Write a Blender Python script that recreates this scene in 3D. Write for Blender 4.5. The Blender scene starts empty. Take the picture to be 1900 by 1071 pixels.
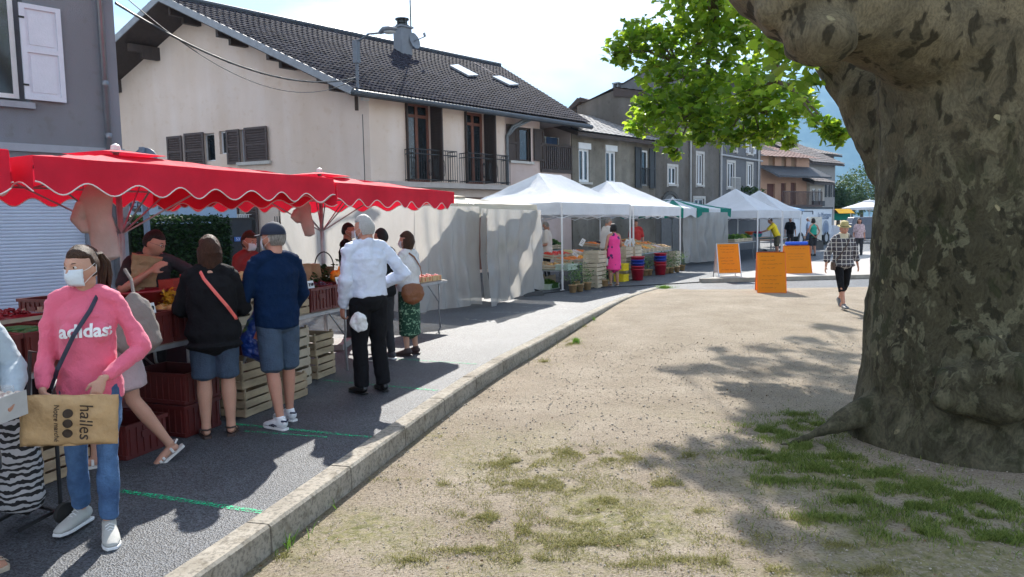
import bpy, bmesh, math, random
import numpy as np
from mathutils import Vector, Matrix, Euler, noise
from mathutils.bvhtree import BVHTree
R = math.radians
rnd = random.Random(7)
SC = bpy.context.scene
COL = SC.collection
# ---------------------------------------------------------------- camera
FPX, EYE = 1350.0, 1.7
PITCH, ROLL = math.atan(0.0907), -0.018
cam_d = bpy.data.cameras.new('camera'); cam = bpy.data.objects.new('camera', cam_d); COL.objects.link(cam)
cam_d.sensor_width = 36; cam_d.lens = FPX/1900*36; cam_d.clip_start = 0.05; cam_d.clip_end = 20000
CAMR = Matrix.Rotation(math.pi/2-PITCH, 3, 'X') @ Matrix.Rotation(ROLL, 3, 'Z')
cam.matrix_world = Matrix.Translation((0,0,EYE)) @ CAMR.to_4x4()
SC.camera = cam
# ---------------------------------------------------------------- sun and sky
SUNV = Vector((-0.10, 1.27, 1.0)).normalized()      # towards the sun
sun_d = bpy.data.lights.new('sun', 'SUN'); sun_d.energy = 5.0; sun_d.angle = R(0.55); sun_d.color = (1.0, 0.95, 0.87)
sun = bpy.data.objects.new('sun', sun_d); COL.objects.link(sun)
sun.rotation_euler = SUNV.to_track_quat('Z', 'Y').to_euler(); sun.location = SUNV*40
W = bpy.data.worlds.new('World'); SC.world = W; W.use_nodes = True
nt = W.node_tree; nt.nodes.clear()
wo = nt.nodes.new('ShaderNodeOutputWorld'); bg = nt.nodes.new('ShaderNodeBackground')
sky = nt.nodes.new('ShaderNodeTexSky'); sky.sky_type = 'NISHITA'; sky.sun_disc = False
sky.sun_elevation = math.asin(SUNV.z); sky.sun_rotation = math.atan2(SUNV.x, SUNV.y)
sky.air_density = 1.0; sky.dust_density = 0.9; sky.ozone_density = 1.5; sky.altitude = 400
# thin bright cloud veil, thickest around the sun
tc = nt.nodes.new('ShaderNodeTexCoord'); mp = nt.nodes.new('ShaderNodeMapping'); mp.inputs['Scale'].default_value = (1.0, 1.0, 2.6)
nz = nt.nodes.new('ShaderNodeTexNoise'); nz.inputs['Scale'].default_value = 2.3; nz.inputs['Detail'].default_value = 7; nz.inputs['Roughness'].default_value = .55
rp = nt.nodes.new('ShaderNodeValToRGB'); rp.color_ramp.elements[0].position = .45; rp.color_ramp.elements[1].position = .66
mxc = nt.nodes.new('ShaderNodeMix'); mxc.data_type = 'RGBA'
mxc.inputs[7].default_value = (19.0, 19.6, 20.5, 1)
sc_ = nt.nodes.new('ShaderNodeMath'); sc_.operation = 'MULTIPLY'; sc_.inputs[1].default_value = .6
nt.links.new(tc.outputs['Generated'], mp.inputs[0]); nt.links.new(mp.outputs[0], nz.inputs[0]); nt.links.new(nz.outputs[0], rp.inputs[0])
nt.links.new(rp.outputs[0], sc_.inputs[0]); nt.links.new(sc_.outputs[0], mxc.inputs[0]); nt.links.new(sky.outputs[0], mxc.inputs[6])
nt.links.new(mxc.outputs[2], bg.inputs[0]); nt.links.new(bg.outputs[0], wo.inputs[0])
bg.inputs[1].default_value = 0.08
SC.view_settings.view_transform = 'Standard'; SC.view_settings.look = 'None'; SC.view_settings.gamma = 1
SC.view_settings.exposure = 1.34
SC.cycles.use_denoising = True
SC.cycles.max_bounces = 6; SC.cycles.diffuse_bounces = 3; SC.cycles.glossy_bounces = 2; SC.cycles.transmission_bounces = 4
SC.cycles.transparent_max_bounces = 12; SC.cycles.volume_bounces = 0
SC.cycles.use_adaptive_sampling = True; SC.cycles.adaptive_threshold = .02
SC.cycles.sample_clamp_indirect = 6
SC.cycles.volume_step_rate = 4; SC.cycles.volume_max_steps = 64

# ---------------------------------------------------------------- surveying: a photo ray met with the ground, a wall or a distance
CAMP = Vector((0,0,EYE))
def ray(px, py):
    return (CAMR @ Vector(((px-950)/FPX, -(py-535.5)/FPX, -1))).normalized()
def G(px, py, z=0.0):
    d = ray(px, py); t = (z-EYE)/d.z
    return CAMP + d*t
def AT(px, py, Y):
    d = ray(px, py); return CAMP + d*(Y/d.y)
# ---------------------------------------------------------------- materials
MATS = {}
def M(name, rgb=(.5,.5,.5), rough=.7, var=.12, scale=6.0, bump=0.0, bscale=40.0, metal=0.0, spec=.5, trans=0.0, alpha=1.0, coord='Object', sheen=0.0, rgb2=None, detail=6, stretch=None, streak=0):
    if name in MATS: return MATS[name]
    m = bpy.data.materials.new(name); m.use_nodes = True; n = m.node_tree.nodes; l = m.node_tree.links
    b = n['Principled BSDF']; b.inputs['Roughness'].default_value = rough; b.inputs['Metallic'].default_value = metal
    b.inputs['Specular IOR Level'].default_value = spec
    if sheen: b.inputs['Sheen Weight'].default_value = sheen
    t = n.new('ShaderNodeTexCoord'); src = t.outputs[coord]
    if stretch:
        mp = n.new('ShaderNodeMapping'); mp.inputs['Scale'].default_value = stretch; l.new(src, mp.inputs[0]); src = mp.outputs[0]
    nz = n.new('ShaderNodeTexNoise'); nz.inputs['Scale'].default_value = scale; nz.inputs['Detail'].default_value = detail; nz.inputs['Roughness'].default_value = .62
    l.new(src, nz.inputs['Vector'])
    r = n.new('ShaderNodeValToRGB'); r.color_ramp.elements[0].position = .3; r.color_ramp.elements[1].position = .7
    c1 = [max(0, c*(1-var)) for c in rgb]; c2 = [min(1, c*(1+var)) for c in (rgb2 or rgb)]
    r.color_ramp.elements[0].color = (*c1, 1); r.color_ramp.elements[1].color = (*c2, 1)
    l.new(nz.outputs[0], r.inputs[0]); l.new(r.outputs[0], b.inputs['Base Color'])
    if streak:      # rain streaks and patches of damp
        prev = r.outputs[0]
        for sc_s, st, lo, hi_ in ((1.0, (1.6,1.6,.12), .40, .62), (.35, (1,1,.8), .42, .60), (5.0, (1,1,1), .30, .42)):
            ms = n.new('ShaderNodeMapping'); ms.inputs['Scale'].default_value = st; l.new(t.outputs['Object'], ms.inputs[0]); zs_ = n.new('ShaderNodeTexNoise'); zs_.inputs['Scale'].default_value = sc_s; zs_.inputs['Detail'].default_value = 7; l.new(ms.outputs[0], zs_.inputs[0])
            rs_ = n.new('ShaderNodeValToRGB'); rs_.color_ramp.elements[0].position = lo; rs_.color_ramp.elements[1].position = hi_; k_ = 1-streak; rs_.color_ramp.elements[0].color = (k_, k_*.97, k_*.93, 1); l.new(zs_.outputs[0], rs_.inputs[0])
            xs_ = n.new('ShaderNodeMix'); xs_.data_type = 'RGBA'; xs_.blend_type = 'MULTIPLY'; xs_.inputs[0].default_value = 1; l.new(prev, xs_.inputs[6]); l.new(rs_.outputs[0], xs_.inputs[7]); prev = xs_.outputs[2]
        l.new(prev, b.inputs['Base Color'])
    if bump:
        n2 = n.new('ShaderNodeTexNoise'); n2.inputs['Scale'].default_value = bscale; n2.inputs['Detail'].default_value = 5
        l.new(src, n2.inputs['Vector'])
        bp = n.new('ShaderNodeBump'); bp.inputs['Strength'].default_value = min(1, bump); bp.inputs['Distance'].default_value = .02 if bump <= 1 else .02*bump
        l.new(n2.outputs[0], bp.inputs['Height']); l.new(bp.outputs[0], b.inputs['Normal'])
    out = n['Material Output']; sh = b.outputs[0]
    if trans:
        tr = n.new('ShaderNodeBsdfTranslucent'); mx = n.new('ShaderNodeMixShader'); mx.inputs[0].default_value = trans
        l.new(r.outputs[0], tr.inputs[0]); l.new(sh, mx.inputs[1]); l.new(tr.outputs[0], mx.inputs[2]); sh = mx.outputs[0]
    if alpha < 1:
        tp = n.new('ShaderNodeBsdfTransparent'); mx = n.new('ShaderNodeMixShader'); mx.inputs[0].default_value = alpha
        l.new(tp.outputs[0], mx.inputs[1]); l.new(sh, mx.inputs[2]); sh = mx.outputs[0]
    l.new(sh, out.inputs[0])
    MATS[name] = m
    return m
# ---------------------------------------------------------------- mesh collector
class MB:
    def __init__(s): s.v = []; s.f = []; s.mi = []; s.cur = 0
    def add(s, vs, fs):
        o = len(s.v); s.v.extend([tuple(v) for v in vs])
        for f in fs: s.f.append(tuple(o+i for i in f)); s.mi.append(s.cur)
    def box(s, c, size, rot=None, taper=None):
        x, y, z = [d/2 for d in size]; t = taper or 1
        vs = [Vector((a*(x*(t if k > 0 else 1)), b*(y*(t if k > 0 else 1)), k*z)) for k in (-1,1) for b in (-1,1) for a in (-1,1)]
        if rot is not None:
            m = rot if isinstance(rot, Matrix) else Euler(rot).to_matrix()
            vs = [m @ v for v in vs]
        c = Vector(c); vs = [v+c for v in vs]
        s.add(vs, [(0,2,3,1),(4,5,7,6),(0,1,5,4),(2,6,7,3),(0,4,6,2),(1,3,7,5)])
    def bar(s, a, b, w, h=None, up=(0,0,1)):
        a = Vector(a); b = Vector(b); d = b-a; L = d.length
        if L < 1e-6: return
        d /= L; up = Vector(up)
        if abs(d.dot(up)) > .98: up = Vector((1,0,0))
        x = d.cross(up).normalized(); z = x.cross(d)
        m = Matrix((x, d, z)).transposed()
        s.box((a+b)/2, (w, L, h or w), m)
    def tube(s, pts, rad, n=10, caps=True, side=None, flat=None):
        """pts list, rad scalar/list of r or (rx, ry); side = hint for the rx direction"""
        pts = [Vector(p) for p in pts]; k = len(pts)
        if not isinstance(rad, (list, tuple)): rad = [rad]*k
        rr = [(r if isinstance(r, (tuple, list)) else (r, r)) for r in rad]
        tans = []
        for i in range(k):
            t = (pts[min(i+1,k-1)]-pts[max(i-1,0)])
            tans.append(t.normalized() if t.length > 1e-9 else Vector((0,0,1)))
        hint = Vector(side) if side is not None else None
        rings = []; px_ = None
        for i in range(k):
            t = tans[i]
            h = hint if hint is not None else (px_ if px_ is not None else (Vector((1,0,0)) if abs(t.x) < .9 else Vector((0,1,0))))
            x = h - t*h.dot(t)
            if x.length < 1e-6: x = t.orthogonal()
            x.normalize(); y = t.cross(x); px_ = x
            rings.append([pts[i] + x*(rr[i][0]*math.cos(2*math.pi*j/n)) + y*(rr[i][1]*math.sin(2*math.pi*j/n)) for j in range(n)])
        vs = [v for r_ in rings for v in r_]; fs = []
        for i in range(k-1):
            for j in range(n):
                a = i*n+j; b = i*n+(j+1)%n
                fs.append((a, b, b+n, a+n))
        if caps:
            c0 = len(vs); vs.append(pts[0] - tans[0]*min(rr[0])*.6); vs.append(pts[-1] + tans[-1]*min(rr[-1])*.6)
            for j in range(n):
                fs.append((c0, (j+1)%n, j)); fs.append((c0+1, (k-1)*n+j, (k-1)*n+(j+1)%n))
        s.add(vs, fs)
    def ell(s, c, r, rot=None, n=16, m=10):
        c = Vector(c); r = r if isinstance(r, (tuple, list)) else (r, r, r)
        mat = None if rot is None else (rot if isinstance(rot, Matrix) else Euler(rot).to_matrix())
        vs = []; fs = []
        def T(v):
            v = Vector((v[0]*r[0], v[1]*r[1], v[2]*r[2])); v = mat @ v if mat is not None else v
            return v + c
        vs.append(T((0,0,1)))
        for i in range(1, m):
            ph = math.pi*i/m
            for j in range(n):
                th = 2*math.pi*j/n; vs.append(T((math.sin(ph)*math.cos(th), math.sin(ph)*math.sin(th), math.cos(ph))))
        vs.append(T((0,0,-1)))
        for j in range(n): fs.append((0, 1+j, 1+(j+1)%n))
        for i in range(m-2):
            for j in range(n):
                a = 1+i*n+j; b = 1+i*n+(j+1)%n; fs.append((a, a+n, b+n, b))
        e = len(vs)-1
        for j in range(n): fs.append((e, 1+(m-2)*n+(j+1)%n, 1+(m-2)*n+j))
        s.add(vs, fs)
    def cyl(s, c, r, h, n=20, r2=None):
        c = Vector(c); s.tube2([(c.x,c.y,c.z),(c.x,c.y,c.z+h)], [r, r2 if r2 is not None else r], n)
    def tube2(s, pts, rad, n=12):      # flat ended
        o = len(s.v); s.tube(pts, rad, n, caps=False)
        k = len(pts); s.f.append(tuple(o+j for j in reversed(range(n)))); s.mi.append(s.cur)
        s.f.append(tuple(o+(k-1)*n+j for j in range(n))); s.mi.append(s.cur)
    def grid(s, P, thick=0):            # P[i][j] rows of points
        r, c = len(P), len(P[0]); vs = [p for row in P for p in row]
        fs = [(i*c+j, i*c+j+1, (i+1)*c+j+1, (i+1)*c+j) for i in range(r-1) for j in range(c-1)]
        s.add(vs, fs)
    def lathe(s, c, prof, n=20):        # prof (r,z)
        c = Vector(c); P = [[c+Vector((r*math.cos(2*math.pi*j/n), r*math.sin(2*math.pi*j/n), z)) for j in range(n+1)] for r, z in prof]
        s.grid(P)
    def poly(s, pts): s.add(pts, [tuple(range(len(pts)))])
    def prism(s, pts, off):             # polygon extruded by vector off
        off = Vector(off); n = len(pts); a = [Vector(p) for p in pts]; b = [p+off for p in a]
        s.add(a+b, [tuple(reversed(range(n))), tuple(range(n, 2*n))]+[(i, (i+1)%n, n+(i+1)%n, n+i) for i in range(n)])
    def mesh(s, name, mats, smooth=False):
        me = bpy.data.meshes.new(name); me.from_pydata(s.v, [], s.f)
        for m in (mats if isinstance(mats, (list, tuple)) else [mats]): me.materials.append(m)
        if any(s.mi): me.polygons.foreach_set('material_index', s.mi)
        if smooth: me.polygons.foreach_set('use_smooth', [True]*len(s.f))
        me.validate(); me.update(); return me
    def build(s, name, mats, parent=None, smooth=False, loc=None):
        o = bpy.data.objects.new(name, s.mesh(name, mats, smooth)); COL.objects.link(o)
        if parent is not None: o.parent = parent
        if loc is not None: o.location = loc
        return o
def tag(o, label=None, cat=None, group=None, kind=None):
    if label: o['label'] = label
    if cat: o['category'] = cat
    if group: o['group'] = group
    if kind: o['kind'] = kind
    return o
def empty(name, label, cat, loc=(0,0,0), rz=0, group=None):
    o = bpy.data.objects.new(name, None); COL.objects.link(o); o.location = loc; o.rotation_euler = (0,0,rz); o.empty_display_size = .1
    return tag(o, label, cat, group)
def link(name, me, loc=(0,0,0), rz=0, parent=None, scale=None):
    o = bpy.data.objects.new(name, me); COL.objects.link(o); o.location = loc; o.rotation_euler = (0,0,rz) if not isinstance(rz, tuple) else rz
    if parent is not None: o.parent = parent
    if scale: o.scale = (scale,)*3 if isinstance(scale, (int, float)) else scale
    return o
def children(o): return [c for c in bpy.data.objects if c.parent == o]
def copy_tree(o, parent=None):
    c = o.copy(); COL.objects.link(c); c.parent = parent
    for ch in children(o): copy_tree(ch, c)
    return c
def solid(o, t, off=0): m = o.modifiers.new('solid', 'SOLIDIFY'); m.thickness = t; m.offset = off; return o
def bevel(o, w=.004, n=1): m = o.modifiers.new('bevel', 'BEVEL'); m.width = w; m.segments = n; m.limit_method = 'ANGLE'; return o
def hd(deg): return Vector((math.sin(R(deg)), math.cos(R(deg)), 0))     # unit vector of a compass heading
def text_mesh(txt, size, extrude=.002, shear=0, align='CENTER', offset=0.0, res=3):
    c = bpy.data.curves.new('lettering', 'FONT'); c.body = txt; c.size = size; c.extrude = extrude; c.shear = shear
    c.align_x = align; c.align_y = 'CENTER'; c.offset = offset; c.resolution_u = res
    o = bpy.data.objects.new('lettering', c); COL.objects.link(o)
    dg = bpy.context.evaluated_depsgraph_get(); me = bpy.data.meshes.new_from_object(o.evaluated_get(dg))
    bpy.data.objects.remove(o); bpy.data.curves.remove(c)
    return me
def fast_mesh(name, V, F, mat, smooth=False):      # numpy: F (n,3) or (n,4)
    me = bpy.data.meshes.new(name); V = np.asarray(V, dtype=np.float32); F = np.asarray(F, dtype=np.int32); k = F.shape[1]
    me.vertices.add(len(V)); me.vertices.foreach_set('co', V.ravel())
    me.loops.add(F.size); me.loops.foreach_set('vertex_index', F.ravel())
    me.polygons.add(len(F)); me.polygons.foreach_set('loop_start', np.arange(0, F.size, k, dtype=np.int32)); me.polygons.foreach_set('loop_total', np.full(len(F), k, dtype=np.int32))
    if smooth: me.polygons.foreach_set('use_smooth', np.ones(len(F), dtype=bool))
    for m in (mat if isinstance(mat, (list, tuple)) else [mat]): me.materials.append(m)
    me.update(); return me
# ================================================================ GROUND
PARK = -0.15
kerb_px = [(-260,1460),(60,1230),(308,1071),(487,952),(690,813),(817,726),(910,669),(963,643),(1063,593),(1150,552),(1213,534.5)]
KB = [G(*p) for p in kerb_px]
KB = [KB[0] + (KB[0]-KB[1]).normalized()*6] + KB
KEND = KB[-1]
def resample(pts, step):
    out = [pts[0].copy()]; 
    # chaikin smoothing
    for _ in range(2):
        q = [pts[0]]
        for a, b in zip(pts[:-1], pts[1:]): q += [a*.75+b*.25, a*.25+b*.75]
        q.append(pts[-1]); pts = q
    out = [pts[0].copy()]; acc = 0
    for a, b in zip(pts[:-1], pts[1:]):
        L = (b-a).length; t = step-acc
        while t <= L: out.append(a+(b-a)*(t/L)); t += step
        acc = (acc+L) % step
    return out
KL = resample(KB, .25)
KN = []
for i in range(len(KL)):
    d = (KL[min(i+1,len(KL)-1)]-KL[max(i-1,0)]).normalized(); KN.append(Vector((d.y, -d.x, 0)))
def park_z(y):   # park level rises to meet the road at the kerb's end
    t = min(1, max(0, (y-9.0)/8.5)); return PARK*(1-t*t*(3-2*t))
kl_np = np.array([(p.x, p.y) for p in KL])
# gravel / dirt with dry turf patches
def ground_mat(name, base1, base2, green=True):
    m = bpy.data.materials.new(name); m.use_nodes = True; n = m.node_tree.nodes; l = m.node_tree.links; b = n['Principled BSDF']
    b.inputs['Roughness'].default_value = .95; b.inputs['Specular IOR Level'].default_value = .15
    t = n.new('ShaderNodeTexCoord')
    def N(scale, det=6, rough=.6):
        x = n.new('ShaderNodeTexNoise'); x.inputs['Scale'].default_value = scale; x.inputs['Detail'].default_value = det; x.inputs['Roughness'].default_value = rough
        l.new(t.outputs['Object'], x.inputs['Vector']); return x
    def ramp(src, p0, p1, c0=(0,0,0,1), c1=(1,1,1,1)):
        x = n.new('ShaderNodeValToRGB'); x.color_ramp.elements[0].position = p0; x.color_ramp.elements[1].position = p1
        x.color_ramp.elements[0].color = c0; x.color_ramp.elements[1].color = c1; l.new(src, x.inputs[0]); return x
    def mix(fac, a, c):
        x = n.new('ShaderNodeMix'); x.data_type = 'RGBA'; l.new(fac, x.inputs[0])
        for i, v in ((6, a), (7, c)):
            if isinstance(v, tuple): x.inputs[i].default_value = v
            else: l.new(v, x.inputs[i])
        return x.outputs[2]
    c = ramp(N(1.3, 8, .65).outputs[0], .3, .7, (*base1, 1), (*base2, 1)).outputs[0]
    grit = N(55, 3, .7); c = mix(ramp(grit.outputs[0], .33, .5, (1,1,1,1), (0,0,0,1)).outputs[0], c, (base1[0]*.45, base1[1]*.43, base1[2]*.4, 1))
    vor = n.new('ShaderNodeTexVoronoi'); vor.inputs['Scale'].default_value = 45; l.new(t.outputs['Object'], vor.inputs['Vector'])
    c = mix(ramp(vor.outputs['Distance'], .0, .24, (1,1,1,1), (0,0,0,1)).outputs[0], c, (base2[0]*1.25, base2[1]*1.24, base2[2]*1.2, 1)) if green else c
    if green:
        c2 = mix(ramp(N(14, 6).outputs[0], .35, .65).outputs[0], (.115,.118,.045,1), (.26,.235,.115,1))
        big = ramp(N(.62, 7, .68).outputs[0], .46, .58); 
        geo = n.new('ShaderNodeSeparateXYZ'); l.new(t.outputs['Object'], geo.inputs[0])
        mr = n.new('ShaderNodeMapRange'); mr.inputs['From Min'].default_value = 7.5; mr.inputs['From Max'].default_value = 4.3; l.new(geo.outputs['Y'], mr.inputs['Value'])
        mm = n.new('ShaderNodeMath'); mm.operation = 'MULTIPLY'; l.new(big.outputs[0], mm.inputs[0]); l.new(mr.outputs[0], mm.inputs[1])
        fine = ramp(N(22, 5, .7).outputs[0], .34, .56); m2 = n.new('ShaderNodeMath'); m2.operation = 'MULTIPLY'; l.new(mm.outputs[0], m2.inputs[0]); l.new(fine.outputs[0], m2.inputs[1])
        c = mix(m2.outputs[0], c, c2)
    l.new(c, b.inputs['Base Color'])
    bp = n.new('ShaderNodeBump'); bp.inputs['Strength'].default_value = .9; bp.inputs['Distance'].default_value = .02
    ad = n.new('ShaderNodeMath'); ad.operation = 'ADD'; l.new(N(70, 4, .7).outputs[0], ad.inputs[0]); l.new(N(9, 5).outputs[0], ad.inputs[1])
    l.new(ad.outputs[0], bp.inputs['Height']); l.new(bp.outputs[0], b.inputs['Normal'])
    return m
def dist_side(x, y):
    d = (kl_np[:,0]-x)**2+(kl_np[:,1]-y)**2; i = int(d.argmin())
    return ((x-KL[i].x)*KN[i].x+(y-KL[i].y)*KN[i].y)
mb = MB()
# one sheet: fine near, coarse to the horizon
xs = [-9000,-2500,-700,-200,-60,-25,-12]+[-8+.5*i for i in range(45)]+[16,20,30,60,200,700,2500,9000]
ys = [-60,-20,-8]+[-4+.5*i for i in range(53)]+[24,28,35,50,80,140,300,700,2000,5000,9000]
P = []
for y in ys:
    row = []
    for x in xs:
        d = dist_side(x, y) if (-10 < x < 16 and -8 < y < 22) else (1 if x > 5 and y < 15 else -1)
        z = park_z(y) if d > .12 and y < 18 else -.19
        if d > .12 and y < 18: z += .012*noise.noise(Vector((x*.8, y*.8, 0)))
        if y > 18.0: z = -.02
        row.append((x, y, z))
    P.append(row)
mb.grid(P)
MG = ground_mat('gravel_ground', (.25,.206,.155), (.375,.322,.258))
tag(mb.build('ground', MG, smooth=True), kind='structure')
# verge strip exactly along the kerb so that the fall is clean
mb = MB(); rows = []
for p, nn in zip(KL, KN):
    rows.append([p+nn*.1+Vector((0,0,-.21)), p+nn*.16+Vector((0,0,park_z(p.y)-.004)), p+nn*.75+Vector((0,0,park_z(p.y)+.004)), p+nn*1.5+Vector((0,0,park_z(p.y)-.02))])
mb.grid(rows); tag(mb.build('verge', MG, smooth=True), kind='structure')
# road
def asphalt(name, c1, c2, lit=False):
    m = bpy.data.materials.new(name); m.use_nodes = True; n = m.node_tree.nodes; l = m.node_tree.links; b = n['Principled BSDF']
    b.inputs['Roughness'].default_value = .6; b.inputs['Specular IOR Level'].default_value = .32
    t = n.new('ShaderNodeTexCoord')
    v = n.new('ShaderNodeTexVoronoi'); v.inputs['Scale'].default_value = 105; l.new(t.outputs['Object'], v.inputs['Vector'])
    nz = n.new('ShaderNodeTexNoise'); nz.inputs['Scale'].default_value = .9; nz.inputs['Detail'].default_value = 8; nz.inputs['Roughness'].default_value = .6; l.new(t.outputs['Object'], nz.inputs['Vector'])
    r1 = n.new('ShaderNodeValToRGB'); r1.color_ramp.elements[0].position = .3; r1.color_ramp.elements[1].position = .72
    r1.color_ramp.elements[0].color = (*c1, 1); r1.color_ramp.elements[1].color = (*c2, 1); l.new(nz.outputs[0], r1.inputs[0])
    hs = n.new('ShaderNodeSeparateColor'); l.new(v.outputs['Color'], hs.inputs[0])
    mr = n.new('ShaderNodeMapRange'); mr.inputs['To Min'].default_value = .4; mr.inputs['To Max'].default_value = 2.0; l.new(hs.outputs[0], mr.inputs[0])
    mx = n.new('ShaderNodeMix'); mx.data_type = 'RGBA'; mx.blend_type = 'MULTIPLY'; mx.inputs[0].default_value = 1
    cb = n.new('ShaderNodeCombineColor'); [l.new(mr.outputs[0], cb.inputs[i]) for i in range(3)]
    l.new(r1.outputs[0], mx.inputs[6]); l.new(cb.outputs[0], mx.inputs[7]); l.new(mx.outputs[2], b.inputs['Base Color'])
    bp = n.new('ShaderNodeBump'); bp.inputs['Strength'].default_value = .7; bp.inputs['Distance'].default_value = .008; l.new(v.outputs['Distance'], bp.inputs['Height']); l.new(bp.outputs[0], b.inputs['Normal'])
    return m
MA = asphalt('asphalt', (.042,.047,.055), (.070,.076,.086))
mb = MB(); rows = []
for p in KL:
    rows.append([Vector((-40, p.y+2.0*(p.x), 0)) if False else Vector((p.x-30, p.y+8, 0)), Vector((p.x-4, p.y+1.2, 0)), p.copy()])
mb.grid(rows)
e0, e1 = KL[-1]-Vector((30,-8,0)), KL[-1]-Vector((4,-1.2,0))
KE = KL[-1]
edge = [G(1243,538), G(1330,537), G(1450,536), G(1640,534), G(1900,530)]
far_y = 90
mb.add([e0, e1, KE, *edge, (edge[-1].x+40, edge[-1].y+3, 0), (140,far_y,0), (-60,far_y,0)], [tuple(range(11))])
o = tag(mb.build('road', MA), kind='structure')
o.location.z = -.002
# plaza pavement beyond, with its kerb
MP = M('pale_paving', (.34,.32,.3), .85, .12, 3, .4, 50)
MK = M('kerb_stone', (.31,.285,.245), .85, .22, 5, .5, 70)
pl = [G(1300,525.0), G(1420,522), G(1590,517.5), G(1900,509)]
pz = [Vector((p.x, p.y, .10)) for p in pl]
fp = [Vector((60,46,.10)), Vector((16,33,.10)), Vector((9.2,24.2,.10))]
mb = MB(); mb.poly(list(pz)+fp); mb.add(list(pz)+[Vector((p.x,p.y,0)) for p in pl], [(0,4,5,1),(1,5,6,2),(2,6,7,3)])
tag(mb.build('plaza_paving', [MP]), kind='structure')
mb = MB()
for a, b in zip(pl[:-1], pl[1:]): mb.bar(a+Vector((0,.06,.055)), b+Vector((0,.06,.055)), .14, .105)
tag(mb.build('plaza_kerb', MK), kind='structure')
# kerb: stones about a metre long
mb = MB(); i = 0; per = 4
while i < len(KL)-1:
    j = min(i+per, len(KL)-1)
    rows = []
    for k in range(i, j+1):
        p, nn = KL[k], KN[k]; e = (KL[j]-KL[i]).normalized()*.008
        q = p + (e if k == i else (-e if k == j else Vector()))
        zt = .016; zb = -.2; zj = rnd.uniform(-.002,.002) if k == i else zj
        rows.append([q+Vector((0,0,zb)), q+Vector((0,0,zt-.008+zj)), q+nn*.012+Vector((0,0,zt+zj)), q+nn*.15+Vector((0,0,zt+zj)), q+nn*.165+Vector((0,0,zt-.016+zj)), q+nn*.17+Vector((0,0,zb))])
    mb.grid(rows); mb.poly(list(reversed(rows[0]))); mb.poly(rows[-1])
    i = j
def kerb_mat():
    m = bpy.data.materials.new('kerb_concrete'); m.use_nodes = True; n = m.node_tree.nodes; l = m.node_tree.links; b = n['Principled BSDF']
    b.inputs['Roughness'].default_value = .9; b.inputs['Specular IOR Level'].default_value = .2
    t = n.new('ShaderNodeTexCoord'); prev = None
    for sc, p0, p1, ca, cb in ((2.2,.3,.7,(.25,.225,.185,1),(.40,.365,.31,1)), (38,.4,.52,(.5,.5,.5,1),(1,1,1,1)), (7,.32,.48,(.55,.52,.47,1),(1,1,1,1))):
        z = n.new('ShaderNodeTexNoise'); z.inputs['Scale'].default_value = sc; z.inputs['Detail'].default_value = 8; z.inputs['Roughness'].default_value = .65; l.new(t.outputs['Object'], z.inputs['Vector'])
        r = n.new('ShaderNodeValToRGB'); r.color_ramp.elements[0].position = p0; r.color_ramp.elements[1].position = p1; r.color_ramp.elements[0].color = ca; r.color_ramp.elements[1].color = cb; l.new(z.outputs[0], r.inputs[0])
        if prev is None: prev = r.outputs[0]
        else:
            x = n.new('ShaderNodeMix'); x.data_type = 'RGBA'; x.blend_type = 'MULTIPLY'; x.inputs[0].default_value = .8; l.new(prev, x.inputs[6]); l.new(r.outputs[0], x.inputs[7]); prev = x.outputs[2]
    l.new(prev, b.inputs['Base Color']); bp = n.new('ShaderNodeBump'); bp.inputs['Strength'].default_value = .7; bp.inputs['Distance'].default_value = .008; l.new(z.outputs[0], bp.inputs['Height']); l.new(bp.outputs[0], b.inputs['Normal'])
    return m
MKB = kerb_mat()
tag(mb.build('kerb', MKB), kind='structure')
# painted lines (worn): thin sheets 4 mm up, broken by a noise mask in the material
def worn_paint(name, rgb, p0=.42, p1=.55, scale=60):
    m = bpy.data.materials.new(name); m.use_nodes = True; n = m.node_tree.nodes; l = m.node_tree.links; b = n['Principled BSDF']
    b.inputs['Base Color'].default_value = (*rgb, 1); b.inputs['Roughness'].default_value = .8
    t = n.new('ShaderNodeTexCoord'); z = n.new('ShaderNodeTexNoise'); z.inputs['Scale'].default_value = scale; z.inputs['Detail'].default_value = 4; l.new(t.outputs['Object'], z.inputs['Vector'])
    r = n.new('ShaderNodeValToRGB'); r.color_ramp.elements[0].position = p0; r.color_ramp.elements[1].position = p1; l.new(z.outputs[0], r.inputs[0])
    tp = n.new('ShaderNodeBsdfTransparent'); mx = n.new('ShaderNodeMixShader'); l.new(r.outputs[0], mx.inputs[0]); l.new(tp.outputs[0], mx.inputs[1]); l.new(b.outputs[0], mx.inputs[2]); l.new(mx.outputs[0], n['Material Output'].inputs[0])
    return m
mb = MB()
for a, b, w in (((222,911),(487,951),.05),((432,787),(690,812),.05),((450,800),(610,812),.03),((600,706),(812,725),.045),((700,664),(884,676),.035)):
    A, B = G(*a), G(*b); d = (B-A).normalized(); nn = Vector((d.y,-d.x,0))*w/2; N_ = 14; rows = []
    for k in range(N_+1):
        p = A+(B-A)*k/N_; ww = 1+.25*noise.noise(p*3); rows.append([p-nn*ww+Vector((0,0,.003)), p+nn*ww+Vector((0,0,.003))])
    mb.grid(rows)
tag(mb.build('green_paint_lines', worn_paint('green_spray_paint', (.0,.50,.22), .42, .66)), kind='structure')
mb = MB()
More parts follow.
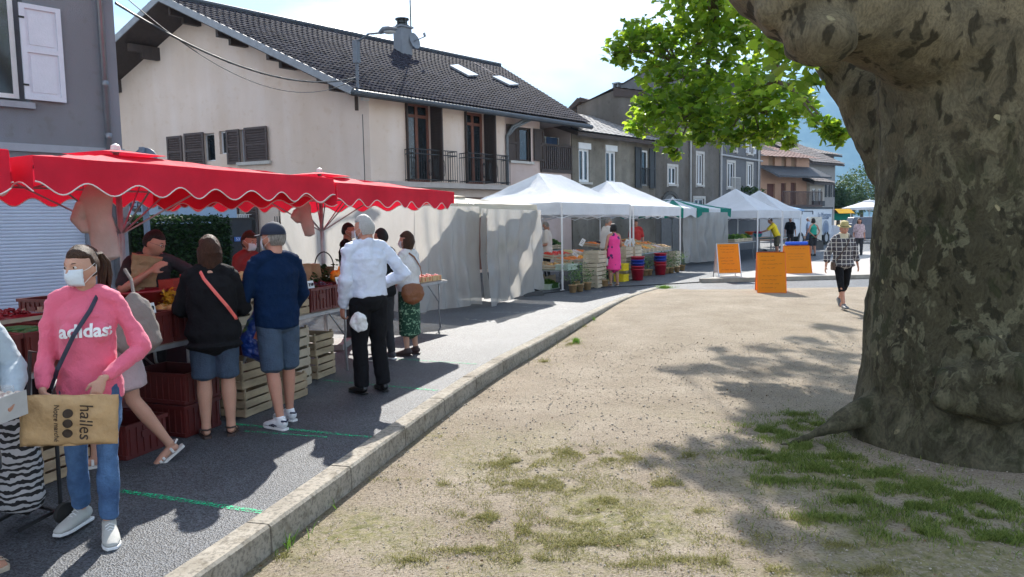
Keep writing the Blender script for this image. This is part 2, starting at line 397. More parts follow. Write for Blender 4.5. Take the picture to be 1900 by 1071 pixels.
for a, b in (((862,592),(918,597)),((912,579.5),(1010,580)),((966,569),(1060,574)),((1000,558.5),(1090,563)),((1045,548.5),(1122,553)),((1090,540),(1150,543))):
    A, B = G(*a), G(*b); d = (B-A).normalized(); nn = Vector((d.y,-d.x,0))*.045
    mb.add([A-nn+Vector((0,0,.003)), B-nn+Vector((0,0,.003)), B+nn+Vector((0,0,.003)), A+nn+Vector((0,0,.003))], [(0,1,2,3)])
tag(mb.build('parking_lines', worn_paint('white_road_paint', (.55,.55,.53), .5, .66, 30)), kind='structure')
# ================================================================ MOUNTAIN
def forest_mat(name, c1, c2, sc):
    return M(name, c1, 1.0, .2, sc, 0, rgb2=c2, spec=.05)
mb = MB(); P = []
for i in range(40):
    row = []
    for j in range(90):
        px = 900+(j/89)*1500; Y = 2600+i*40
        az = (px-950)/1350
        x = az*2600 + (i*22)
        hpx = np.interp(px, [900,1100,1150,1185,1240,1310,1400,1500,1700,2400], [40,150,205,240,262,300,318,318,318,318])
        H = hpx/1350*3400
        t = i/39.0
        z = H*(1-(1-t)**1.6) + (70*noise.noise(Vector((x*.004, Y*.004, 3)))+ 34*noise.noise(Vector((x*.013, Y*.013, 3))))*min(1, t*3)
        row.append((x, Y, z-30))
    P.append(row)
mb.grid(P); tag(mb.build('mountain', forest_mat('mountain_forest', (.035,.06,.03), (.10,.12,.06), .02), smooth=True), kind='structure')
# ================================================================ BUILDINGS
class Wall:
    def __init__(s, A, d, flip=False):
        s.A = Vector((A[0],A[1],0)); s.u = Vector((d[0],d[1],0)).normalized(); s.n = Vector((s.u.y,-s.u.x,0))
        if s.n.dot(s.A) > 0: s.n = -s.n      # outward = towards the camera side
    def P(s, a, z, o=0): return s.A + s.u*a + s.n*o + Vector((0,0,z))
    def px(s, x, y, o=0):
        d = ray(x, y); A = s.A + s.n*o; t = (A-CAMP).dot(s.n)/d.dot(s.n); p = CAMP+d*t; return (p-A).dot(s.u), p.z
    def rect(s, x0, y0, x1, y1, o=0):        # photo box -> (s0,s1,z0,z1) on the wall, squared up at its middle
        xm, ym = (x0+x1)/2, (y0+y1)/2
        s0 = s.px(x0, ym, o)[0]; s1 = s.px(x1, ym, o)[0]; za = s.px(xm, y1, o)[1]; zb = s.px(xm, y0, o)[1]
        return min(s0,s1), max(s0,s1), za, zb
    def box(s, mb, a0, a1, z0, z1, o0, o1):
        c = s.P((a0+a1)/2, (z0+z1)/2, (o0+o1)/2); m = Matrix((s.u, s.n, Vector((0,0,1)))).transposed()
        mb.box(c, (abs(a1-a0), abs(o1-o0), abs(z1-z0)), m)
    def panel(s, mb, s0, s1, z0, z1, ops=(), depth=.22, o=0, back=True):
        S = sorted({s0, s1, *[v for q in ops for v in q[:2] if s0 < v < s1]}); Z = sorted({z0, z1, *[v for q in ops for v in q[2:4] if z0 < v < z1]})
        for a, b in zip(S[:-1], S[1:]):
            for c, d in zip(Z[:-1], Z[1:]):
                m, k = (a+b)/2, (c+d)/2
                if any(q[0] < m < q[1] and q[2] < k < q[3] for q in ops): continue
                mb.add([s.P(a,c,o), s.P(b,c,o), s.P(b,d,o), s.P(a,d,o)], [(0,1,2,3)])
        for q in ops:
            a, b, c, d = q[:4]
            for p1, p2 in (((a,c),(b,c)),((b,c),(b,d)),((b,d),(a,d)),((a,d),(a,c))):
                mb.add([s.P(*p1,o), s.P(*p2,o), s.P(*p2,o-depth), s.P(*p1,o-depth)], [(0,1,2,3)])
            if back: mb.add([s.P(a,c,o-depth-.02), s.P(b,c,o-depth-.02), s.P(b,d,o-depth-.02), s.P(a,d,o-depth-.02)], [(0,1,2,3)])
MGL = M('window_glass', (.02,.025,.03), .08, .3, 2, spec=.8)
MWH = M('white_joinery', (.74,.75,.76), .5, .06, 5)
MDW = M('dark_brown_wood', (.055,.038,.032), .7, .25, 8, .3, 30, stretch=(1,1,.2))
MSH = M('brown_shutter', (.085,.062,.06), .7, .2, 9, .2, 30)
MIR = M('black_iron', (.015,.015,.017), .5, .2, 9)
MZN = M('zinc', (.22,.24,.27), .42, .15, 4, metal=.6)
MSILL = M('stone_sill', (.5,.48,.45), .85, .12, 8, .3)
def window(w, q, parent, frame=.06, mull=1, depth=.16, mat=None, name='window', trans=None, sill=None, lintel=0, curtain=False):
    a, b, c, d = q; mb = MB()
    f = frame
    for r_ in ((a, a+f, c, d), (b-f, b, c, d), (a+f, b-f, c, c+f), (a+f, b-f, d-f, d)): w.box(mb, *r_, -depth, -depth+.05)
    for k in range(mull):
        m = a+(b-a)*(k+1)/(mull+1); w.box(mb, m-f*.6, m+f*.6, c+f, d-f, -depth+.005, -depth+.055)
    if trans: z = c+(d-c)*trans; w.box(mb, a+f, b-f, z-f/2, z+f/2, -depth+.002, -depth+.052)
    o = mb.build(name, mat or MWH, parent)
    g = MB(); w.box(g, a+f*.5, b-f*.5, c+f*.5, d-f*.5, -depth+.012, -depth+.022); g.build('pane', MGL, o)
    if curtain:
        g = MB(); rows = []
        for i in range(33):
            s_ = a+f+(b-a-2*f)*i/32; rows.append([w.P(s_, c+f, -depth-.006+.012*math.sin(i*1.3)-.012), w.P(s_, d-f, -depth-.018+.006*math.sin(i*1.3))])
        g.grid(rows); g.build('curtain', M('net_curtain', (.4,.42,.42), .9, .1, 6), o)
    if sill:
        g = MB(); w.box(g, a-.08, b+.08, c-.09, c-.005, -.1, sill); g.build('sill', MSILL, o)
    return o
def shutter(w, q, parent, mat, o0=.03, th=.045, louv=True, label=None, mid=.5, panels=False):
    a, b, c, d = q; mb = MB(); f = .07 if (b-a) > .3 else .04
    for r_ in ((a, a+f, c, d), (b-f, b, c, d), (a+f, b-f, c, c+f), (a+f, b-f, d-f, d), (a+f, b-f, c+(d-c)*mid-f/2, c+(d-c)*mid+f/2)): w.box(mb, *r_, o0, o0+th)
    w.box(mb, a+f, b-f, c+f, d-f, o0+.004, o0+.018)
    if panels:
        for z0, z1 in ((c+f+.05, c+(d-c)*mid-f/2-.05), (c+(d-c)*mid+f/2+.05, d-f-.05)): w.box(mb, a+f+.04, b-f-.04, z0, z1, o0+.018, o0+.028)
    elif louv:
        n_ = max(4, int((d-c)/.085))
        for i in range(n_):
            z = c+f+(d-c-2*f)*(i+.5)/n_
            m = Matrix((w.u, w.n, Vector((0,0,1)))).transposed() @ Matrix.Rotation(R(-38), 3, 'X')
            mb.box(w.P((a+b)/2, z, o0+.026), (b-a-2*f, .008, .07), m)
    ob = mb.build('shutter', mat, parent)
    h = MB()
    for z in (c+(d-c)*.15, c+(d-c)*.85): h = MB(); w.box(h, a-.02, a+.06, z-.015, z+.015, o0+th, o0+th+.008); h.build('hinge', MIR, ob)
    return ob
MINTW = 0
def tile_roof(mb, e0, e1, r0, r1, tw=.21, tl=.30, amp=.03, sub=4):
    """e0-e1 eave edge, r0-r1 ridge edge: rows of pantiles overlapping down the slope"""
    e0, e1, r0, r1 = [Vector(v) for v in (e0, e1, r0, r1)]
    L = max((e1-e0).length, (r1-r0).length); S = ((r0-e0).length+(r1-e1).length)/2
    nc = int(L/tw)*sub; nr = int(S/tl); nn = (e1-e0).cross(r0-e0).normalized()
    if nn.z < 0: nn = -nn
    for j in range(nr):
        t0, t1 = j/nr, min(1, (j+1.12)/nr); row0 = []; row1 = []; rb = []
        jit = rnd.uniform(-.3,.3)
        for i in range(nc+1):
            u = i/nc; h = amp*(.5+.5*math.cos(2*math.pi*(i % sub)/sub)) + .006*noise.noise(Vector((i*.37, j*1.7, 1)))
            a = (e0.lerp(r0, t0)).lerp(e1.lerp(r1, t0), u); b = (e0.lerp(r0, t1)).lerp(e1.lerp(r1, t1), u)
            rb.append(a+nn*(h-.0)); row0.append(a+nn*(h+.028)); row1.append(b+nn*(h))
        mb.grid([rb, row0, row1])
MT = M('dark_roof_tiles', (.018,.018,.026), .9, .35, 3, .3, 25, rgb2=(.040,.038,.052), spec=.08)
# ---- grey house at the near end
w1 = Wall((-7.4,11.6), hd(43)); 
MW1 = M('grey_blue_render', (.235,.262,.315), .92, .05, 1.2, .35, 90, streak=.1)
h1 = empty('grey_house', 'grey-blue rendered house with white panelled shutter behind the near red canopies', 'house', (-7.4,11.6,0))
def kid(o, p): o.parent = p; o.matrix_parent_inverse = Matrix.Translation(-p.location); return o
class KP:      # builds straight under an Empty although the coordinates are world ones
    pass
_build = MB.build
def build_world(s, name, mats, parent=None, smooth=False, loc=None):
    o = _build(s, name, mats, None, smooth, loc)
    if parent is not None:
        o.parent = parent
        root = parent
        while root.parent is not None: root = root.parent
        o.matrix_parent_inverse = (Matrix.Translation(root.location) @ root.rotation_euler.to_matrix().to_4x4()).inverted() if parent == root else Matrix.Identity(4)
        if parent != root and parent.type == 'MESH': pass
    return o
MBW = build_world
MB.build = build_world
q_win = w1.rect(-60,-80,28,176); q_rs = w1.rect(-330,372,166,560)
q_rs = (q_rs[0], q_rs[1], .12, 2.45)
s_end = w1.px(219,150)[0]
mb = MB(); w1.panel(mb, -7, s_end, 0, 7.4, [(q_win[0]-.25, q_win[1]+.12, q_win[2]-.06, q_win[3]), (q_rs[0], q_rs[1], q_rs[2], q_rs[3])], depth=.24)
B1 = w1.n*-7
mb.add([w1.P(s_end,0), w1.P(s_end,0)+B1, w1.P(s_end,7.4)+B1, w1.P(s_end,7.4), w1.P(-7,0), w1.P(-7,0)+B1, w1.P(-7,7.4)+B1, w1.P(-7,7.4)], [(0,1,2,3),(4,7,6,5),(1,5,6,2),(3,2,6,7)])
mb.build('wall', MW1, h1)
mb = MB(); w1.box(mb, -8, s_end+.5, 7.38, 7.6, -7.4, .55); mb.build('roof', MDW, h1)
window(w1, (q_win[0]-.25, q_win[1]+.02, q_win[2], q_win[3]), h1, .07, 1, .2, curtain=True)
mb = MB(); a, b, c, d = w1.rect(-200,180,62,192); w1.box(mb, a, b, c, d, -.0, .09); mb.build('window_sill', M('grey_sill', (.30,.32,.36), .9, .1, 8), h1)
sh = shutter(w1, w1.rect(38,14,114,188), h1, M('white_painted_wood', (.62,.66,.74), .55, .05, 6, .15, 40), o0=.05, panels=True, mid=.52)
mb = MB(); w1.box(mb, q_rs[0]+.003, q_rs[1]-.003, q_rs[2], q_rs[3]-.003, -.2, -.18)
k = q_rs[2]
while k < q_rs[3]-.05:
    mb.tube([w1.P(q_rs[0]+.003, k+.025, -.18), w1.P(q_rs[1]-.003, k+.025, -.18)], [(.012,.026)]*2, 8, side=w1.n); k += .053
mb.build('roller_shutter', M('white_roller_slats', (.50,.57,.70), .45, .05, 3), h1)
mb = MB(); a0 = w1.px(230,275)[0]; w1.box(mb, -7, s_end+.02, w1.px(120,285)[1], w1.px(120,271)[1], -.05, .045); mb.build('string_course', M('grey_band', (.33,.36,.41), .9, .08, 4), h1)
sp = w1.px(190,140)[0]; mb = MB(); mb.tube([w1.P(sp,0,.09), w1.P(sp,7.1,.09), w1.P(sp+.1,7.3,.3)], .048, 12)
for z in (1.2,3.2,4.05,5.9): mb.tube([w1.P(sp,z,.09), w1.P(sp,z+.09,.09)], .057, 12)
mb.build('downpipe', MZN, h1, smooth=True)
mb = MB(); mb.tube([w1.P(-7,7.42,.6), w1.P(s_end+.5,7.42,.6)], .075, 10); mb.build('gutter', MZN, h1)
mb = MB(); a, b, c, d = w1.rect(216,372,238,430); w1.box(mb, s_end-.13, s_end+.0, 1.9, 2.3, .005, .12); mb.build('meter_box', MZN, h1)

# ---- big cream house
C2 = Vector((-4.1,21.7,0)); g2 = Vector((-.914,.407,0)); f2 = hd(43)
wf = Wall(C2, f2); wg = Wall(C2, g2)
ZE = 5.77; ZA = 8.72; HW = 6.45; LW = 12.9; LF = 9.5
h2 = empty('cream_house', 'long cream rendered house with dark tiled gable roof and two iron balconies', 'house', C2)
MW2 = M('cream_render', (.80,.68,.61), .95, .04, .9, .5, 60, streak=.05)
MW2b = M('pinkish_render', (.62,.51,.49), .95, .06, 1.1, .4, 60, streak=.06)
g_ops = []
qa = wg.rect(378,248,384,300); qb = wg.rect(407,243,423,286); qc = wg.rect(446,240,459,304)
rev1 = (qa[0]-.35, qa[1]+.02, qa[2], qa[3]); rev2 = (qc[0]-.35, qc[1]+.02, qc[2], qc[3])
lw = [wg.rect(386,378,402,500), wg.rect(402,380,456,470), wg.rect(520,395,547,540)]
lw[0] = wg.rect(330,383,349,470); lw[2] = (lw[2][0], lw[2][1], 0, 2.2)
mb = MB()
# the gable wall runs right-to-left in s
wg.panel(mb, 0, LW, 0, ZE-.02, [rev1, qb, rev2, lw[1], lw[2]], depth=.2)
mb.add([wg.P(0,ZE-.02), wg.P(LW,ZE-.02), wg.P(HW,ZA)], [(0,1,2)])
d1 = wf.rect(754,192,800,338); d2 = wf.rect(863,209,899,341); w3 = wf.rect(943,236,985,299)
gf = wf.rect(848,366,905,470)
w_end = wf.px(937,250)[0]; rec = wf.px(1002,270)[0]
zl = wf.px(820,341)[1]
d1 = (d1[0], d1[1], zl+.03, d1[3]); d2 = (d2[0], d2[1], zl+.03, d2[3])
wf.panel(mb, 0, w_end, 0, ZE, [d1, d2, (gf[0], gf[1], .1, gf[3])], depth=.2)
mb.build('wall', MW2, h2)
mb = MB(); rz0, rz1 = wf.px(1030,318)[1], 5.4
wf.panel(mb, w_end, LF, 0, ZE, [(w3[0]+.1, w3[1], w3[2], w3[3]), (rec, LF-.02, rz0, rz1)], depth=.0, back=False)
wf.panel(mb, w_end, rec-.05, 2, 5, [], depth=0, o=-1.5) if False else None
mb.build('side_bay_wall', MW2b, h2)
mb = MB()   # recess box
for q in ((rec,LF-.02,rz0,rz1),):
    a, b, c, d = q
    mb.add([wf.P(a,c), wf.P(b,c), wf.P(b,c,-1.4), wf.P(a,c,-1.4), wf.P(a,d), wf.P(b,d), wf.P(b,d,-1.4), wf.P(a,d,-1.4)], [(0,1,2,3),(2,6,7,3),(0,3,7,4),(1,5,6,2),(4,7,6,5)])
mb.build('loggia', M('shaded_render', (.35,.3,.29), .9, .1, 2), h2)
mb = MB()
BK = Vector((-.70,.71,0))*11
e_ = wf.P(LF,0)
mb.add([e_, e_+BK, e_+BK+Vector((0,0,ZE)), e_+Vector((0,0,ZE)), e_+BK*.5+Vector((0,0,ZA))], [(0,1,2,4,3)])
L2 = wg.P(LW,0); mb.add([L2, L2+Vector((0,0,ZE)), e_+BK+Vector((0,0,ZE)), e_+BK], [(0,1,2,3)]); mb.build('back_wall', MW2, h2)
# upper windows of the gable
window(wg, (qb[0], qb[1], qb[2], qb[3]), h2, .05, 0, .16)
for q, pair in ((rev1, ((313,253,340,312),(346,247,382,312))), (rev2, ((423,241,447,305),(457,236,499,301)))):
    window(wg, q, h2, .05, 0, .17)
    for k_, p_ in enumerate(pair):
        shutter(wg, wg.rect(*p_), h2, MSH, o0=.03+.02*k_)
mb = MB(); a, b, c, d = wg.rect(442,300,504,306); wg.box(mb, a, b, c, d, -.01, .1); mb.build('window_sill', MSILL, h2)
# lower floor
window(wg, lw[1], h2, .06, 2, .14, mat=M('brown_joinery', (.09,.05,.04), .6), trans=.6)
for p_ in ((330,382,351,450),(361,380,384,450),(460,384,482,470)): shutter(wg, wg.rect(*p_), h2, MSH)
mb = MB(); a, b, c, d = lw[2]; wg.box(mb, a, b, c, d, -.16, -.1); mb.build('door', M('dark_door', (.03,.035,.045), .6), h2)
for x0 in (402,428,450):
    mb = MB(); a, b, c, d = wg.rect(x0,398,x0+20,408); 
    for k in range(7): s_ = a+(b-a)*k/6; wg.box(mb, s_-.012, s_+.012, c, d, .02, .035); wg.box(mb, s_-.012, s_+.012, c, d, .2, .215)
    wg.box(mb, a, b, d-.02, d, .015, .22); wg.box(mb, a, b, c, c+.02, .015, .22)
    mb.build('flower_box_rail', MWH, h2)
# french doors, shutters, balconies
MBR = M('red_brown_joinery', (.19,.075,.05), .5, .15, 6)
for i, (q, sx) in enumerate(((d1, None), (d2, None))):
    window(wf, q, h2, .09, 1, .15, mat=MBR, name='french_door', trans=.84, curtain=True)
    a, b, c, d = q
    # one leaf stands square to the wall on the far side, one edge-on at the near side
    for s_, dep in ((b-.02, .55), (a-.02, .10)):
        mb = MB(); wf.box(mb, s_-.0, s_+.045, c+.02, d-.02, .01, dep)
        n_ = int((d-c)/.09)
        for k in range(n_): wf.box(mb, s_-.012, s_, c+.1+k*.088, c+.16+k*.088, .05, dep-.05) if dep > .3 else None
        mb.build('shutter', MDW, h2)
    mb = MB(); a0, b0 = a-.0, b+.75
    if i == 0: a0, b0 = wf.px(752,310)[0], wf.px(832,310)[0]
    else: a0, b0 = wf.px(853,312)[0], wf.px(930,312)[0]
    zt = zl+1.0; o1 = .42
    for z in (zl+.08, zt, zt-.14):
        mb.bar(wf.P(a0,z,o1), wf.P(b0,z,o1), .03); mb.bar(wf.P(a0,z,0), wf.P(a0,z,o1), .025); mb.bar(wf.P(b0,z,0), wf.P(b0,z,o1), .025)
    n_ = int((b0-a0)/.095)
    for k in range(n_+1):
        s_ = a0+(b0-a0)*k/n_; mb.bar(wf.P(s_,zl+.02,o1), wf.P(s_,zt,o1), .016)
    for k in range(4): mb.bar(wf.P(a0,zl+.04,o1*k/4), wf.P(a0,zt,o1*k/4), .016); mb.bar(wf.P(b0,zl+.04,o1*k/4), wf.P(b0,zt,o1*k/4), .016)
    m_ = (a0+b0)/2     # scrolls in the middle
    for k in range(-1,2):
        for sgn in (-1,1):
            pts = [wf.P(m_+k*.28+sgn*(.02+.055*math.sin(t_)), zl+.45+.26*math.cos(t_), o1+.012) for t_ in [x*.5 for x in range(13)]]
            mb.tube(pts, .009, 5)
    mb.build('balcony_rail', MIR, h2)
mb = MB(); wf.box(mb, wf.px(690,340)[0], w_end, zl-.16, zl, .002, .40); mb.build('balcony_slab', M('ledge_concrete', (.46,.41,.38), .9, .1, 5), h2)
mb = MB(); wf.box(mb, gf[0], gf[1], .1, gf[3], -.14, -.09); mb.build('door', MBR, h2)
# bay window, its shutters, loggia rail and laundry
window(wf, (w3[0]+.1, w3[1], w3[2], w3[3]), h2, .07, 1, .14, mat=MDW, sill=.1)
a, b, c, d = w3; shutter(wf, (a-.12, a+.42, c-.02, d+.05), h2, MDW, louv=False); 
q = wf.rect(989,240,1003,299); shutter(wf, (q[0], q[0]+.55, q[2], q[3]), h2, MDW, louv=False)
mb = MB()
zr = rz0
wf.box(mb, rec, LF, zr+.92, zr+1.0, .0, .08); wf.box(mb, rec, LF, zr-.06, zr+.06, .0, .06)
n_ = int((LF-rec)/.12)
for k in range(n_+1): s_ = rec+(LF-rec)*k/n_; wf.box(mb, s_-.035, s_+.035, zr, zr+.92, .015, .04)
mb.build('loggia_rail', MDW, h2)
q = wf.rect(1030,250,1052,330,o=-1.3); mb = MB(); wf.box(mb, q[0], q[1]+.3, rz0, rz0+2.1, -1.4, -1.33); mb.build('shutter', MDW, h2)
mb = MB(); zt = rz0+1.35
for s_ in (rec+.9, rec+1.7): mb.bar(wf.P(s_,rz0,-.5), wf.P(s_,zt,-.5), .02); mb.bar(wf.P(s_,rz0,-.9), wf.P(s_,zt,-.9), .02); mb.bar(wf.P(s_,zt,-.9), wf.P(s_,zt,-.5), .02)
for k in range(4): mb.bar(wf.P(rec+.9,zt,-.5-.13*k), wf.P(rec+1.7,zt,-.5-.13*k), .008)
tag(MBW(mb, 'drying_rack', MWH), 'white clothes drying rack standing in the loggia of the cream house', 'drying rack')
mb = MB(); rows = [[wf.P(rec+.95+.09*k, zt-.5*j, -.5+.03*math.sin(k*1.1+j)) for k in range(8)] for j in range(2)]; mb.grid(rows)
o = MBW(mb, 'laundry_cloth', M('blue_laundry', (.03,.06,.13), .9)); solid(o, .01); tag(o, 'dark blue laundry hanging on the drying rack in the loggia', 'laundry')
# roof
OV = 1.15; nf = wf.n
tanp = (ZA-ZE)/HW
eF0 = C2 + nf*.62 - f2*1.0; eF0.z = ZE-.30
eF1 = wf.P(LF,0)+nf*.62+f2*.45; eF1.z = ZE-.30
A0 = wg.P(HW,0); rG = A0 - f2*1.25; rG.z = ZA+.22
rF = A0 + f2*14.1; rF.z = ZA+.22
lG = wg.P(LW,0) + Vector((-.6,.3,0)) - f2*1.2; lG.z = ZE-.3
lF = Vector((lG.x, lG.y, 0)) + f2*15.5; lF.z = ZE-.3
mb = MB(); tile_roof(mb, eF0, eF1, rG, rF); mb.build('roof_tiles', MT, h2)
mb = MB()
TH = Vector((0,0,.2)); 
mb.add([eF0-TH*.2, eF1-TH*.2, rF-TH*.2, rG-TH*.2, eF0-TH, eF1-TH, rF-TH, rG-TH], [(0,1,2,3),(4,7,6,5),(0,4,5,1),(1,5,6,2),(0,3,7,4)])
mb.add([lG-TH*.2, lF-TH*.2, rF-TH*.2, rG-TH*.2, lG-TH, lF-TH, rF-TH, rG-TH], [(0,3,2,1),(4,5,6,7),(0,1,5,4),(0,4,7,3),(1,2,6,5)])
rf = mb.build('roof', MDW, h2)
mb = MB()   # verge boards with a zinc cap
for a, b in ((eF0, rG), (lG, rG)):
    mb.bar(a+Vector((0,0,-.06)), b+Vector((0,0,-.06)), .045, .2)
mb.build('verge_board', M('grey_verge', (.25,.27,.3), .6, .15, 5), rf)
mb = MB(); mb.tube([eF0+Vector((0,0,-.10))+nf*.06, eF1+Vector((0,0,-.16))+nf*.06], .085, 10); mb.tube([rG+Vector((0,0,.06)), rF+Vector((0,0,.06))], .1, 8)
mb.build('gutter', M('dark_gutter', (.05,.06,.075), .5, .2, 5), rf)
# purlins with stepped ends
for t_, sg in ((.30,1),(.60,1),(.88,1),(.30,-1),(.60,-1),(.88,-1),(0,1)):
    s_ = HW - sg*HW*t_; z = ZA - tanp*HW*t_ - .2
    p = wg.P(s_, z); mb = MB(); q_ = p - f2*.95
    mb.bar(p+f2*.1, q_, .16, .24); mb.bar(p+f2*.1+Vector((0,0,-.2)), p-f2*.55+Vector((0,0,-.2)), .16, .2)
    mb.build('purlin', MDW, h2)
mb = MB(); mb.tube([wf.P(w_end+.02, .1, .08), wf.P(w_end+.02, 4.75, .08), wf.P(w_end+.18,5.05,.2), wf.P(w_end+.75,5.42,.55)], .05, 10)
mb.tube([wf.P(w_end+.06, 4.75, .1), wf.P(w_end+.35,5.05,.2), wf.P(w_end+1.05,5.42,.55)], .05, 10)
mb.build('downpipe', M('grey_pipe', (.16,.18,.2), .5), h2, smooth=True)
# chimney with metal cowl, mast, dish, roof lights
def slopeP(px, py):
    n_ = (eF1-eF0).cross(rG-eF0).normalized(); d = ray(px, py); t = (eF0-CAMP).dot(n_)/d.dot(n_); return CAMP+d*t
cb = slopeP(748,102); cb = AT(748,100,29.0)
k = 29.0/1350; mb = MB(); mb.box(cb+Vector((0,0,.2)), (.5,.5,1.5), (0,0,R(-43))); mb.box(cb+Vector((0,0,.98)), (.62,.62,.06), (0,0,R(-43)))
ch = mb.build('chimney', M('grey_chimney', (.2,.22,.25), .9, .1, 3), rf)
mb = MB()
for z, r_ in ((1.03,.26),(1.16,.2),(1.28,.27)): mb.cyl(cb+Vector((0,0,z)), r_, .04, 12)
for sx in (-.16,.16):
    for sy in (-.16,.16): mb.bar(cb+Vector((sx,sy,1.0)), cb+Vector((sx,sy,1.3)), .04)
mb.cyl(cb+Vector((0,0,1.0)), .12, .28, 10); mb.build('cowl', M('dark_cowl', (.05,.055,.06), .6), ch)
ab = AT(764,108,29.2); mb = MB(); mb.tube([ab-Vector((0,0,.3)), ab+Vector((0,0,3.3))], .025, 6)
for z, L in ((3.0,.5),(2.8,.35)): mb.bar(ab+Vector((-L,0,z)), ab+Vector((L,0,z)), .015)
mb.build('antenna_mast', MIR, rf)
dish = ab+Vector((.12,-.1,.62)); mb = MB(); P_ = []
dn = Vector((.75,-.6,.28)).normalized(); dx = dn.cross(Vector((0,0,1))).normalized(); dy = dx.cross(dn)
for i in range(6):
    r_ = .33*i/5; P_.append([dish + dn*(.5*r_*r_) + dx*r_*math.cos(t_*math.pi/10)*.8 + dy*r_*math.sin(t_*math.pi/10) for t_ in range(21)])
mb.grid(P_); mb.bar(dish, dish+dn*.6-dy*.1, .03); mb.bar(dish+dn*.6-dy*.1, dish+dn*.6+dy*.05, .07); mb.build('satellite_dish', M('grey_dish', (.18,.2,.23), .6), rf)
for p4 in (((833,127),(848,125),(886,145),(868,146)), ((912,147),(926,146),(961,162),(944,163))):
    P4 = [slopeP(*p) for p in p4]; nn = (P4[1]-P4[0]).cross(P4[2]-P4[0]).normalized(); nn = nn if nn.z > 0 else -nn
    mb = MB(); mb.prism([p+nn*.06 for p in P4], nn*.07); o = mb.build('roof_light', M('roof_light_frame', (.5,.53,.56), .12, .05, 3, metal=.6), rf)
# meter box, pipe and flood lamp bracket at the corner
mb = MB(); wf.box(mb, -.28, -.05, wf.px(680,188)[1], wf.px(680,178)[1], .02, .12); mb.build('junction_box', MWH, h2)
mb = MB(); z = wf.px(672,170)[1]; mb.bar(C2+Vector((-.3,-.25,z-.55)), C2+Vector((-.3,-.25,z+.25)), .09); mb.build('post_stub', MDW, h2)
mb = MB(); mb.tube([wf.P(-.25,4.9,.03), wf.P(-.25,0,.03)], .012, 6); mb.build('cable', MIR, h2)

# ---- street lamp bracketed on the corner of the cream house
lb = AT(662,118,20.7); sl = empty('street_lamp', 'grey curved arm street lamp fixed on the corner of the cream house', 'street lamp', lb)
mb = MB(); mb.box(lb+Vector((0,0,.32)), (.16,.13,.62), (0,0,R(-30))); mb.bar(lb+Vector((0,0,-.9)), lb+Vector((0,0,.6)), .07); mb.build('ballast_box', M('lamp_grey', (.12,.14,.17), .5), sl)
p0 = lb+Vector((.05,0,.6)); p1 = AT(704,61,20.4); p2 = AT(737,54,20.3)
mb = MB(); mb.tube([p0, p0.lerp(p1,.5)+Vector((0,0,.08)), p1], .028, 8); mb.build('arm', MATS['lamp_grey'], sl, smooth=True)
mb = MB(); d = (p2-p1); mb.tube([p1, p1+d*.25+Vector((0,0,.05)), p1+d*.6+Vector((0,0,.04)), p2], [(.05,.05),(.12,.09),(.14,.08),(.04,.03)], 12, side=(0,1,0)); hd_ = mb.build('lamp_head', MATS['lamp_grey'], sl, smooth=True)
mb = MB(); mb.ell(p1+d*.55+Vector((0,0,-.03)), (.17,.1,.06)); mb.build('lens', M('lamp_lens', (.35,.38,.4), .2), hd_, smooth=True)
# ---- overhead cable bundle from the grey house to the cream house
A_ = w1.P(s_end, w1.px(205,8)[1], .12); B_ = C2+Vector((-.25,-.3,wf.px(672,146)[1]))
for nm, sag, r_, lab, dz in (('overhead_cable', .55, .022, 'thick twisted black cable sagging from the grey house to the cream house', 0), ('overhead_cable', .95, .009, 'thin slack wire hanging under the thick cable between the houses', .25)):
    pts = [A_.lerp(B_, t_/24)+Vector((0,0,dz*(1-t_/24)-sag*4*(t_/24)*(1-t_/24))) for t_ in range(25)]
    mb = MB(); mb.tube(pts, r_, 6)
    if r_ > .02: mb.tube([p+Vector((.018*math.sin(i*2),0,.018*math.cos(i*2))) for i, p in enumerate(pts)], .012, 5)
    tag(mb.build(nm, MIR), lab, 'cable')

# ---- grey terrace further along
F3 = Vector((2.4,28.6,0)); w3f = Wall(F3, f2)
def sx(px): return w3f.px(px, 330)[0]
s_a, s_b, s_c, s_d = 0.05, sx(1216), sx(1334), sx(1411)
MW3 = M('rough_grey_render', (.27,.25,.215), .95, .22, 1.6, .6, 30, streak=.25)
h3 = empty('low_grey_house', 'low rough grey rendered house with pale tiled lean roof next to the cream house', 'house', F3)
zE3 = 5.26
def rectw(*p): return w3f.rect(*p)
wq = [rectw(1074,276,1094,338), rectw(1124,280,1143,340), rectw(1189,279,1203,345)]
mb = MB(); w3f.panel(mb, s_a, s_b, 0, zE3, wq, depth=.16)
BK3 = -w3f.n*9
mb.add([w3f.P(s_a,0), w3f.P(s_a,0)+BK3, w3f.P(s_a,zE3+1.5)+BK3, w3f.P(s_a,zE3)], [(0,1,2,3)]); mb.build('wall', MW3, h3)
for q in wq[:2]:
    window(w3f, q, h3, .1, 1, .1, sill=.1); mb = MB(); w3f.box(mb, q[0]-.05, q[1]+.05, q[3]-.02, q[3]+.22, .002, .05); mb.build('shutter_housing', MWH, h3)
window(w3f, wq[2], h3, .08, 0, .1, curtain=True)
q = wq[2]; dgs = M('dark_grey_shutter', (.045,.05,.055), .7)
shutter(w3f, (q[0]-.5, q[0]-.02, q[2]-.1, q[3]+.1), h3, dgs, louv=False); shutter(w3f, (q[1]+.02, q[1]+.5, q[2]-.1, q[3]+.1), h3, dgs, louv=False)
mb = MB()
for k in range(8): s_ = q[0]+(q[1]-q[0])*k/7; w3f.box(mb, s_-.01, s_+.01, q[2], q[2]+.75, .08, .1)
w3f.box(mb, q[0], q[1], q[2]+.75, q[2]+.78, .0, .1); mb.build('window_rail', MIR, h3)
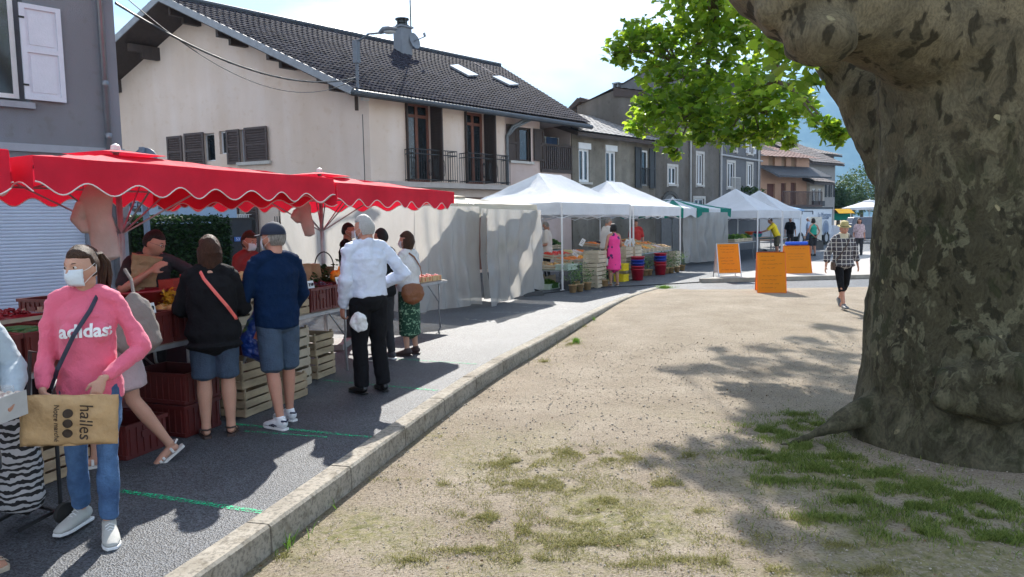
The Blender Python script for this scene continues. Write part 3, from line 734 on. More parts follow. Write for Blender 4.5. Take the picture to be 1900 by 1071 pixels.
a = w3f.P(s_a-.2, zE3-.1, .45); b = w3f.P(s_b, zE3-.1, .45); c_ = w3f.P(s_a-.2, zE3+1.45, -3.6); d_ = w3f.P(s_b, zE3+1.45, -3.6)
mb = MB(); tile_roof(mb, a, b, c_, d_, .3, .3, .02); mb.build('roof_tiles', M('pale_roof_tiles', (.19,.19,.2), .7, .4, 6, .3, rgb2=(.3,.29,.29)), h3)
mb = MB(); mb.add([a-Vector((0,0,.05)), b-Vector((0,0,.05)), d_-Vector((0,0,.05)), c_-Vector((0,0,.05)), a-Vector((0,0,.2)), b-Vector((0,0,.2)), d_-Vector((0,0,.3)), c_-Vector((0,0,.3))], [(0,1,2,3),(4,7,6,5),(0,4,5,1),(0,3,7,4)]); mb.build('roof', MDW, h3)
# tall blue-grey gable house behind it
hb = empty('gabled_house', 'blue-grey gable end rising behind the low grey house, with thin chimneys', 'house', F3+Vector((6,10,0)))
YB = 39.0; pk = AT(1090,184,YB); lft = AT(1052,203,YB); rgt = AT(1262,258,YB)
mb = MB(); mb.poly([Vector((lft.x-.6,YB,0)), Vector((rgt.x,YB+1.2,0)), Vector((rgt.x,YB+1.2,rgt.z-.25)), Vector((pk.x,YB,pk.z-.25)), Vector((lft.x-.6,YB,lft.z-1.0))]); mb.build('wall', M('blue_grey_render', (.16,.175,.21), .95, .08, 2), hb)
dirb = f2*11; mb = MB()
tile_roof(mb, rgt+Vector((.4,-.6,-.1)), rgt+dirb+Vector((.4,-.6,-.1)), pk-f2*.7, pk-f2*.7+dirb, .3, .36, .03)
lf_ = Vector((lft.x-.9,YB-.3,lft.z-1.1)); mb.add([lf_, lf_+dirb, pk-f2*.7+dirb, pk-f2*.7], [(0,1,2,3)])
mb.build('roof_tiles', M('worn_roof_tiles', (.13,.11,.1), .7, .35, 5, .3, rgb2=(.22,.18,.16)), hb)
mb = MB(); mb.bar(pk-f2*.72-Vector((0,0,.08)), rgt+Vector((.4,-.62,-.2)), .05, .22); mb.bar(pk-f2*.72-Vector((0,0,.08)), lf_, .05, .22); mb.build('verge_board', MDW, hb)
MBRK = M('chimney_brick', (.19,.085,.06), .9, .3, 12, .4, 40)
for (x_, y_, w_, hh, Y_, mt) in ((1145,188,.34,.6,41,MZN),(1167,200,.65,1.0,43,MBRK),(1199,205,.72,1.3,43,MBRK)):
    p = AT(x_, y_, Y_); mb = MB(); mb.box(p+Vector((0,0,hh/2-.3)), (w_,w_,hh+.6), (0,0,R(-43))); mb.box(p+Vector((0,0,hh+.04)), (w_*1.2,w_*1.2,.08), (0,0,R(-43)))
    for sx_ in (-1,1): mb.box(p+Vector((sx_*w_*.35,0,hh+.2)), (.07,w_,.26), (0,0,R(-43)))
    mb.box(p+Vector((0,0,hh+.36)), (w_*1.2,w_*1.2,.07), (0,0,R(-43))); mb.build('chimney', mt, hb)
# tall dark terrace house and its twin
def tall_house(s0, s1, ze, mat, name, label, ops, bk=2.2, up=.55):
    BK3 = -w3f.n*(bk*2)
    hh = empty(name, label, 'house', w3f.P(s0,0)); qs = [rectw(*p) for p in ops]
    mb = MB(); w3f.panel(mb, s0, s1, 0, ze, qs, depth=.14)
    mb.add([w3f.P(s0,0), w3f.P(s0,0)+BK3, w3f.P(s0,ze)+BK3, w3f.P(s0,ze), w3f.P(s1,0), w3f.P(s1,0)+BK3, w3f.P(s1,ze)+BK3, w3f.P(s1,ze)], [(0,1,2,3),(4,7,6,5)])
    mb.build('wall', mat, hh)
    for q in qs:
        o = window(w3f, q, hh, .07, 1, .1, mat=MWH, sill=.08, curtain=True)
        mb = MB(); t_ = .13
        for r_ in ((q[0]-t_, q[0], q[2]-t_, q[3]+t_), (q[1], q[1]+t_, q[2]-t_, q[3]+t_), (q[0], q[1], q[3], q[3]+t_)): w3f.box(mb, *r_, .002, .03)
        mb.build('window_surround', MSILL, hh)
    a = w3f.P(s0-.1, ze-.1, .55); b = w3f.P(s1+.1, ze-.1, .55); c_ = w3f.P(s0-.1, ze+up, -bk); d_ = w3f.P(s1+.1, ze+up, -bk)
    mb = MB(); tile_roof(mb, a, b, c_, d_, .32, .4, .03); mb.build('roof_tiles', MATS['worn_roof_tiles'], hh)
    mb = MB(); mb.add([a, b, d_, c_, a-Vector((0,0,.18)), b-Vector((0,0,.18)), d_-Vector((0,0,.4)), c_-Vector((0,0,.4))], [(4,7,6,5),(0,4,5,1),(0,3,7,4),(1,5,6,2)]); e_k = w3f.P(s0-.1, ze-.1, -2*bk-.3); g_k = w3f.P(s1+.1, ze-.1, -2*bk-.3); mb.add([c_, d_, g_k, e_k], [(0,1,2,3)]); mb.build('roof', MDW, hh)
    for q_ in (s0, s1): mb = MB(); mb.add([w3f.P(q_, ze, 0), w3f.P(q_, ze, -2*bk), w3f.P(q_, ze+up-.1, -bk)], [(0,1,2)]); mb.build('gable_wall', mat, hh)
    return hh, qs
h3b, _ = tall_house(s_b+.01, s_c, 7.3, M('brown_grey_render', (.17,.158,.145), .95, .15, 1.5, .5, 30, streak=.2), 'terrace_house', 'dark brown-grey terrace house with an arched doorway and stone window surrounds', [(1240,310,1255,342),(1293,286,1304,343),(1288,369,1306,392)])
mb = MB()
a, b, c, d = rectw(1226,360,1258,470); m_ = (a+b)/2; r_ = (b-a)/2
pts = [w3f.P(m_-r_*math.cos(t_*math.pi/12), 2.1+r_*math.sin(t_*math.pi/12), .02) for t_ in range(13)]
mb.prism([w3f.P(a,0,.02)]+pts+[w3f.P(b,0,.02)], w3f.n*.02); mb.build('arched_door', M('grey_arch_door', (.2,.2,.2), .8), h3b)
mb = MB()
for i in range(12):
    mb.bar(w3f.P(m_-(r_+.08)*math.cos(i*math.pi/12), 2.1+(r_+.08)*math.sin(i*math.pi/12), .03), w3f.P(m_-(r_+.08)*math.cos((i+1)*math.pi/12), 2.1+(r_+.08)*math.sin((i+1)*math.pi/12), .03), .12, .16)
mb.build('door_arch', M('dark_stone', (.09,.085,.08), .9), h3b)
mb = MB(); 
for x_ in (1279,): s_ = sx(x_); mb.tube([w3f.P(s_,0,.07), w3f.P(s_,7.1,.07)], .05, 8)
mb.build('downpipe', M('pale_pipe', (.4,.4,.4), .5), h3b)
h3c, qc3 = tall_house(s_c+.01, s_d, 8.9, M('blue_dark_render', (.135,.14,.15), .95, .1, 1.5, .4, 30), 'terrace_house', 'taller dark slate-grey terrace house with white shutters and wall vines', [(1387,250,1396,285),(1350,302,1362,348),(1386,305,1395,345),(1362,262,1366,280)], 3.5, 1.2)
q = qc3[0]; wsh = M('white_shutter_paint', (.6,.62,.66), .6)
shutter(w3f, (q[0]-.3, q[0]-.02, q[2], q[3]), h3c, wsh); shutter(w3f, (q[1]+.02, q[1]+.32, q[2], q[3]), h3c, wsh)
mb = MB(); s_ = sx(1334); mb.tube([w3f.P(s_+.1,0,.07), w3f.P(s_+.1,8.7,.07)], .06, 8); s_ = sx(1405); mb.tube([w3f.P(s_,0,.07), w3f.P(s_,8.7,.07)], .05, 8)
s0_, z0_ = w3f.px(1335,287); mb.tube([w3f.P(s0_,z0_,.06), w3f.P(s_d+.1,z0_-.1,.06)], .05, 6)
mb.build('downpipe', MATS['pale_pipe'], h3c)
mb = MB(); q = qc3[1]
for k in range(9): s_ = q[0]-.1+(q[1]-q[0]+.3)*k/8; w3f.box(mb, s_-.012, s_+.012, q[2]-.35, q[2]+.5, .25, .27)
w3f.box(mb, q[0]-.1, q[1]+.2, q[2]+.48, q[2]+.52, .24, .28); w3f.box(mb, q[0]-.1, q[1]+.2, q[2]-.37, q[2]-.33, 0, .28); mb.build('balcony_rail', MSILL, h3c)
# ---- salmon house
wp = Wall((18.8,55,0), hd(56))
h4 = empty('salmon_house', 'salmon pink house with a dark lean roof over its balcony, end of the street', 'house', (18.8,55,0))
MW4 = M('salmon_render', (.50,.31,.22), .95, .06, 1.5)
e4 = wp.px(1501,340)[0]; z4 = wp.px(1450,291)[1]
ops4 = [wp.rect(*p) for p in ((1426,288,1438,312),(1450,289,1459,312),(1468,290,1478,312))]; opl = [wp.rect(*p) for p in ((1423,341,1438,375),(1449,340,1458,380),(1467,339,1477,380))]
mb = MB(); wp.panel(mb, -.3, e4, 0, z4, ops4+opl, depth=.25)
mb.add([wp.P(e4,0), wp.P(e4,0)-wp.n*9, wp.P(e4,z4)-wp.n*9, wp.P(e4,z4)], [(0,1,2,3)]); mb.build('wall', MW4, h4)
for q in ops4: mb = MB(); wp.box(mb, q[0], q[1], q[2], q[3], -.22, -.18); mb.build('roller_blind', M('tan_blind', (.3,.2,.13), .8), h4)
for q in opl: mb = MB(); wp.box(mb, q[0], q[1], q[2], q[3], -.22, -.15); mb.build('door', M('red_brown_door', (.13,.05,.04), .7), h4)
a = wp.P(-.6, z4-.1, .7); b = wp.P(e4+.4, z4-.1, .7); mb = MB(); tile_roof(mb, a, b, wp.P(-.6,z4+1.3,-3.5), wp.P(e4-1.0,z4+1.3,-3.5), .45, .5, .04); mb.build('roof_tiles', M('rose_tiles', (.22,.13,.11), .8, .3, 3), h4)
mb = MB(); mb.prism([wp.P(.6,z4+1.2,-3.4), wp.P(3.4,z4+1.2,-3.4), wp.P(2.0,z4+2.1,-3.4)], -wp.n*3); mb.box(wp.P(3.7,z4+1.9,-4), (.9,.6,1.2)); mb.build('dormer', M('dormer_wall', (.16,.1,.09), .9), h4)
zp = wp.px(1450,329)[1]
a = wp.P(-.2, zp, 1.7); b = wp.P(e4+.2, zp, 1.7); mb = MB(); mb.prism([wp.P(-.2,zp+.0,1.7), wp.P(-.2,zp+.85,0.02), wp.P(-.2,zp+.7,.02), wp.P(-.2,zp-.14,1.7)], wp.u*(e4+.6)); mb.build('lean_roof', M('slate_lean', (.06,.062,.07), .7, .2, 4), h4)
zb = wp.px(1450,381)[1]
mb = MB(); wp.box(mb, 1.0, e4, zb-.15, zb, 0, 1.2); wp.box(mb, 1.0, e4, zb+.95, zb+1.02, 1.15, 1.2)
for k in range(34): s_ = 1.0+(e4-1.0)*k/33; wp.box(mb, s_-.018, s_+.018, zb, zb+.95, 1.16, 1.19)
mb.build('balcony', M('brown_rail', (.09,.06,.055), .7), h4)
# cream and grey houses at the end
def simple_house(px0, px1, ytop, Y, hdg, mat, name, label, wins, roofh=1.2, depth=8, roofmat=None, ov=.6):
    A = AT(px0, 380, Y); w = Wall((A.x, A.y), hd(hdg)); hh = empty(name, label, 'house', (A.x,A.y,0)); e = w.px(px1, 350)[0]; zt = w.px((px0+px1)/2, ytop)[1]
    qs = [w.rect(*p) for p in wins]; mb = MB(); w.panel(mb, 0, e, 0, zt, qs, depth=.2)
    mb.add([w.P(e,0), w.P(e,0)-w.n*depth, w.P(e,zt)-w.n*depth, w.P(e,zt), w.P(0,0), w.P(0,0)-w.n*depth, w.P(0,zt)-w.n*depth, w.P(0,zt)], [(0,1,2,3),(4,7,6,5)])
    mb.add([w.P(0,zt), w.P(0,zt)-w.n*depth, w.P(0,zt+roofh)-w.n*depth/2], [(0,1,2)])
    mb.build('wall', mat, hh)
    for q in qs: window(w, q, hh, .08, 1, .12)
    mb = MB(); tile_roof(mb, w.P(-ov,zt-.15,ov), w.P(e+ov,zt-.15,ov), w.P(-ov,zt+roofh,-depth/2), w.P(e+ov,zt+roofh,-depth/2), .5, .5, .04); mb.build('roof_tiles', roofmat or MATS['worn_roof_tiles'], hh)
    mb = MB(); 
    for o_, z_ in ((ov, zt-.15), (-depth-ov, zt-.15)):
        mb.prism([w.P(-ov,z_-.05,o_), w.P(-ov,zt+roofh-.05,-depth/2), w.P(-ov,zt+roofh-.25,-depth/2), w.P(-ov,z_-.22,o_)], w.u*(e+2*ov))
    mb.build('roof', MDW, hh)
    return w, hh, zt, e
MW5 = M('pale_cream_render', (.46,.42,.37), .95, .08, 2); MW6 = M('pale_grey_render', (.3,.29,.28), .95, .08, 2)
w5, h5, zt5, e5 = simple_house(1502, 1530, 335, 58, 46, MW5, 'cream_cottage', 'small cream house with two tall windows right after the salmon house', [(1507,350,1514,378),(1518,350,1525,378)], 1.6)
mb = MB()
for p in ((1507,373,1514,383),(1518,373,1525,383)): q = w5.rect(*p); w5.box(mb, q[0]-.1, q[1]+.1, q[2], q[3], .02, .2)
mb.build('window_rail', MIR, h5)
w6, h6, zt6, e6 = simple_house(1500, 1549, 300, 66, 50, MW6, 'tall_grey_house', 'tall pale grey house with dark shutters and stacked roofs before the trees', [(1533,337,1536,365),(1542,340,1545,365)], 2.6, 10)
for p in ((1530,337,1533,366),(1537,337,1539,366),(1541,339,1542,366),(1546,340,1548,366)): q = w6.rect(*p); shutter(w6, q, h6, dgs, louv=False)
w7, h7, zt7, e7 = simple_house(1503, 1546, 284, 74, 52, M('brown_attic_wall', (.17,.13,.12), .9), 'brown_attic_house', 'brown topmost house whose roof rises above the pale grey house', [(1531,297,1536,303)], 1.2, 8)
# ================================================================ PLANE TREE
nprng = np.random.default_rng(5)
def bark_mat():
    m = bpy.data.materials.new('plane_bark'); m.use_nodes = True; n = m.node_tree.nodes; l = m.node_tree.links; b = n['Principled BSDF']
    b.inputs['Roughness'].default_value = .85; b.inputs['Specular IOR Level'].default_value = .25
    t = n.new('ShaderNodeTexCoord'); mp = n.new('ShaderNodeMapping'); mp.inputs['Scale'].default_value = (1,1,.62); l.new(t.outputs['Object'], mp.inputs[0])
    wn = n.new('ShaderNodeTexNoise'); wn.inputs['Scale'].default_value = 4; wn.inputs['Detail'].default_value = 5; l.new(mp.outputs[0], wn.inputs['Vector'])
    dv = n.new('ShaderNodeVectorMath'); dv.operation = 'MULTIPLY_ADD'; dv.inputs[1].default_value = (.22,.22,.22); l.new(wn.outputs['Color'], dv.inputs[0]); l.new(mp.outputs[0], dv.inputs[2])
    def N(sc, det=4, src=None):
        x = n.new('ShaderNodeTexNoise'); x.inputs['Scale'].default_value = sc; x.inputs['Detail'].default_value = det; x.inputs['Roughness'].default_value = .55; l.new(src or dv.outputs[0], x.inputs['Vector']); return x.outputs[0]
    def rmp(src, p0, p1, c0=(0,0,0,1), c1=(1,1,1,1), const=False):
        x = n.new('ShaderNodeValToRGB'); x.color_ramp.elements[0].position = p0; x.color_ramp.elements[1].position = p1; x.color_ramp.elements[0].color = c0; x.color_ramp.elements[1].color = c1
        l.new(src, x.inputs[0]); return x.outputs[0]
    def mix(f, a, c, mode='MIX'):
        x = n.new('ShaderNodeMix'); x.data_type = 'RGBA'; x.blend_type = mode
        if isinstance(f, float): x.inputs[0].default_value = f
        else: l.new(f, x.inputs[0])
        for i, v in ((6,a),(7,c)):
            if isinstance(v, tuple): x.inputs[i].default_value = v
            else: l.new(v, x.inputs[i])
        return x.outputs[2]
    sep = n.new('ShaderNodeSeparateXYZ'); l.new(t.outputs['Object'], sep.inputs[0])
    hi = n.new('ShaderNodeMapRange'); hi.inputs['From Min'].default_value = 1.6; hi.inputs['From Max'].default_value = 3.1; l.new(sep.outputs['Z'], hi.inputs['Value'])
    base = rmp(N(2.2, 6), .35, .65, (.058,.052,.034,1), (.108,.10,.07,1))
    base = mix(rmp(N(8, 3), .52, .55), base, (.16,.155,.115,1))           # pale grey plates
    base = mix(rmp(N(12, 3), .54, .60), base, (.035,.032,.02,1))         # old brown plates
    base = mix(rmp(N(5, 3), .60, .62), base, (.048,.052,.027,1))            # olive plates
    pale = mix(rmp(N(4.4, 4), .42, .60), (.26,.22,.165,1), (.17,.145,.11,1)); pale = mix(rmp(N(7.5, 3), .55, .60), pale, (.06,.05,.035,1))
    base = mix(hi.outputs[0], base, pale)
    v = n.new('ShaderNodeTexVoronoi'); v.inputs['Scale'].default_value = 4.2; l.new(dv.outputs[0], v.inputs['Vector'])
    base = mix(rmp(v.outputs['Distance'], .07, .085, (1,1,1,1), (0,0,0,1)), base, (.42,.38,.27,1))   # fresh cream scars
    low = n.new('ShaderNodeMapRange'); low.inputs['From Min'].default_value = .9; low.inputs['From Max'].default_value = -.1; l.new(sep.outputs['Z'], low.inputs['Value'])
    moss = n.new('ShaderNodeMath'); moss.operation = 'MULTIPLY'; moss.inputs[1].default_value = .7; l.new(low.outputs[0], moss.inputs[0])
    base = mix(moss.outputs[0], base, rmp(N(9,6), .4, .6, (.055,.055,.035,1), (.15,.14,.11,1)))
    fine = rmp(N(60, 5), .35, .6, (.62,.62,.62,1), (1.15,1.15,1.15,1)); base = mix(.8, base, fine, 'MULTIPLY')
    dk = n.new('ShaderNodeMix'); dk.data_type = 'RGBA'; dk.blend_type = 'MULTIPLY'; dk.inputs[0].default_value = 1; dk.inputs[7].default_value = (.64,.63,.52,1); l.new(base, dk.inputs[6]); base = dk.outputs[2]
    l.new(base, b.inputs['Base Color'])
    bp = n.new('ShaderNodeBump'); bp.inputs['Strength'].default_value = .7; bp.inputs['Distance'].default_value = .025
    ad = n.new('ShaderNodeMath'); ad.operation = 'ADD'; l.new(N(7, 6), ad.inputs[0])
    a2 = n.new('ShaderNodeMath'); a2.operation = 'MULTIPLY'; a2.inputs[1].default_value = .35; l.new(N(45, 5), a2.inputs[0]); l.new(a2.outputs[0], ad.inputs[1])
    l.new(ad.outputs[0], bp.inputs['Height']); l.new(bp.outputs[0], b.inputs['Normal'])
    return m
MBK = bark_mat()
TC = Vector((3.80,5.98,0))
tree = empty('plane_tree', 'huge old plane tree with mottled bark and leafy limb reaching over the gravel', 'tree', TC)
mb = MB()
mb.tube([TC+Vector((0,0,-.5)), TC+Vector((0,0,-.1)), TC+Vector((0,0,.25)), TC+Vector((-.0,0,.7)), TC+Vector((0,0,1.3)), TC+Vector((0,0,2.1)), TC+Vector((.02,0,2.8)), TC+Vector((.05,0,3.5)), TC+Vector((.1,.1,4.6))],
        [.98, .93, .84, .79, .755, .74, .77, .86, .85], 40)
# roots
root_tip = G(1447,818,-.12)
for tip, r0, r1, z0 in ((root_tip, .14, .04, .10), (Vector((5.2,5.6,-.1)), .4, .2, .3), (Vector((4.6,7.3,-.1)), .4, .2, .3)):
    d = Vector((tip.x-TC.x, tip.y-TC.y, 0)); a = TC+d*.30; a.z = z0+.25; q = TC+d*.66; q.z = z0*.38-.02
    mb.tube([a, q, Vector((tip.x, tip.y, tip.z-.06))], [r0, (r0+r1)*.42, r1], 14)
# limb towards the upper left, burls under it
LA = [TC+Vector((.05,-.1,2.3)), TC+Vector((-.32,-.18,3.05)), AT(1600,10,5.55), AT(1470,-10,5.4), AT(1380,-95,5.7), AT(1250,-210,6.6)]
mb.tube(LA, [.66,.52,.40,.36,.33,.28], 22)
mb.ell(AT(1490,72,5.25), (.17,.17,.15)); mb.ell(AT(1520,70,5.2), (.24,.2,.2)); mb.ell(AT(1440,22,5.3), (.17,.15,.15)); mb.ell(AT(1478,95,5.35), (.11,.1,.08))
LB = [TC+Vector((-.0,.4,1.9)), TC+Vector((-.34,.60,2.5)), AT(1602,170,6.9), AT(1548,92,7.3), AT(1420,-50,8.3), AT(1300,-120,9.6)]
mb.tube(LB, [.48,.38,.28,.25,.22,.16], 18)
mb.ell(AT(1580,190,6.75), (.14,.16,.16)); mb.ell(AT(1548,120,7.0), (.16,.16,.13))
mb.tube([TC+Vector((.1,.2,4.2)), TC+Vector((-.6,1.0,5.6)), TC+Vector((-1.6,2.4,7.0)), TC+Vector((-2.6,4.0,8.0))], [.5,.35,.25,.14], 12)
mb.tube([TC+Vector((.2,.1,4.2)), TC+Vector((1.1,.6,5.8)), TC+Vector((2.4,1.6,7.2))], [.55,.36,.2], 12)
mb.tube([TC+Vector((.1,-.1,4.2)), TC+Vector((.1,-.7,5.9)), TC+Vector((-.4,-1.5,7.4))], [.5,.33,.2], 12)
# burls low on the trunk
for (px, py, Y, r) in ((1800,705,5.2,.22),(1862,742,5.13,.24),(1770,740,5.2,.17),(1830,640,5.16,.13),(1880,690,5.05,.17)): mb.ell(AT(px,py,Y), (r*1.2, r*.62, r*.72))
trunk = mb.build('trunk', MBK, tree, smooth=True)
rm = trunk.modifiers.new('remesh', 'REMESH'); rm.mode = 'VOXEL'; rm.voxel_size = .035; rm.use_smooth_shade = True
sm = trunk.modifiers.new('smooth', 'SMOOTH'); sm.factor = .6; sm.iterations = 9
tx = bpy.data.textures.new('bark_swell', 'CLOUDS'); tx.noise_scale = .55; tx.noise_depth = 3
dm = trunk.modifiers.new('displace', 'DISPLACE'); dm.texture = tx; dm.strength = .13; dm.mid_level = .5; dm.texture_coords = 'GLOBAL'
tx2 = bpy.data.textures.new('bark_ripple', 'CLOUDS'); tx2.noise_scale = .12; tx2.noise_depth = 4
dm = trunk.modifiers.new('displace_fine', 'DISPLACE'); dm.texture = tx2; dm.strength = .022; dm.mid_level = .5; dm.texture_coords = 'GLOBAL'
# leaves: five-lobed blades
LEAF = np.array([(0,-.42,0),(.20,-.40,0),(.46,-.30,-.06),(.30,-.06,0),(.56,.14,-.09),(.26,.20,0),(.22,.36,.0),(0,.66,-.10),(-.22,.36,0),(-.26,.20,0),(-.56,.14,-.09),(-.30,-.06,0),(-.46,-.30,-.06),(-.20,-.40,0)], dtype=float)
LC = np.array([(0,-.05,.03)]); LV = np.vstack([LC, LEAF]); LFc = np.array([(0, 1+i, 1+(i+1)%14) for i in range(14)])
def leaves(centres, sizes, normals=None, droop=.55):
    k = len(centres); 
    nrm = nprng.normal(size=(k,3))*.62 + np.array([0,0,.95]); nrm /= np.linalg.norm(nrm, axis=1)[:,None]
    th = nprng.uniform(0, 2*np.pi, k); up = np.stack([np.cos(th), np.sin(th), -droop*np.ones(k)], 1)
    y = up - nrm*(up*nrm).sum(1)[:,None]; y /= np.linalg.norm(y, axis=1)[:,None]; x = np.cross(y, nrm)
    s = np.asarray(sizes)[:,None,None]; jit = 1+nprng.normal(size=(k,len(LV),1))*.08
    V = centres[:,None,:] + s*jit*(LV[None,:,0:1]*x[:,None,:] + LV[None,:,1:2]*y[:,None,:] + LV[None,:,2:3]*nrm[:,None,:])
    F = LFc[None]+(np.arange(k)*len(LV))[:,None,None]
    return V.reshape(-1,3), F.reshape(-1,3)
blobs = [(1150,100,12.2,.34),(1185,62,12,.36),(1165,95,12,.3),(1225,80,12,.5),(1285,60,11.5,.55),(1335,20,11,.6),(1215,130,12,.42),(1270,150,11.5,.5),(1330,120,11,.6),(1390,60,10.5,.6),(1395,165,10,.45),
  (1220,195,12,.42),(1188,232,12,.30),(1205,215,12,.36),(1265,225,11.5,.45),(1238,268,11.5,.26),(1252,288,11.5,.13),(1325,195,11,.6),(1310,240,11,.30),(1300,262,11,.12),(1380,215,10.5,.5),(1376,258,10.5,.18),(1440,185,10,.5),(1445,235,10,.28),(1468,262,10,.13),
  (1490,200,9.5,.22),(1540,240,9,.2),(1552,255,9,.13),(1520,232,9,.16),(1300,-20,11,.7),(1380,-30,10,.8),(1290,190,11.4,.5),(1350,260,10.8,.2),(1410,250,10.3,.26)]
pts = []; szs = []; twigs = []
for (px, py, Y, r) in blobs:
    c = AT(px, py, Y); n_ = int(900*r**1.9)+20
    k = 0
    while k < n_:
        d = nprng.normal(size=3); d /= np.linalg.norm(d); rr = r*nprng.uniform(.15,1.05)**.7
        p = np.array(c)+d*rr*np.array([1,1.3,.8])
        if noise.noise(Vector(p*3.1)) < -.22 and nprng.random() < .75: k += .25; continue
        pts.append(p); szs.append(nprng.uniform(.055,.155)); k += 1
    twigs.append((c, r))
for (px, py, Y, r, n_) in ((1432,45,6.6,.25,26),(1452,100,6.3,.22,24),(1425,75,6.1,.18,10),(1480,128,6.8,.2,22),(1400,20,7,.3,28),(1510,150,7.1,.14,14),(1440,150,7.2,.28,26),(1490,175,7.6,.2,16)):
    c = np.array(AT(px,py,Y))
    for _ in range(n_): pts.append(c+nprng.normal(size=3)*r*.45); szs.append(nprng.uniform(.08,.14))
# the crown above the frame: where the dappled shade on the gravel comes from
shade = [(1300,860,6.4,.42),(1400,850,6.8,.5),(1480,860,7,.5),(1560,900,6.6,.45),(1650,930,6.4,.6),(1740,980,6.6,.7),(1850,960,6.8,.8),(1640,1010,7,.45),(1600,1060,6.6,.4),(1760,1060,6.2,.6),(1880,1050,6.4,.7),(1380,905,7.1,.3),(1460,760,7.4,.3),(1540,765,7.2,.35),(1620,860,7.2,.5),(1550,1030,7.2,.22),(1420,990,7.3,.2),(1500,905,7,.3),(1262,690,8.9,.22),(1310,684,8.9,.3),(1370,668,8.9,.34),(1430,650,8.9,.3),(1330,650,9.1,.15),(1500,634,9.1,.3),(1560,614,9.3,.3),(1400,692,8.8,.4),(1480,680,8.9,.45),(1550,662,9,.5),(1560,705,8.6,.4),(1440,765,8.3,.3),(1400,775,8.3,.2),(1500,755,8.3,.35),(1560,735,8.3,.35),(1530,612,9.3,.2)]
for (px, py, z, r) in shade:
    g_ = G(px, py, -.15); c = g_ + SUNV*((z+.15)/SUNV.z); n_ = int(420*r**1.8)+10
    for _ in range(n_):
        d = nprng.normal(size=3); d /= np.linalg.norm(d); p = np.array(c)+d*r*nprng.uniform(.2,1.1)*np.array([1,1.2,.6]); pts.append(p); szs.append(nprng.uniform(.09,.18))
    twigs.append((c, r))
for _ in range(60):
    a = nprng.uniform(0,2*np.pi); r = nprng.uniform(.5,3.4); c = np.array([TC.x+1.6+r*np.cos(a), TC.y+.6+r*np.sin(a), nprng.uniform(6.8,9.5)])
    for _ in range(38): pts.append(c+nprng.normal(size=3)*.42); szs.append(nprng.uniform(.1,.19))
pts = np.array(pts); V, F = leaves(pts, szs)
ml = bpy.data.materials.new('plane_leaf'); ml.use_nodes = True; n = ml.node_tree.nodes; l = ml.node_tree.links; b = n['Principled BSDF']
b.inputs['Roughness'].default_value = .42; b.inputs['Specular IOR Level'].default_value = .45
geo = n.new('ShaderNodeNewGeometry'); r1 = n.new('ShaderNodeValToRGB'); r1.color_ramp.elements[0].color = (.028,.075,.014,1); r1.color_ramp.elements[1].color = (.085,.17,.03,1); l.new(geo.outputs['Random Per Island'], r1.inputs[0]); l.new(r1.outputs[0], b.inputs['Base Color'])
r2 = n.new('ShaderNodeValToRGB'); r2.color_ramp.elements[0].color = (.18,.38,.02,1); r2.color_ramp.elements[1].color = (.62,.80,.06,1); l.new(geo.outputs['Random Per Island'], r2.inputs[0])
tr = n.new('ShaderNodeBsdfTranslucent'); l.new(r2.outputs[0], tr.inputs[0]); mx = n.new('ShaderNodeMixShader'); mx.inputs[0].default_value = .58; l.new(b.outputs[0], mx.inputs[1]); l.new(tr.outputs[0], mx.inputs[2]); l.new(mx.outputs[0], n['Material Output'].inputs[0])
crown = bpy.data.objects.new('crown', fast_mesh('crown', V, F, ml)); COL.objects.link(crown); crown.parent = tree; crown.matrix_parent_inverse = Matrix.Translation(-TC)
# branches and twigs
mb = MB(); MTW = M('twig_bark', (.11,.09,.06), .9, .25, 9)
mains = [LB[-1], LB[-2], LA[-1], TC+Vector((-2.6,4.0,8.0)), TC+Vector((-1.6,2.4,7.0)), TC+Vector((2.4,1.6,7.2)), TC+Vector((-.4,-1.5,7.4))]
hub = AT(1330,60,11.2); hub2 = AT(1440,150,9.6)
mb.tube([LB[-1], (LB[-1]+hub)/2+Vector((0,0,.1)), hub], [.13,.09,.05], 8); mb.tube([LB[-2], (LB[-2]+hub2)/2+Vector((0,0,.1)), hub2], [.09,.07,.045], 8)
hubs = [hub, hub2, AT(1260,120,11.7), AT(1300,200,11.3), AT(1390,200,10.3)]
for a, b_ in ((hub, hubs[2]), (hub, hubs[3]), (hub2, hubs[4])): mb.tube([a, (a+b_)/2+Vector((0,.1,.06)), b_], [.05,.035,.022], 6)
for c, r in twigs:
    h = min(hubs if c.z < 5.6 else mains, key=lambda q: (q-c).length)
    mid = (h+c)/2+Vector((0,0,.12)); mb.tube([h, mid, c], [.022 if c.z < 5.6 else .05, .016 if c.z < 5.6 else .03, .006], 5)
    for k in range(5):
        d = Vector((rnd.gauss(0,1), rnd.gauss(0,1), rnd.gauss(0,.6))).normalized()*r*.9; mb.tube([c.lerp(mid,.2), c+d*.5, c+d], [.007,.005,.003], 4)
mb.build('branches', MTW, tree)

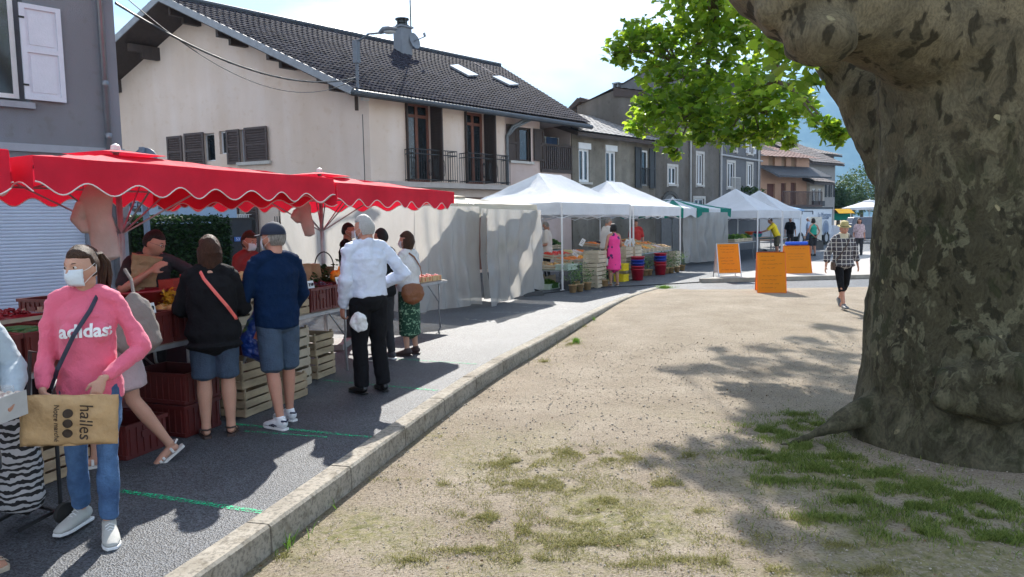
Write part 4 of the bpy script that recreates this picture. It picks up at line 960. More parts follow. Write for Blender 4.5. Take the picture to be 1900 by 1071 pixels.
# ================================================================ GRASS, PEBBLES
def blades(P, h, w, mat, name, spread=.5):
    P = np.asarray(P); k = len(P); th = nprng.uniform(0, 2*np.pi, k); h = np.asarray(h); w = np.asarray(w)
    side = np.stack([np.cos(th), np.sin(th), np.zeros(k)], 1)*w[:,None]
    ln = nprng.normal(size=(k,2))*spread; lean = np.stack([ln[:,0], ln[:,1], np.zeros(k)], 1)*h[:,None]
    up = np.stack([np.zeros(k), np.zeros(k), h], 1)
    V = np.stack([P-side, P+side, P+up*.55+lean*.35+side*.7, P+up*.55+lean*.35-side*.7, P+up*.95+lean], 1).reshape(-1,3)
    o = (np.arange(k)*5)[:,None]
    F = np.concatenate([o+np.array([0,1,2]), o+np.array([0,2,3]), o+np.array([3,2,4])], 0)
    ob = bpy.data.objects.new(name, fast_mesh(name, V, F, mat)); COL.objects.link(ob); return ob
def grass_mat(name, c1, c2):
    m = bpy.data.materials.new(name); m.use_nodes = True; n = m.node_tree.nodes; l = m.node_tree.links; b = n['Principled BSDF']; b.inputs['Roughness'].default_value = .6; b.inputs['Specular IOR Level'].default_value = .25
    g = n.new('ShaderNodeNewGeometry'); r = n.new('ShaderNodeValToRGB'); r.color_ramp.elements[0].color = (*c1,1); r.color_ramp.elements[1].color = (*c2,1); l.new(g.outputs['Random Per Island'], r.inputs[0]); l.new(r.outputs[0], b.inputs['Base Color'])
    t = n.new('ShaderNodeBsdfTranslucent'); l.new(r.outputs[0], t.inputs[0]); mx = n.new('ShaderNodeMixShader'); mx.inputs[0].default_value = .4; l.new(b.outputs[0], mx.inputs[1]); l.new(t.outputs[0], mx.inputs[2]); l.new(mx.outputs[0], n['Material Output'].inputs[0]); return m
def scatter(patches, dens, zf=lambda x, y: park_z(y)-.004):
    out = []
    for (px, py, rx, ry) in patches:      # photo-located patch centre, radii in metres on the ground
        c = G(px, py, PARK); n_ = int(dens*rx*ry*3.14)
        a = nprng.uniform(0, 2*np.pi, n_); r = np.sqrt(nprng.uniform(0,1,n_))*(1+.35*np.sin(a*3+px)+.2*np.sin(a*7+py))
        r *= np.abs(nprng.normal(size=n_))*.75+.15
        for x, y in zip(c.x+rx*r*np.cos(a), c.y+ry*r*np.sin(a)):
            if noise.noise(Vector((x*6,y*6,1))) < -.12: continue
            if dist_side(x, y) < .2 and y < 18: continue
            out.append((x, y, zf(x, y)))
    return out
lush = scatter([(1440,805,.32,.3),(1500,790,.4,.3),(1420,800,.2,.25),(1440,850,.4,.22),(1530,870,.5,.25),(1620,900,.5,.22),(1700,940,.45,.2),(1800,965,.5,.18),(1480,770,.3,.15),(1860,1000,.5,.2),(1400,840,.18,.12),(1580,930,.3,.12),(1560,850,.35,.2),(1640,880,.35,.2),(1720,905,.4,.2),(1800,925,.4,.2),(1880,940,.4,.2),(1500,830,.4,.2),(1560,960,.5,.15),(1700,990,.5,.15),(1440,890,.3,.2)], 8000)
h = nprng.uniform(.015,.055,len(lush)); o = blades(lush, h, nprng.uniform(.0015,.0035,len(lush)), grass_mat('lush_grass', (.07,.13,.02), (.26,.31,.08)), 'grass_round_tree', .6)
tag(o, 'green grass growing round the foot of the plane tree', 'grass', kind='stuff')
dry = scatter([(1000,900,.9,.42),(1150,850,.6,.35),(900,960,.5,.25),(1080,1010,.7,.2),(1200,1000,.5,.2),(820,900,.18,.14),(720,885,.22,.14),(980,1040,.5,.15),(1380,1000,.35,.15),(1290,950,.25,.1),(1490,965,.25,.12),(1560,1010,.3,.1),(540,1030,.2,.12),(1620,1060,.4,.12),(1060,640,.25,.5),(1080,610,.12,.35),(1010,672,.14,.3),(1280,845,.3,.15),(1260,1040,.6,.1),(1130,930,.4,.2),(950,860,.5,.3),(1100,960,.7,.3),(1000,985,.6,.2),(880,1020,.5,.15),(1230,900,.4,.25),(1060,840,.4,.3),(830,810,.2,.14),(1180,1050,.5,.1),(1340,1045,.3,.12),(760,1040,.3,.12),(1420,1060,.3,.1)], 6200)
h = nprng.uniform(.008,.034,len(dry)); o = blades(dry, h, nprng.uniform(.0012,.0028,len(dry)), grass_mat('dry_grass', (.14,.15,.04), (.40,.36,.15)), 'dry_turf', 1.1)
tag(o, 'thin yellowing turf scattered over the gravel ground', 'grass', kind='stuff')
tuft = scatter([(655,890,.035,.05),(606,940,.05,.06),(612,925,.03,.05),(1062,608,.03,.2),(1100,600,.04,.2),(520,1012,.09,.07),(662,880,.03,.04),(1068,638,.08,.12),(585,952,.02,.04),(1232,546,.2,.15)], 9000)
h = nprng.uniform(.04,.10,len(tuft)); o = blades(tuft, h, nprng.uniform(.002,.004,len(tuft)), grass_mat('weed_green', (.08,.18,.02), (.2,.36,.05)), 'kerb_weeds', .5)
tag(o, 'bright green weeds sprouting along the foot of the kerb', 'weeds', kind='stuff')
# pebbles and dead leaves
k = 9000; X = nprng.uniform(-2.5,5,k); Y = 2.2+nprng.uniform(0,1,k)**1.6*8.5; S = nprng.uniform(.003,.009,k)*(1+ (Y>5)*.5)
keep = [i for i in range(k) if dist_side(X[i], Y[i]) > .2]; X, Y, S = X[keep], Y[keep], S[keep]; k = len(X)
oc = np.array([(1,0,0),(0,1,0),(-1,0,0),(0,-1,0),(0,0,.6),(0,0,-.6)]); of = np.array([(0,1,4),(1,2,4),(2,3,4),(3,0,4),(1,0,5),(2,1,5),(3,2,5),(0,3,5)])
Z = np.array([park_z(y)+.006+.012*noise.noise(Vector((x*.8,y*.8,0))) for x, y in zip(X,Y)])
V = np.stack([X,Y,Z],1)[:,None,:]+oc[None]*S[:,None,None]*nprng.uniform(.6,1.3,(k,6,1)); F = of[None]+(np.arange(k)*6)[:,None,None]
o = bpy.data.objects.new('pebbles', fast_mesh('pebbles', V.reshape(-1,3), F.reshape(-1,3), M('pebble', (.36,.32,.27), .9, .45, 15))); COL.objects.link(o); tag(o, 'small loose pebbles strewn over the gravel ground', 'pebbles', kind='stuff')
k = 420; X = nprng.uniform(-2,5,k); Y = 2.5+nprng.uniform(0,1,k)**1.4*9; keep = [i for i in range(k) if dist_side(X[i], Y[i]) > .18 ]; X, Y = X[keep], Y[keep]
Z = np.array([park_z(y)+.016 for y in Y]); V, F = leaves(np.stack([X,Y,Z],1), nprng.uniform(.008,.022,len(X)), droop=0)
o = bpy.data.objects.new('dead_leaves', fast_mesh('dead_leaves', V, F, M('dead_leaf', (.16,.10,.055), .9, .5, 20))); COL.objects.link(o); tag(o, 'brown dead leaf scraps lying on the gravel', 'leaves', kind='stuff')
# ================================================================ other greenery
def leaf_mass(c, r, n_, size, mat_, parent, name='crown', flat=(1,1,1)):
    P = []
    for _ in range(n_):
        d = nprng.normal(size=3); d /= np.linalg.norm(d); rr = nprng.uniform(.55,1.05)
        p = np.array(c)+d*np.array(r)*rr*(1+.25*noise.noise(Vector(d*2.2+np.array(c)))); P.append(p)
    V, F = leaves(np.array(P), nprng.uniform(size*.6, size*1.3, n_)); o = bpy.data.objects.new(name, fast_mesh(name, V, F, mat_)); COL.objects.link(o)
    if parent: o.parent = parent; o.matrix_parent_inverse = Matrix.Translation(-parent.location)
    return o
mfar = grass_mat('far_leaf', (.03,.07,.02), (.11,.17,.06))
for (px, py, Y, r, lab) in ((1575,358,78,(2.0,2.0,2.0),'rounded bushy tree beyond the pale grey house, lighter on top'),(1600,350,84,(2.3,2,2.6),'dark green tree half hidden by the plane trunk at the street end'),(1556,374,72,(1.1,1.1,1.4),'small yellowish shrub tree at the corner of the grey house')):
    c = AT(px, py, Y); t = empty('far_tree', lab, 'tree', (c.x, c.y, 0)); leaf_mass(c, r, 1500, .22, mfar, t)
    leaf_mass(c+Vector((.8,0,-1.0)), tuple(v*.7 for v in r), 500, .22, mfar, t, 'foliage')
    mb = MB(); mb.tube([(c.x,c.y,0),(c.x,c.y,c.z)], [.22,.12], 8); mb.build('trunk', MTW, t)
for (px, py, r, lab) in ((1380,362,(.9,.35,.45),'climbing vine spread under the windows of the taller terrace house'),(1358,376,(.6,.35,.3),'lower end of greenery on the terrace wall above the white tents')):
    s_, z_ = w3f.px(px, py); c = w3f.P(s_, z_, .3); leaf_mass(c, r, 420, .13, mfar, None, 'wall_vine'); o = bpy.data.objects[-1] if False else COL.objects[-1]; tag(o, lab, 'vine')
# clipped hedge between the two houses, and the palm leaf behind it
hA, hB = AT(214,400,14.2), AT(402,410,16.6); P = []
dH = (hB-hA); dH.z = 0; nH = Vector((dH.y,-dH.x,0)).normalized(); zt = AT(330,406,15.8).z
for _ in range(9000):
    u = nprng.random(); v = nprng.random(); s_ = nprng.random()
    if s_ < .62: q = Vector((hA.x,hA.y,0))+dH*u-(-nH)*0 + nH*(.42+nprng.normal()*.035); z = v*zt
    elif s_ < .9: q = Vector((hA.x,hA.y,0))+dH*u+nH*(v*.84-.42); z = zt+nprng.normal()*.03
    else: q = Vector((hA.x,hA.y,0))+dH*(u)+nH*(nprng.uniform(-.4,.4)); z = v*zt
    P.append((q.x, q.y, z))
V, F = leaves(np.array(P), nprng.uniform(.035,.075,len(P))); hed = empty('hedge', 'clipped dark green hedge between the two houses behind the stall', 'hedge', (hA.x, hA.y, 0))
o = bpy.data.objects.new('foliage', fast_mesh('foliage', V, F, grass_mat('hedge_leaf', (.012,.035,.012), (.04,.09,.025)))); COL.objects.link(o); o.parent = hed; o.matrix_parent_inverse = Matrix.Translation(-hed.location)
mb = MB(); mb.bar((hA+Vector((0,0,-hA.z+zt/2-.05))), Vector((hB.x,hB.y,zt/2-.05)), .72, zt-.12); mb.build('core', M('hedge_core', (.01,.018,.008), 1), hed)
# ================================================================ STALLS
ORD = ['first','second','third','fourth','fifth','sixth','seventh','eighth','ninth','tenth','eleventh','twelfth']
def fabric(name, rgb, trans, rough=.75, bump=.25, bs=14, var=.05, bcol=None):
    return M(name, rgb, rough, var, 2.5, bump, bs, trans=trans, spec=.3)
MRED = fabric('red_canopy', (.74,.02,.055), .27, var=.12); MPIP = M('white_piping', (.75,.73,.7), .7)
MTENT = fabric('white_tent', (.74,.76,.80), .30, bump=.6, bs=7); MCREAM = fabric('cream_canvas', (.66,.62,.53), .3)
MGREEN = fabric('green_canvas', (.01,.22,.17), .3); MBEIGE = M('beige_canvas', (.50,.43,.39), .85, .12, 4, .4, 20)
MALU = M('aluminium_pole', (.55,.56,.58), .35, .08, 5, metal=.5); MSTEEL = M('galvanised_steel', (.36,.37,.39), .42, .15, 9, metal=.6)
def edge_valance(mb, pip, a, b, z1, h, per, amp, style='wave', out=None, ztop=None):
    """cloth strip hanging from edge a-b; scalloped hem, slightly billowed"""
    a = Vector((a.x,a.y,0)) if True else a; b = Vector((b.x,b.y,0)); L = (b-a).length; n_ = max(8, int(L/(per/12))); d = (b-a).normalized(); nn = Vector((d.y,-d.x,0))
    top = []; mid = []; low = []
    for i in range(n_+1):
        s_ = L*i/n_; p = a+d*s_; zt = (ztop(i/n_) if ztop else z1+h)
        if style == 'wave': w_ = amp*math.cos(2*math.pi*s_/per)
        elif style == 'zig': w_ = amp*(abs(((s_/per) % 1)*2-1)*2-1)
        else: w_ = 0
        zb = zt-h+w_; bil = .02*math.sin(s_*5.1+a.x*3)
        top.append(p+Vector((0,0,zt))); mid.append(p+nn*(bil*.6)+Vector((0,0,(zt+zb)/2))); low.append(p+nn*bil+Vector((0,0,zb)))
    mb.grid([top, mid, low])
    if pip is not None: pip.tube(low, .0055, 5)
def canopy(name, label, fL, fR, depth, ze, hp, mat, vh=.26, per=.41, amp=.045, style='wave', pole=True, vent=.45, pip=True, ridge=0, group=None, legs=False, stripes=None, cat='canopy', gore=1):
    fL = Vector((fL[0], fL[1], 0)); fR = Vector((fR[0], fR[1], 0)); d = (fR-fL).normalized(); back = Vector((-d.y, d.x, 0))*depth
    bL, bR = fL+back, fR+back; c = (fL+fR+bL+bR)/4; root = empty(name, label, cat, c, 0, group)
    mb = MB(); pm = MB(); cor = [fL, fR, bR, bL]; inn = []
    L = (fR-fL).length
    if ridge: inn = [c-d*ridge/2, c+d*ridge/2, c+d*ridge/2, c-d*ridge/2]
    else:
        for q in cor: inn.append(c+(q-c).normalized()*vent*.7)
    for k in range(4):
        a, b = cor[k], cor[(k+1)%4]; ia, ib = inn[k], inn[(k+1)%4]; rows = []; NR, NC = 10, 16
        for i in range(NR+1):
            t = i/NR; row = []
            for j in range(NC+1):
                u = j/NC; p = (a.lerp(b, u)).lerp(ia.lerp(ib, u), t)
                z = ze+(hp-ze)*(t**1.12) - .10*math.sin(math.pi*t)*math.sin(math.pi*u)*(1 if gore else 0) + .014*noise.noise(Vector((p.x*2.3,p.y*2.3,k)))+.022*noise.noise(Vector((p.x*5.5,p.y*5.5,k+9)))*math.sin(math.pi*t)
                row.append(Vector((p.x,p.y,z)))
            rows.append(row)
        mb.cur = 0
        if stripes:
            for j in range(NC):
                mb.cur = (j//(NC//stripes)) % 2; mb.grid([[r_[j], r_[j+1]] for r_ in rows])
        else: mb.grid(rows)
        if stripes:
            L_ = (b-a).length
            for q in range(stripes): mb.cur = q % 2; edge_valance(mb, None, a.lerp(b, q/stripes), a.lerp(b, (q+1)/stripes), ze-vh, vh, L_/stripes*1.01, -.05, style)
        else: edge_valance(mb, pm if pip else None, a, b, ze-vh, vh, per, amp, style)
    mb.cur = 0
    if not ridge and vent:
        v4 = [c+(q-c).normalized()*vent for q in cor]
        for k in range(4): mb.add([v4[k]+Vector((0,0,hp+.02)), v4[(k+1)%4]+Vector((0,0,hp+.02)), c+Vector((0,0,hp+.07))], [(0,1,2)])
    cl = mb.build('canopy_cloth', mat, root, smooth=True)
    if pip and pm.v: pm.build('piping', MPIP, cl)
    fr = MB(); tops = [q+(c-q).normalized()*.06+Vector((0,0,ze-.07)) for q in cor]; apex = c+Vector((0,0,hp-.04))
    if pole:
        pb = MB(); pb.tube([c+Vector((0,0,0)), c+Vector((0,0,hp+.07))], .027, 12); pb.build('pole', MSTEEL, root, smooth=True)
        pb = MB(); pb.tube([c+Vector((0,0,hp+.05)), c+Vector((0,0,hp+.11))], [.05,.04], 10); pb.build('finial', M('white_finial', (.6,.6,.58), .5), root)
        pb = MB(); pb.box(c+Vector((0,0,.04)), (.6,.6,.08)); pb.build('base', M('concrete_base', (.3,.3,.29), .9), root)
        for t_ in tops+[ (tops[i]+tops[(i+1)%4])/2 for i in range(4)]:
            fr.tube([apex-Vector((0,0,.02)), t_], .012, 6); fr.tube([c+Vector((0,0,hp-.75)), apex.lerp(t_, .5)], .009, 5)
    for i in range(4): fr.tube([tops[i], tops[(i+1)%4]], .014, 6)
    if legs:
        for i in range(4):   # folding lattice under the eaves
            a, b = tops[i], tops[(i+1)%4]; 
            for q in range(2): x0, x1 = a.lerp(b, q/2), a.lerp(b, (q+1)/2); dz = Vector((0,0,.32)); fr.tube([x0, x1-dz], .012, 5); fr.tube([x0-dz, x1], .012, 5)
        for q in cor: lb_ = MB(); lb_.bar(q*1.0+Vector((0,0,0)), q+Vector((0,0,ze-.02)), .045); lb_.box(q+Vector((0,0,.01)), (.12,.12,.02)); lb_.build('leg', MWHP, root)
        for i in (0,2):
            e0, e1 = (c-d*ridge/2, c+d*ridge/2); fr.tube([e0+Vector((0,0,hp-.03)), e1+Vector((0,0,hp-.03))], .014, 6)
    fr.build('frame', MSTEEL if pole else MWHP, root)
    return root, c, d, back.normalized()
MWHP = M('white_tent_pole', (.66,.66,.68), .4, .05, 4)
P1a, P1b, P2b = (-3.30,5.10), (-1.95,8.12), (-.86,11.25)
P0a, P0b = (-4.95,1.75), (-3.38,4.98)
canopy('market_parasol', 'red scalloped canopy nearest the camera, its white edged corner overlapping the next', P0a, P0b, 3.0, 2.25, 2.42, MRED, group='red canopies over the first stall')
canopy('market_parasol', 'widest red scalloped canopy above the man in the navy sweater', P1a, P1b, 2.6, 2.22, 2.40, MRED, vh=.22, group='red canopies over the first stall')
canopy('market_parasol', 'red scalloped canopy farthest along, above the white haired man', P2b and (-1.93,8.16), P2b, 2.6, 2.18, 2.37, MRED, vh=.22, group='red canopies over the first stall', per=.46)
canopy('market_parasol', 'cream canopy with zigzag hem over the hanging plastic curtains', (-1.05,14.7), (.62,17.25), 3.0, 2.10, 2.30, MCREAM, vh=.24, per=.26, amp=.05, style='zig')
H33, H31 = hd(33), hd(31)
T1L = Vector((1.25,17.9,0)); T1R = T1L+H33*4.1; T2L = T1R+Vector((.12,.14,0)); T2R = T2L+H31*4.35
canopy('market_tent', 'white pop-up tent with a short ridge over the man in a pale T-shirt', T1L, T1R, 3.0, 2.17, 3.02, MTENT, vh=.3, amp=0, style='flat', pole=False, pip=False, ridge=1.25, legs=True, group='white pop-up tents', cat='tent')
canopy('market_tent', 'white ridged pop-up tent just past the woman in the pink dress', T2L, T2R, 3.0, 2.13, 2.97, MTENT, vh=.3, amp=0, style='flat', pole=False, pip=False, ridge=1.25, legs=True, group='white pop-up tents', cat='tent')
canopy('market_parasol', 'green and white striped parasol between the white tents', (6.15,26.0), (8.9,29.5), 3.0, 2.1, 2.45, [MTENT, MGREEN], vh=.3, stripes=4, pip=False, gore=0, style='wave')
canopy('market_tent', 'white pyramid tent over the stall of the man in yellow', (10.0,29.6), (11.85,31.96), 3.0, 2.02, 2.98, MTENT, vh=.32, amp=0, style='flat', pole=False, pip=False, ridge=.06, legs=True, group='white pop-up tents', cat='tent')
canopy('market_tent', 'last white pyramid tent, next to the white truck', (11.95,32.1), (13.7,34.5), 3.0, 2.0, 2.98, MTENT, vh=.32, amp=0, style='flat', pole=False, pip=False, ridge=.06, legs=True, group='white pop-up tents', cat='tent')
# beige sleeves tied round the poles
def sleeve(c, lab, hgt, w):
    mb = MB(); c = Vector(c)
    mb.tube([c+Vector((0,0,.1)), c, c+Vector((.02,0,-hgt*.3)), c+Vector((.05,0,-hgt*.7)), c+Vector((.07,0,-hgt))], [(w*.35,.04),(w*.62,.07),(w*.5,.075),(w*.56,.08),(w*.5,.05)], 18, side=(1,.3,0))
    mb.tube([c+Vector((-w*.5,-.03,-.05)), c+Vector((-w*.7,-.04,-hgt*.35)), c+Vector((-w*.4,-.05,-hgt*.55))], [.05,.06,.03], 10)
    o = mb.build('canopy_sleeve', MBEIGE, None, smooth=True); m = o.modifiers.new('remesh','REMESH'); m.mode = 'VOXEL'; m.voxel_size = .012; m.use_smooth_shade = True
    m = o.modifiers.new('d','DISPLACE'); m.texture = tx; m.strength = .05; m.texture_coords = 'GLOBAL'
    tag(o, lab, 'fabric sleeve', 'beige sleeves hanging from the canopy poles')
sleeve(AT(178,368,6.35), 'long beige cloth sleeve hanging behind the ponytailed woman', .52, .2)
sleeve(AT(563,384,9.7), 'short beige cloth sleeve gathered on the pole by the navy cap', .38, .16)
# translucent plastic curtains
mpl = bpy.data.materials.new('milky_plastic'); mpl.use_nodes = True; n = mpl.node_tree.nodes; l = mpl.node_tree.links; b = n['Principled BSDF']
b.inputs['Base Color'].default_value = (.46,.46,.46,1); b.inputs['Roughness'].default_value = .22; b.inputs['Specular IOR Level'].default_value = .5
t = n.new('ShaderNodeTexCoord'); z = n.new('ShaderNodeTexNoise'); z.inputs['Scale'].default_value = 7; z.inputs['Detail'].default_value = 6; mp_ = n.new('ShaderNodeMapping'); mp_.inputs['Scale'].default_value = (1,1,.35)
l.new(t.outputs['Object'], mp_.inputs[0]); l.new(mp_.outputs[0], z.inputs[0]); bp = n.new('ShaderNodeBump'); bp.inputs['Strength'].default_value = .8; bp.inputs['Distance'].default_value = .05; l.new(z.outputs[0], bp.inputs['Height']); l.new(bp.outputs[0], b.inputs['Normal'])
tr = n.new('ShaderNodeBsdfTranslucent'); tr.inputs[0].default_value = (.52,.50,.47,1); m1 = n.new('ShaderNodeMixShader'); m1.inputs[0].default_value = .48; tp = n.new('ShaderNodeBsdfTransparent'); m2 = n.new('ShaderNodeMixShader')
r = n.new('ShaderNodeMapRange'); r.inputs['To Min'].default_value = .78; r.inputs['To Max'].default_value = .97; l.new(z.outputs[0], r.inputs[0]); l.new(r.outputs[0], m2.inputs[0])
l.new(b.outputs[0], m1.inputs[1]); l.new(tr.outputs[0], m1.inputs[2]); l.new(tp.outputs[0], m2.inputs[1]); l.new(m1.outputs[0], m2.inputs[2]); l.new(m2.outputs[0], n['Material Output'].inputs[0])
def curtain(poly, ztop, zbot, name, label, amp=.05, per=.35, group='plastic curtains of the cream stall', fold=1.0):
    poly = [Vector((p[0],p[1],0)) for p in poly]; Ls = [(b-a).length for a, b in zip(poly[:-1], poly[1:])]; tot = sum(Ls); N_ = int(tot/.06); rows = []
    NZ = 22
    for i in range(N_+1):
        s_ = tot*i/N_; k = 0
        while k < len(Ls)-1 and s_ > Ls[k]: s_ -= Ls[k]; k += 1
        a, b = poly[k], poly[k+1]; d = (b-a).normalized(); nn = Vector((d.y,-d.x,0)); p = a+d*s_; u = tot*i/N_; col = []
        for j in range(NZ+1):
            t = j/NZ; z_ = ztop+(zbot(i/N_)-ztop)*t if callable(zbot) else ztop+(zbot-ztop)*t
            w_ = amp*(.35+.65*t)*(math.sin(2*math.pi*u/per+1.3*noise.noise(Vector((u,t*1.2,2)))*3)+.7*noise.noise(Vector((u*2.1,t*3,5))) + fold*.9*noise.noise(Vector((u*4.5+t*2,t*5,8))))
            drop = .025*noise.noise(Vector((u*3,0,4)))*(t**3)
            col.append(p+nn*w_+Vector((0,0,z_+drop)))
        rows.append(col)
    mb = MB(); mb.grid(rows); o = mb.build(name, mpl, None, smooth=True); tag(o, label, 'plastic curtain', group); return o
curtain([(-4.5,14.3),(-2.9,13.95),(-1.8,13.7)], 2.08, .05, 'plastic_curtain', 'smooth milky plastic sheet behind the white haired man and the woman in cardigan', .025, .8)
curtain([(-1.8,13.7),(-1.25,14.25),(-.66,15.05)], 2.04, .03, 'plastic_curtain', 'crumpled milky plastic curtain with vertical folds beside the strawberry table', .055, .42, fold=1.8)
curtain([(-.60,15.0),(-.52,15.25)], 2.0, .12, 'plastic_curtain', 'narrow gathered strip of plastic between the two wide curtains', .05, .2)
curtain([(-.46,14.75),(.05,15.9),(.72,17.35)], 1.98, lambda t: .0+.1*t, 'plastic_curtain', 'wide plastic curtain hanging below the cream zigzag hem', .05, .7, fold=1.3)
curtain([(6.3,26.6),(7.2,27.3),(8.5,28.6)], 1.95, .1, 'plastic_curtain', 'plastic curtain closing the stall under the green and white parasol', .06, .6, None)
mb = MB(); a = Vector((1.6,18.4,0))
# ---- crates, tables
MWOOD = M('poplar_wood', (.40,.31,.20), .8, .3, 3, .25, 40, stretch=(1,1,3)); MWOOD2 = M('pale_poplar', (.50,.42,.31), .8, .25, 3, .25, 40)
MRP = M('maroon_plastic', (.11,.018,.016), .45, .15, 6); MGP = M('green_crate_plastic', (.42,.5,.42), .5, .1, 5); MYP = M('yellow_plastic', (.75,.6,.02), .45, .05, 5)
def crate_mesh(l_, w_, h_, n_, mat, gap=.22, name='crate'):
    mb = MB(); t = .008
    for x in (-1,1):
        for y in (-1,1): mb.box((x*(l_/2-.02), y*(w_/2-.02), h_/2+.008), (.025,.025,h_+.016))
    for i in range(n_):
        sh = h_/n_; z = sh*(i+.5); hh = sh*(1-gap)
        for y in (-1,1): mb.box((0, y*(w_/2), z), (l_, t, hh))
        for x in (-1,1): mb.box((x*(l_/2), 0, z), (t, w_-.01, hh))
    for i in range(4): mb.box((0, -w_/2+w_*(i+.5)/4, .006), (l_-.01, w_/4*.82, .008))
    return mb.mesh(name, mat)
def plastic_crate_mesh(l_, w_, h_, mat):
    mb = MB(); t = .012
    for y in (-1,1): mb.box((0,y*w_/2,h_/2), (l_,t,h_)); mb.box((0,y*(w_/2+.008),h_-.015), (l_+.03,.02,.03)); mb.box((0,y*(w_/2+.006),.02), (l_+.01,.016,.03))
    for x in (-1,1): mb.box((x*l_/2,0,h_/2), (t,w_,h_)); mb.box((x*(l_/2+.008),0,h_-.015), (.02,w_+.03,.03))
    for i in range(9):
        for y in (-1,1): mb.box((-l_/2+l_*(i+.5)/9, y*(w_/2+.009), h_/2), (.012,.012,h_-.05))
    for i in range(6):
        for x in (-1,1): mb.box((x*(l_/2+.009), -w_/2+w_*(i+.5)/6, h_/2), (.012,.012,h_-.05))
    for x in (-1,1): mb.box((x*(l_/2+.014), 0, h_*.62), (.008,.11,.05))
    mb.box((0,0,.006), (l_,w_,.012)); return mb.mesh('plastic_crate', mat)
ME_WC = crate_mesh(.58,.38,.24,3,MWOOD); ME_WC2 = crate_mesh(.5,.36,.2,2,MWOOD2); ME_TR = crate_mesh(.5,.34,.12,2,MWOOD2); ME_TALL = crate_mesh(.5,.42,.31,3,MWOOD2,.18)
ME_PC = plastic_crate_mesh(.58,.38,.26,MRP); ME_GPC = plastic_crate_mesh(.5,.34,.14,MGP); ME_YPC = plastic_crate_mesh(.34,.28,.2,MYP)
def table(name, label, c, rz, l_, w_, h_, cloth=None, group='folding trestle tables', brace=True):
    t = empty(name, label, 'table', c, rz, group)
    mb = MB(); mb.box((0,0,h_-.012), (l_,w_,.024)); _build(mb, 'table_top', cloth or M('table_board', (.30,.26,.22), .8, .15, 5), t)
    mb = MB(); 
    for y in (-1,1): mb.bar((-l_/2,y*w_/2,h_-.03), (l_/2,y*w_/2,h_-.03), .028, .035)
    for x in (-1,1): mb.bar((x*l_/2,-w_/2,h_-.03), (x*l_/2,w_/2,h_-.03), .028, .035)
    _build(mb, 'frame', MSTEEL, t)
    for x in (-1,1):
        for y in (-1,1):
            mb = MB(); X = x*(l_/2-.16); mb.tube([(X,y*(w_/2-.05),h_-.03), (X+x*.01,y*(w_/2-.06),h_*.62), (X+x*.05,y*(w_/2-.1),h_*.45), (X+x*.02,y*(w_/2-.06),0)], .014, 8)
            if brace: mb.tube([(X-x*.34,y*(w_/2-.06),h_-.04), (X,y*(w_/2-.07),h_*.55)], .01, 6)
            _build(mb, 'leg', MSTEEL, t, smooth=True)
    return t
def veg_mesh(name, l_, w_, hgt, r_, mat, n_, shape='ball', flat=1.0):
    """a heap of single vegetables in one tray"""
    mb = MB(); q = random.Random(hash(name) % 999 if False else len(name)*7+int(r_*1000))
    for i in range(n_):
        x = q.uniform(-1,1); y = q.uniform(-1,1); z = hgt*(1-.55*max(abs(x),abs(y))**2)+q.uniform(-.01,.012)
        p = Vector((x*(l_/2-r_), y*(w_/2-r_), z))
        if shape == 'ball': s_ = r_*q.uniform(.8,1.15); mb.ell(p, (s_,s_,s_*.88*flat), (q.uniform(0,3),q.uniform(0,3),0), 8, 6)
        elif shape == 'stick':
            d = Vector((q.gauss(0,.35), q.choice((-1,1)), q.gauss(0,.12))).normalized()*r_*3.2; mb.tube([p-d, p, p+d], [r_*.35,r_*.6,r_*.25], 6)
        elif shape == 'leaf':
            for _ in range(3):
                d = Vector((q.gauss(0,1), q.gauss(0,1), abs(q.gauss(0,.8))+.2)).normalized(); s2 = d.cross(Vector((0,0,1))).normalized()*r_*.55; u_ = d*r_*1.9
                mb.add([p-s2*.4, p+s2*.4, p+u_*.6+s2, p+u_+Vector((0,0,-r_*.4)), p+u_*.6-s2], [(0,1,2,3),(0,3,4)])
    mb.box((0,0,hgt*.45), (l_*.9,w_*.9,hgt*.8))
    return mb.mesh(name, mat, smooth=shape != 'leaf')
def VM(nm, rgb, **k): return M(nm, rgb, k.pop('rough', .45), k.pop('var', .25), k.pop('scale', 14), **k)
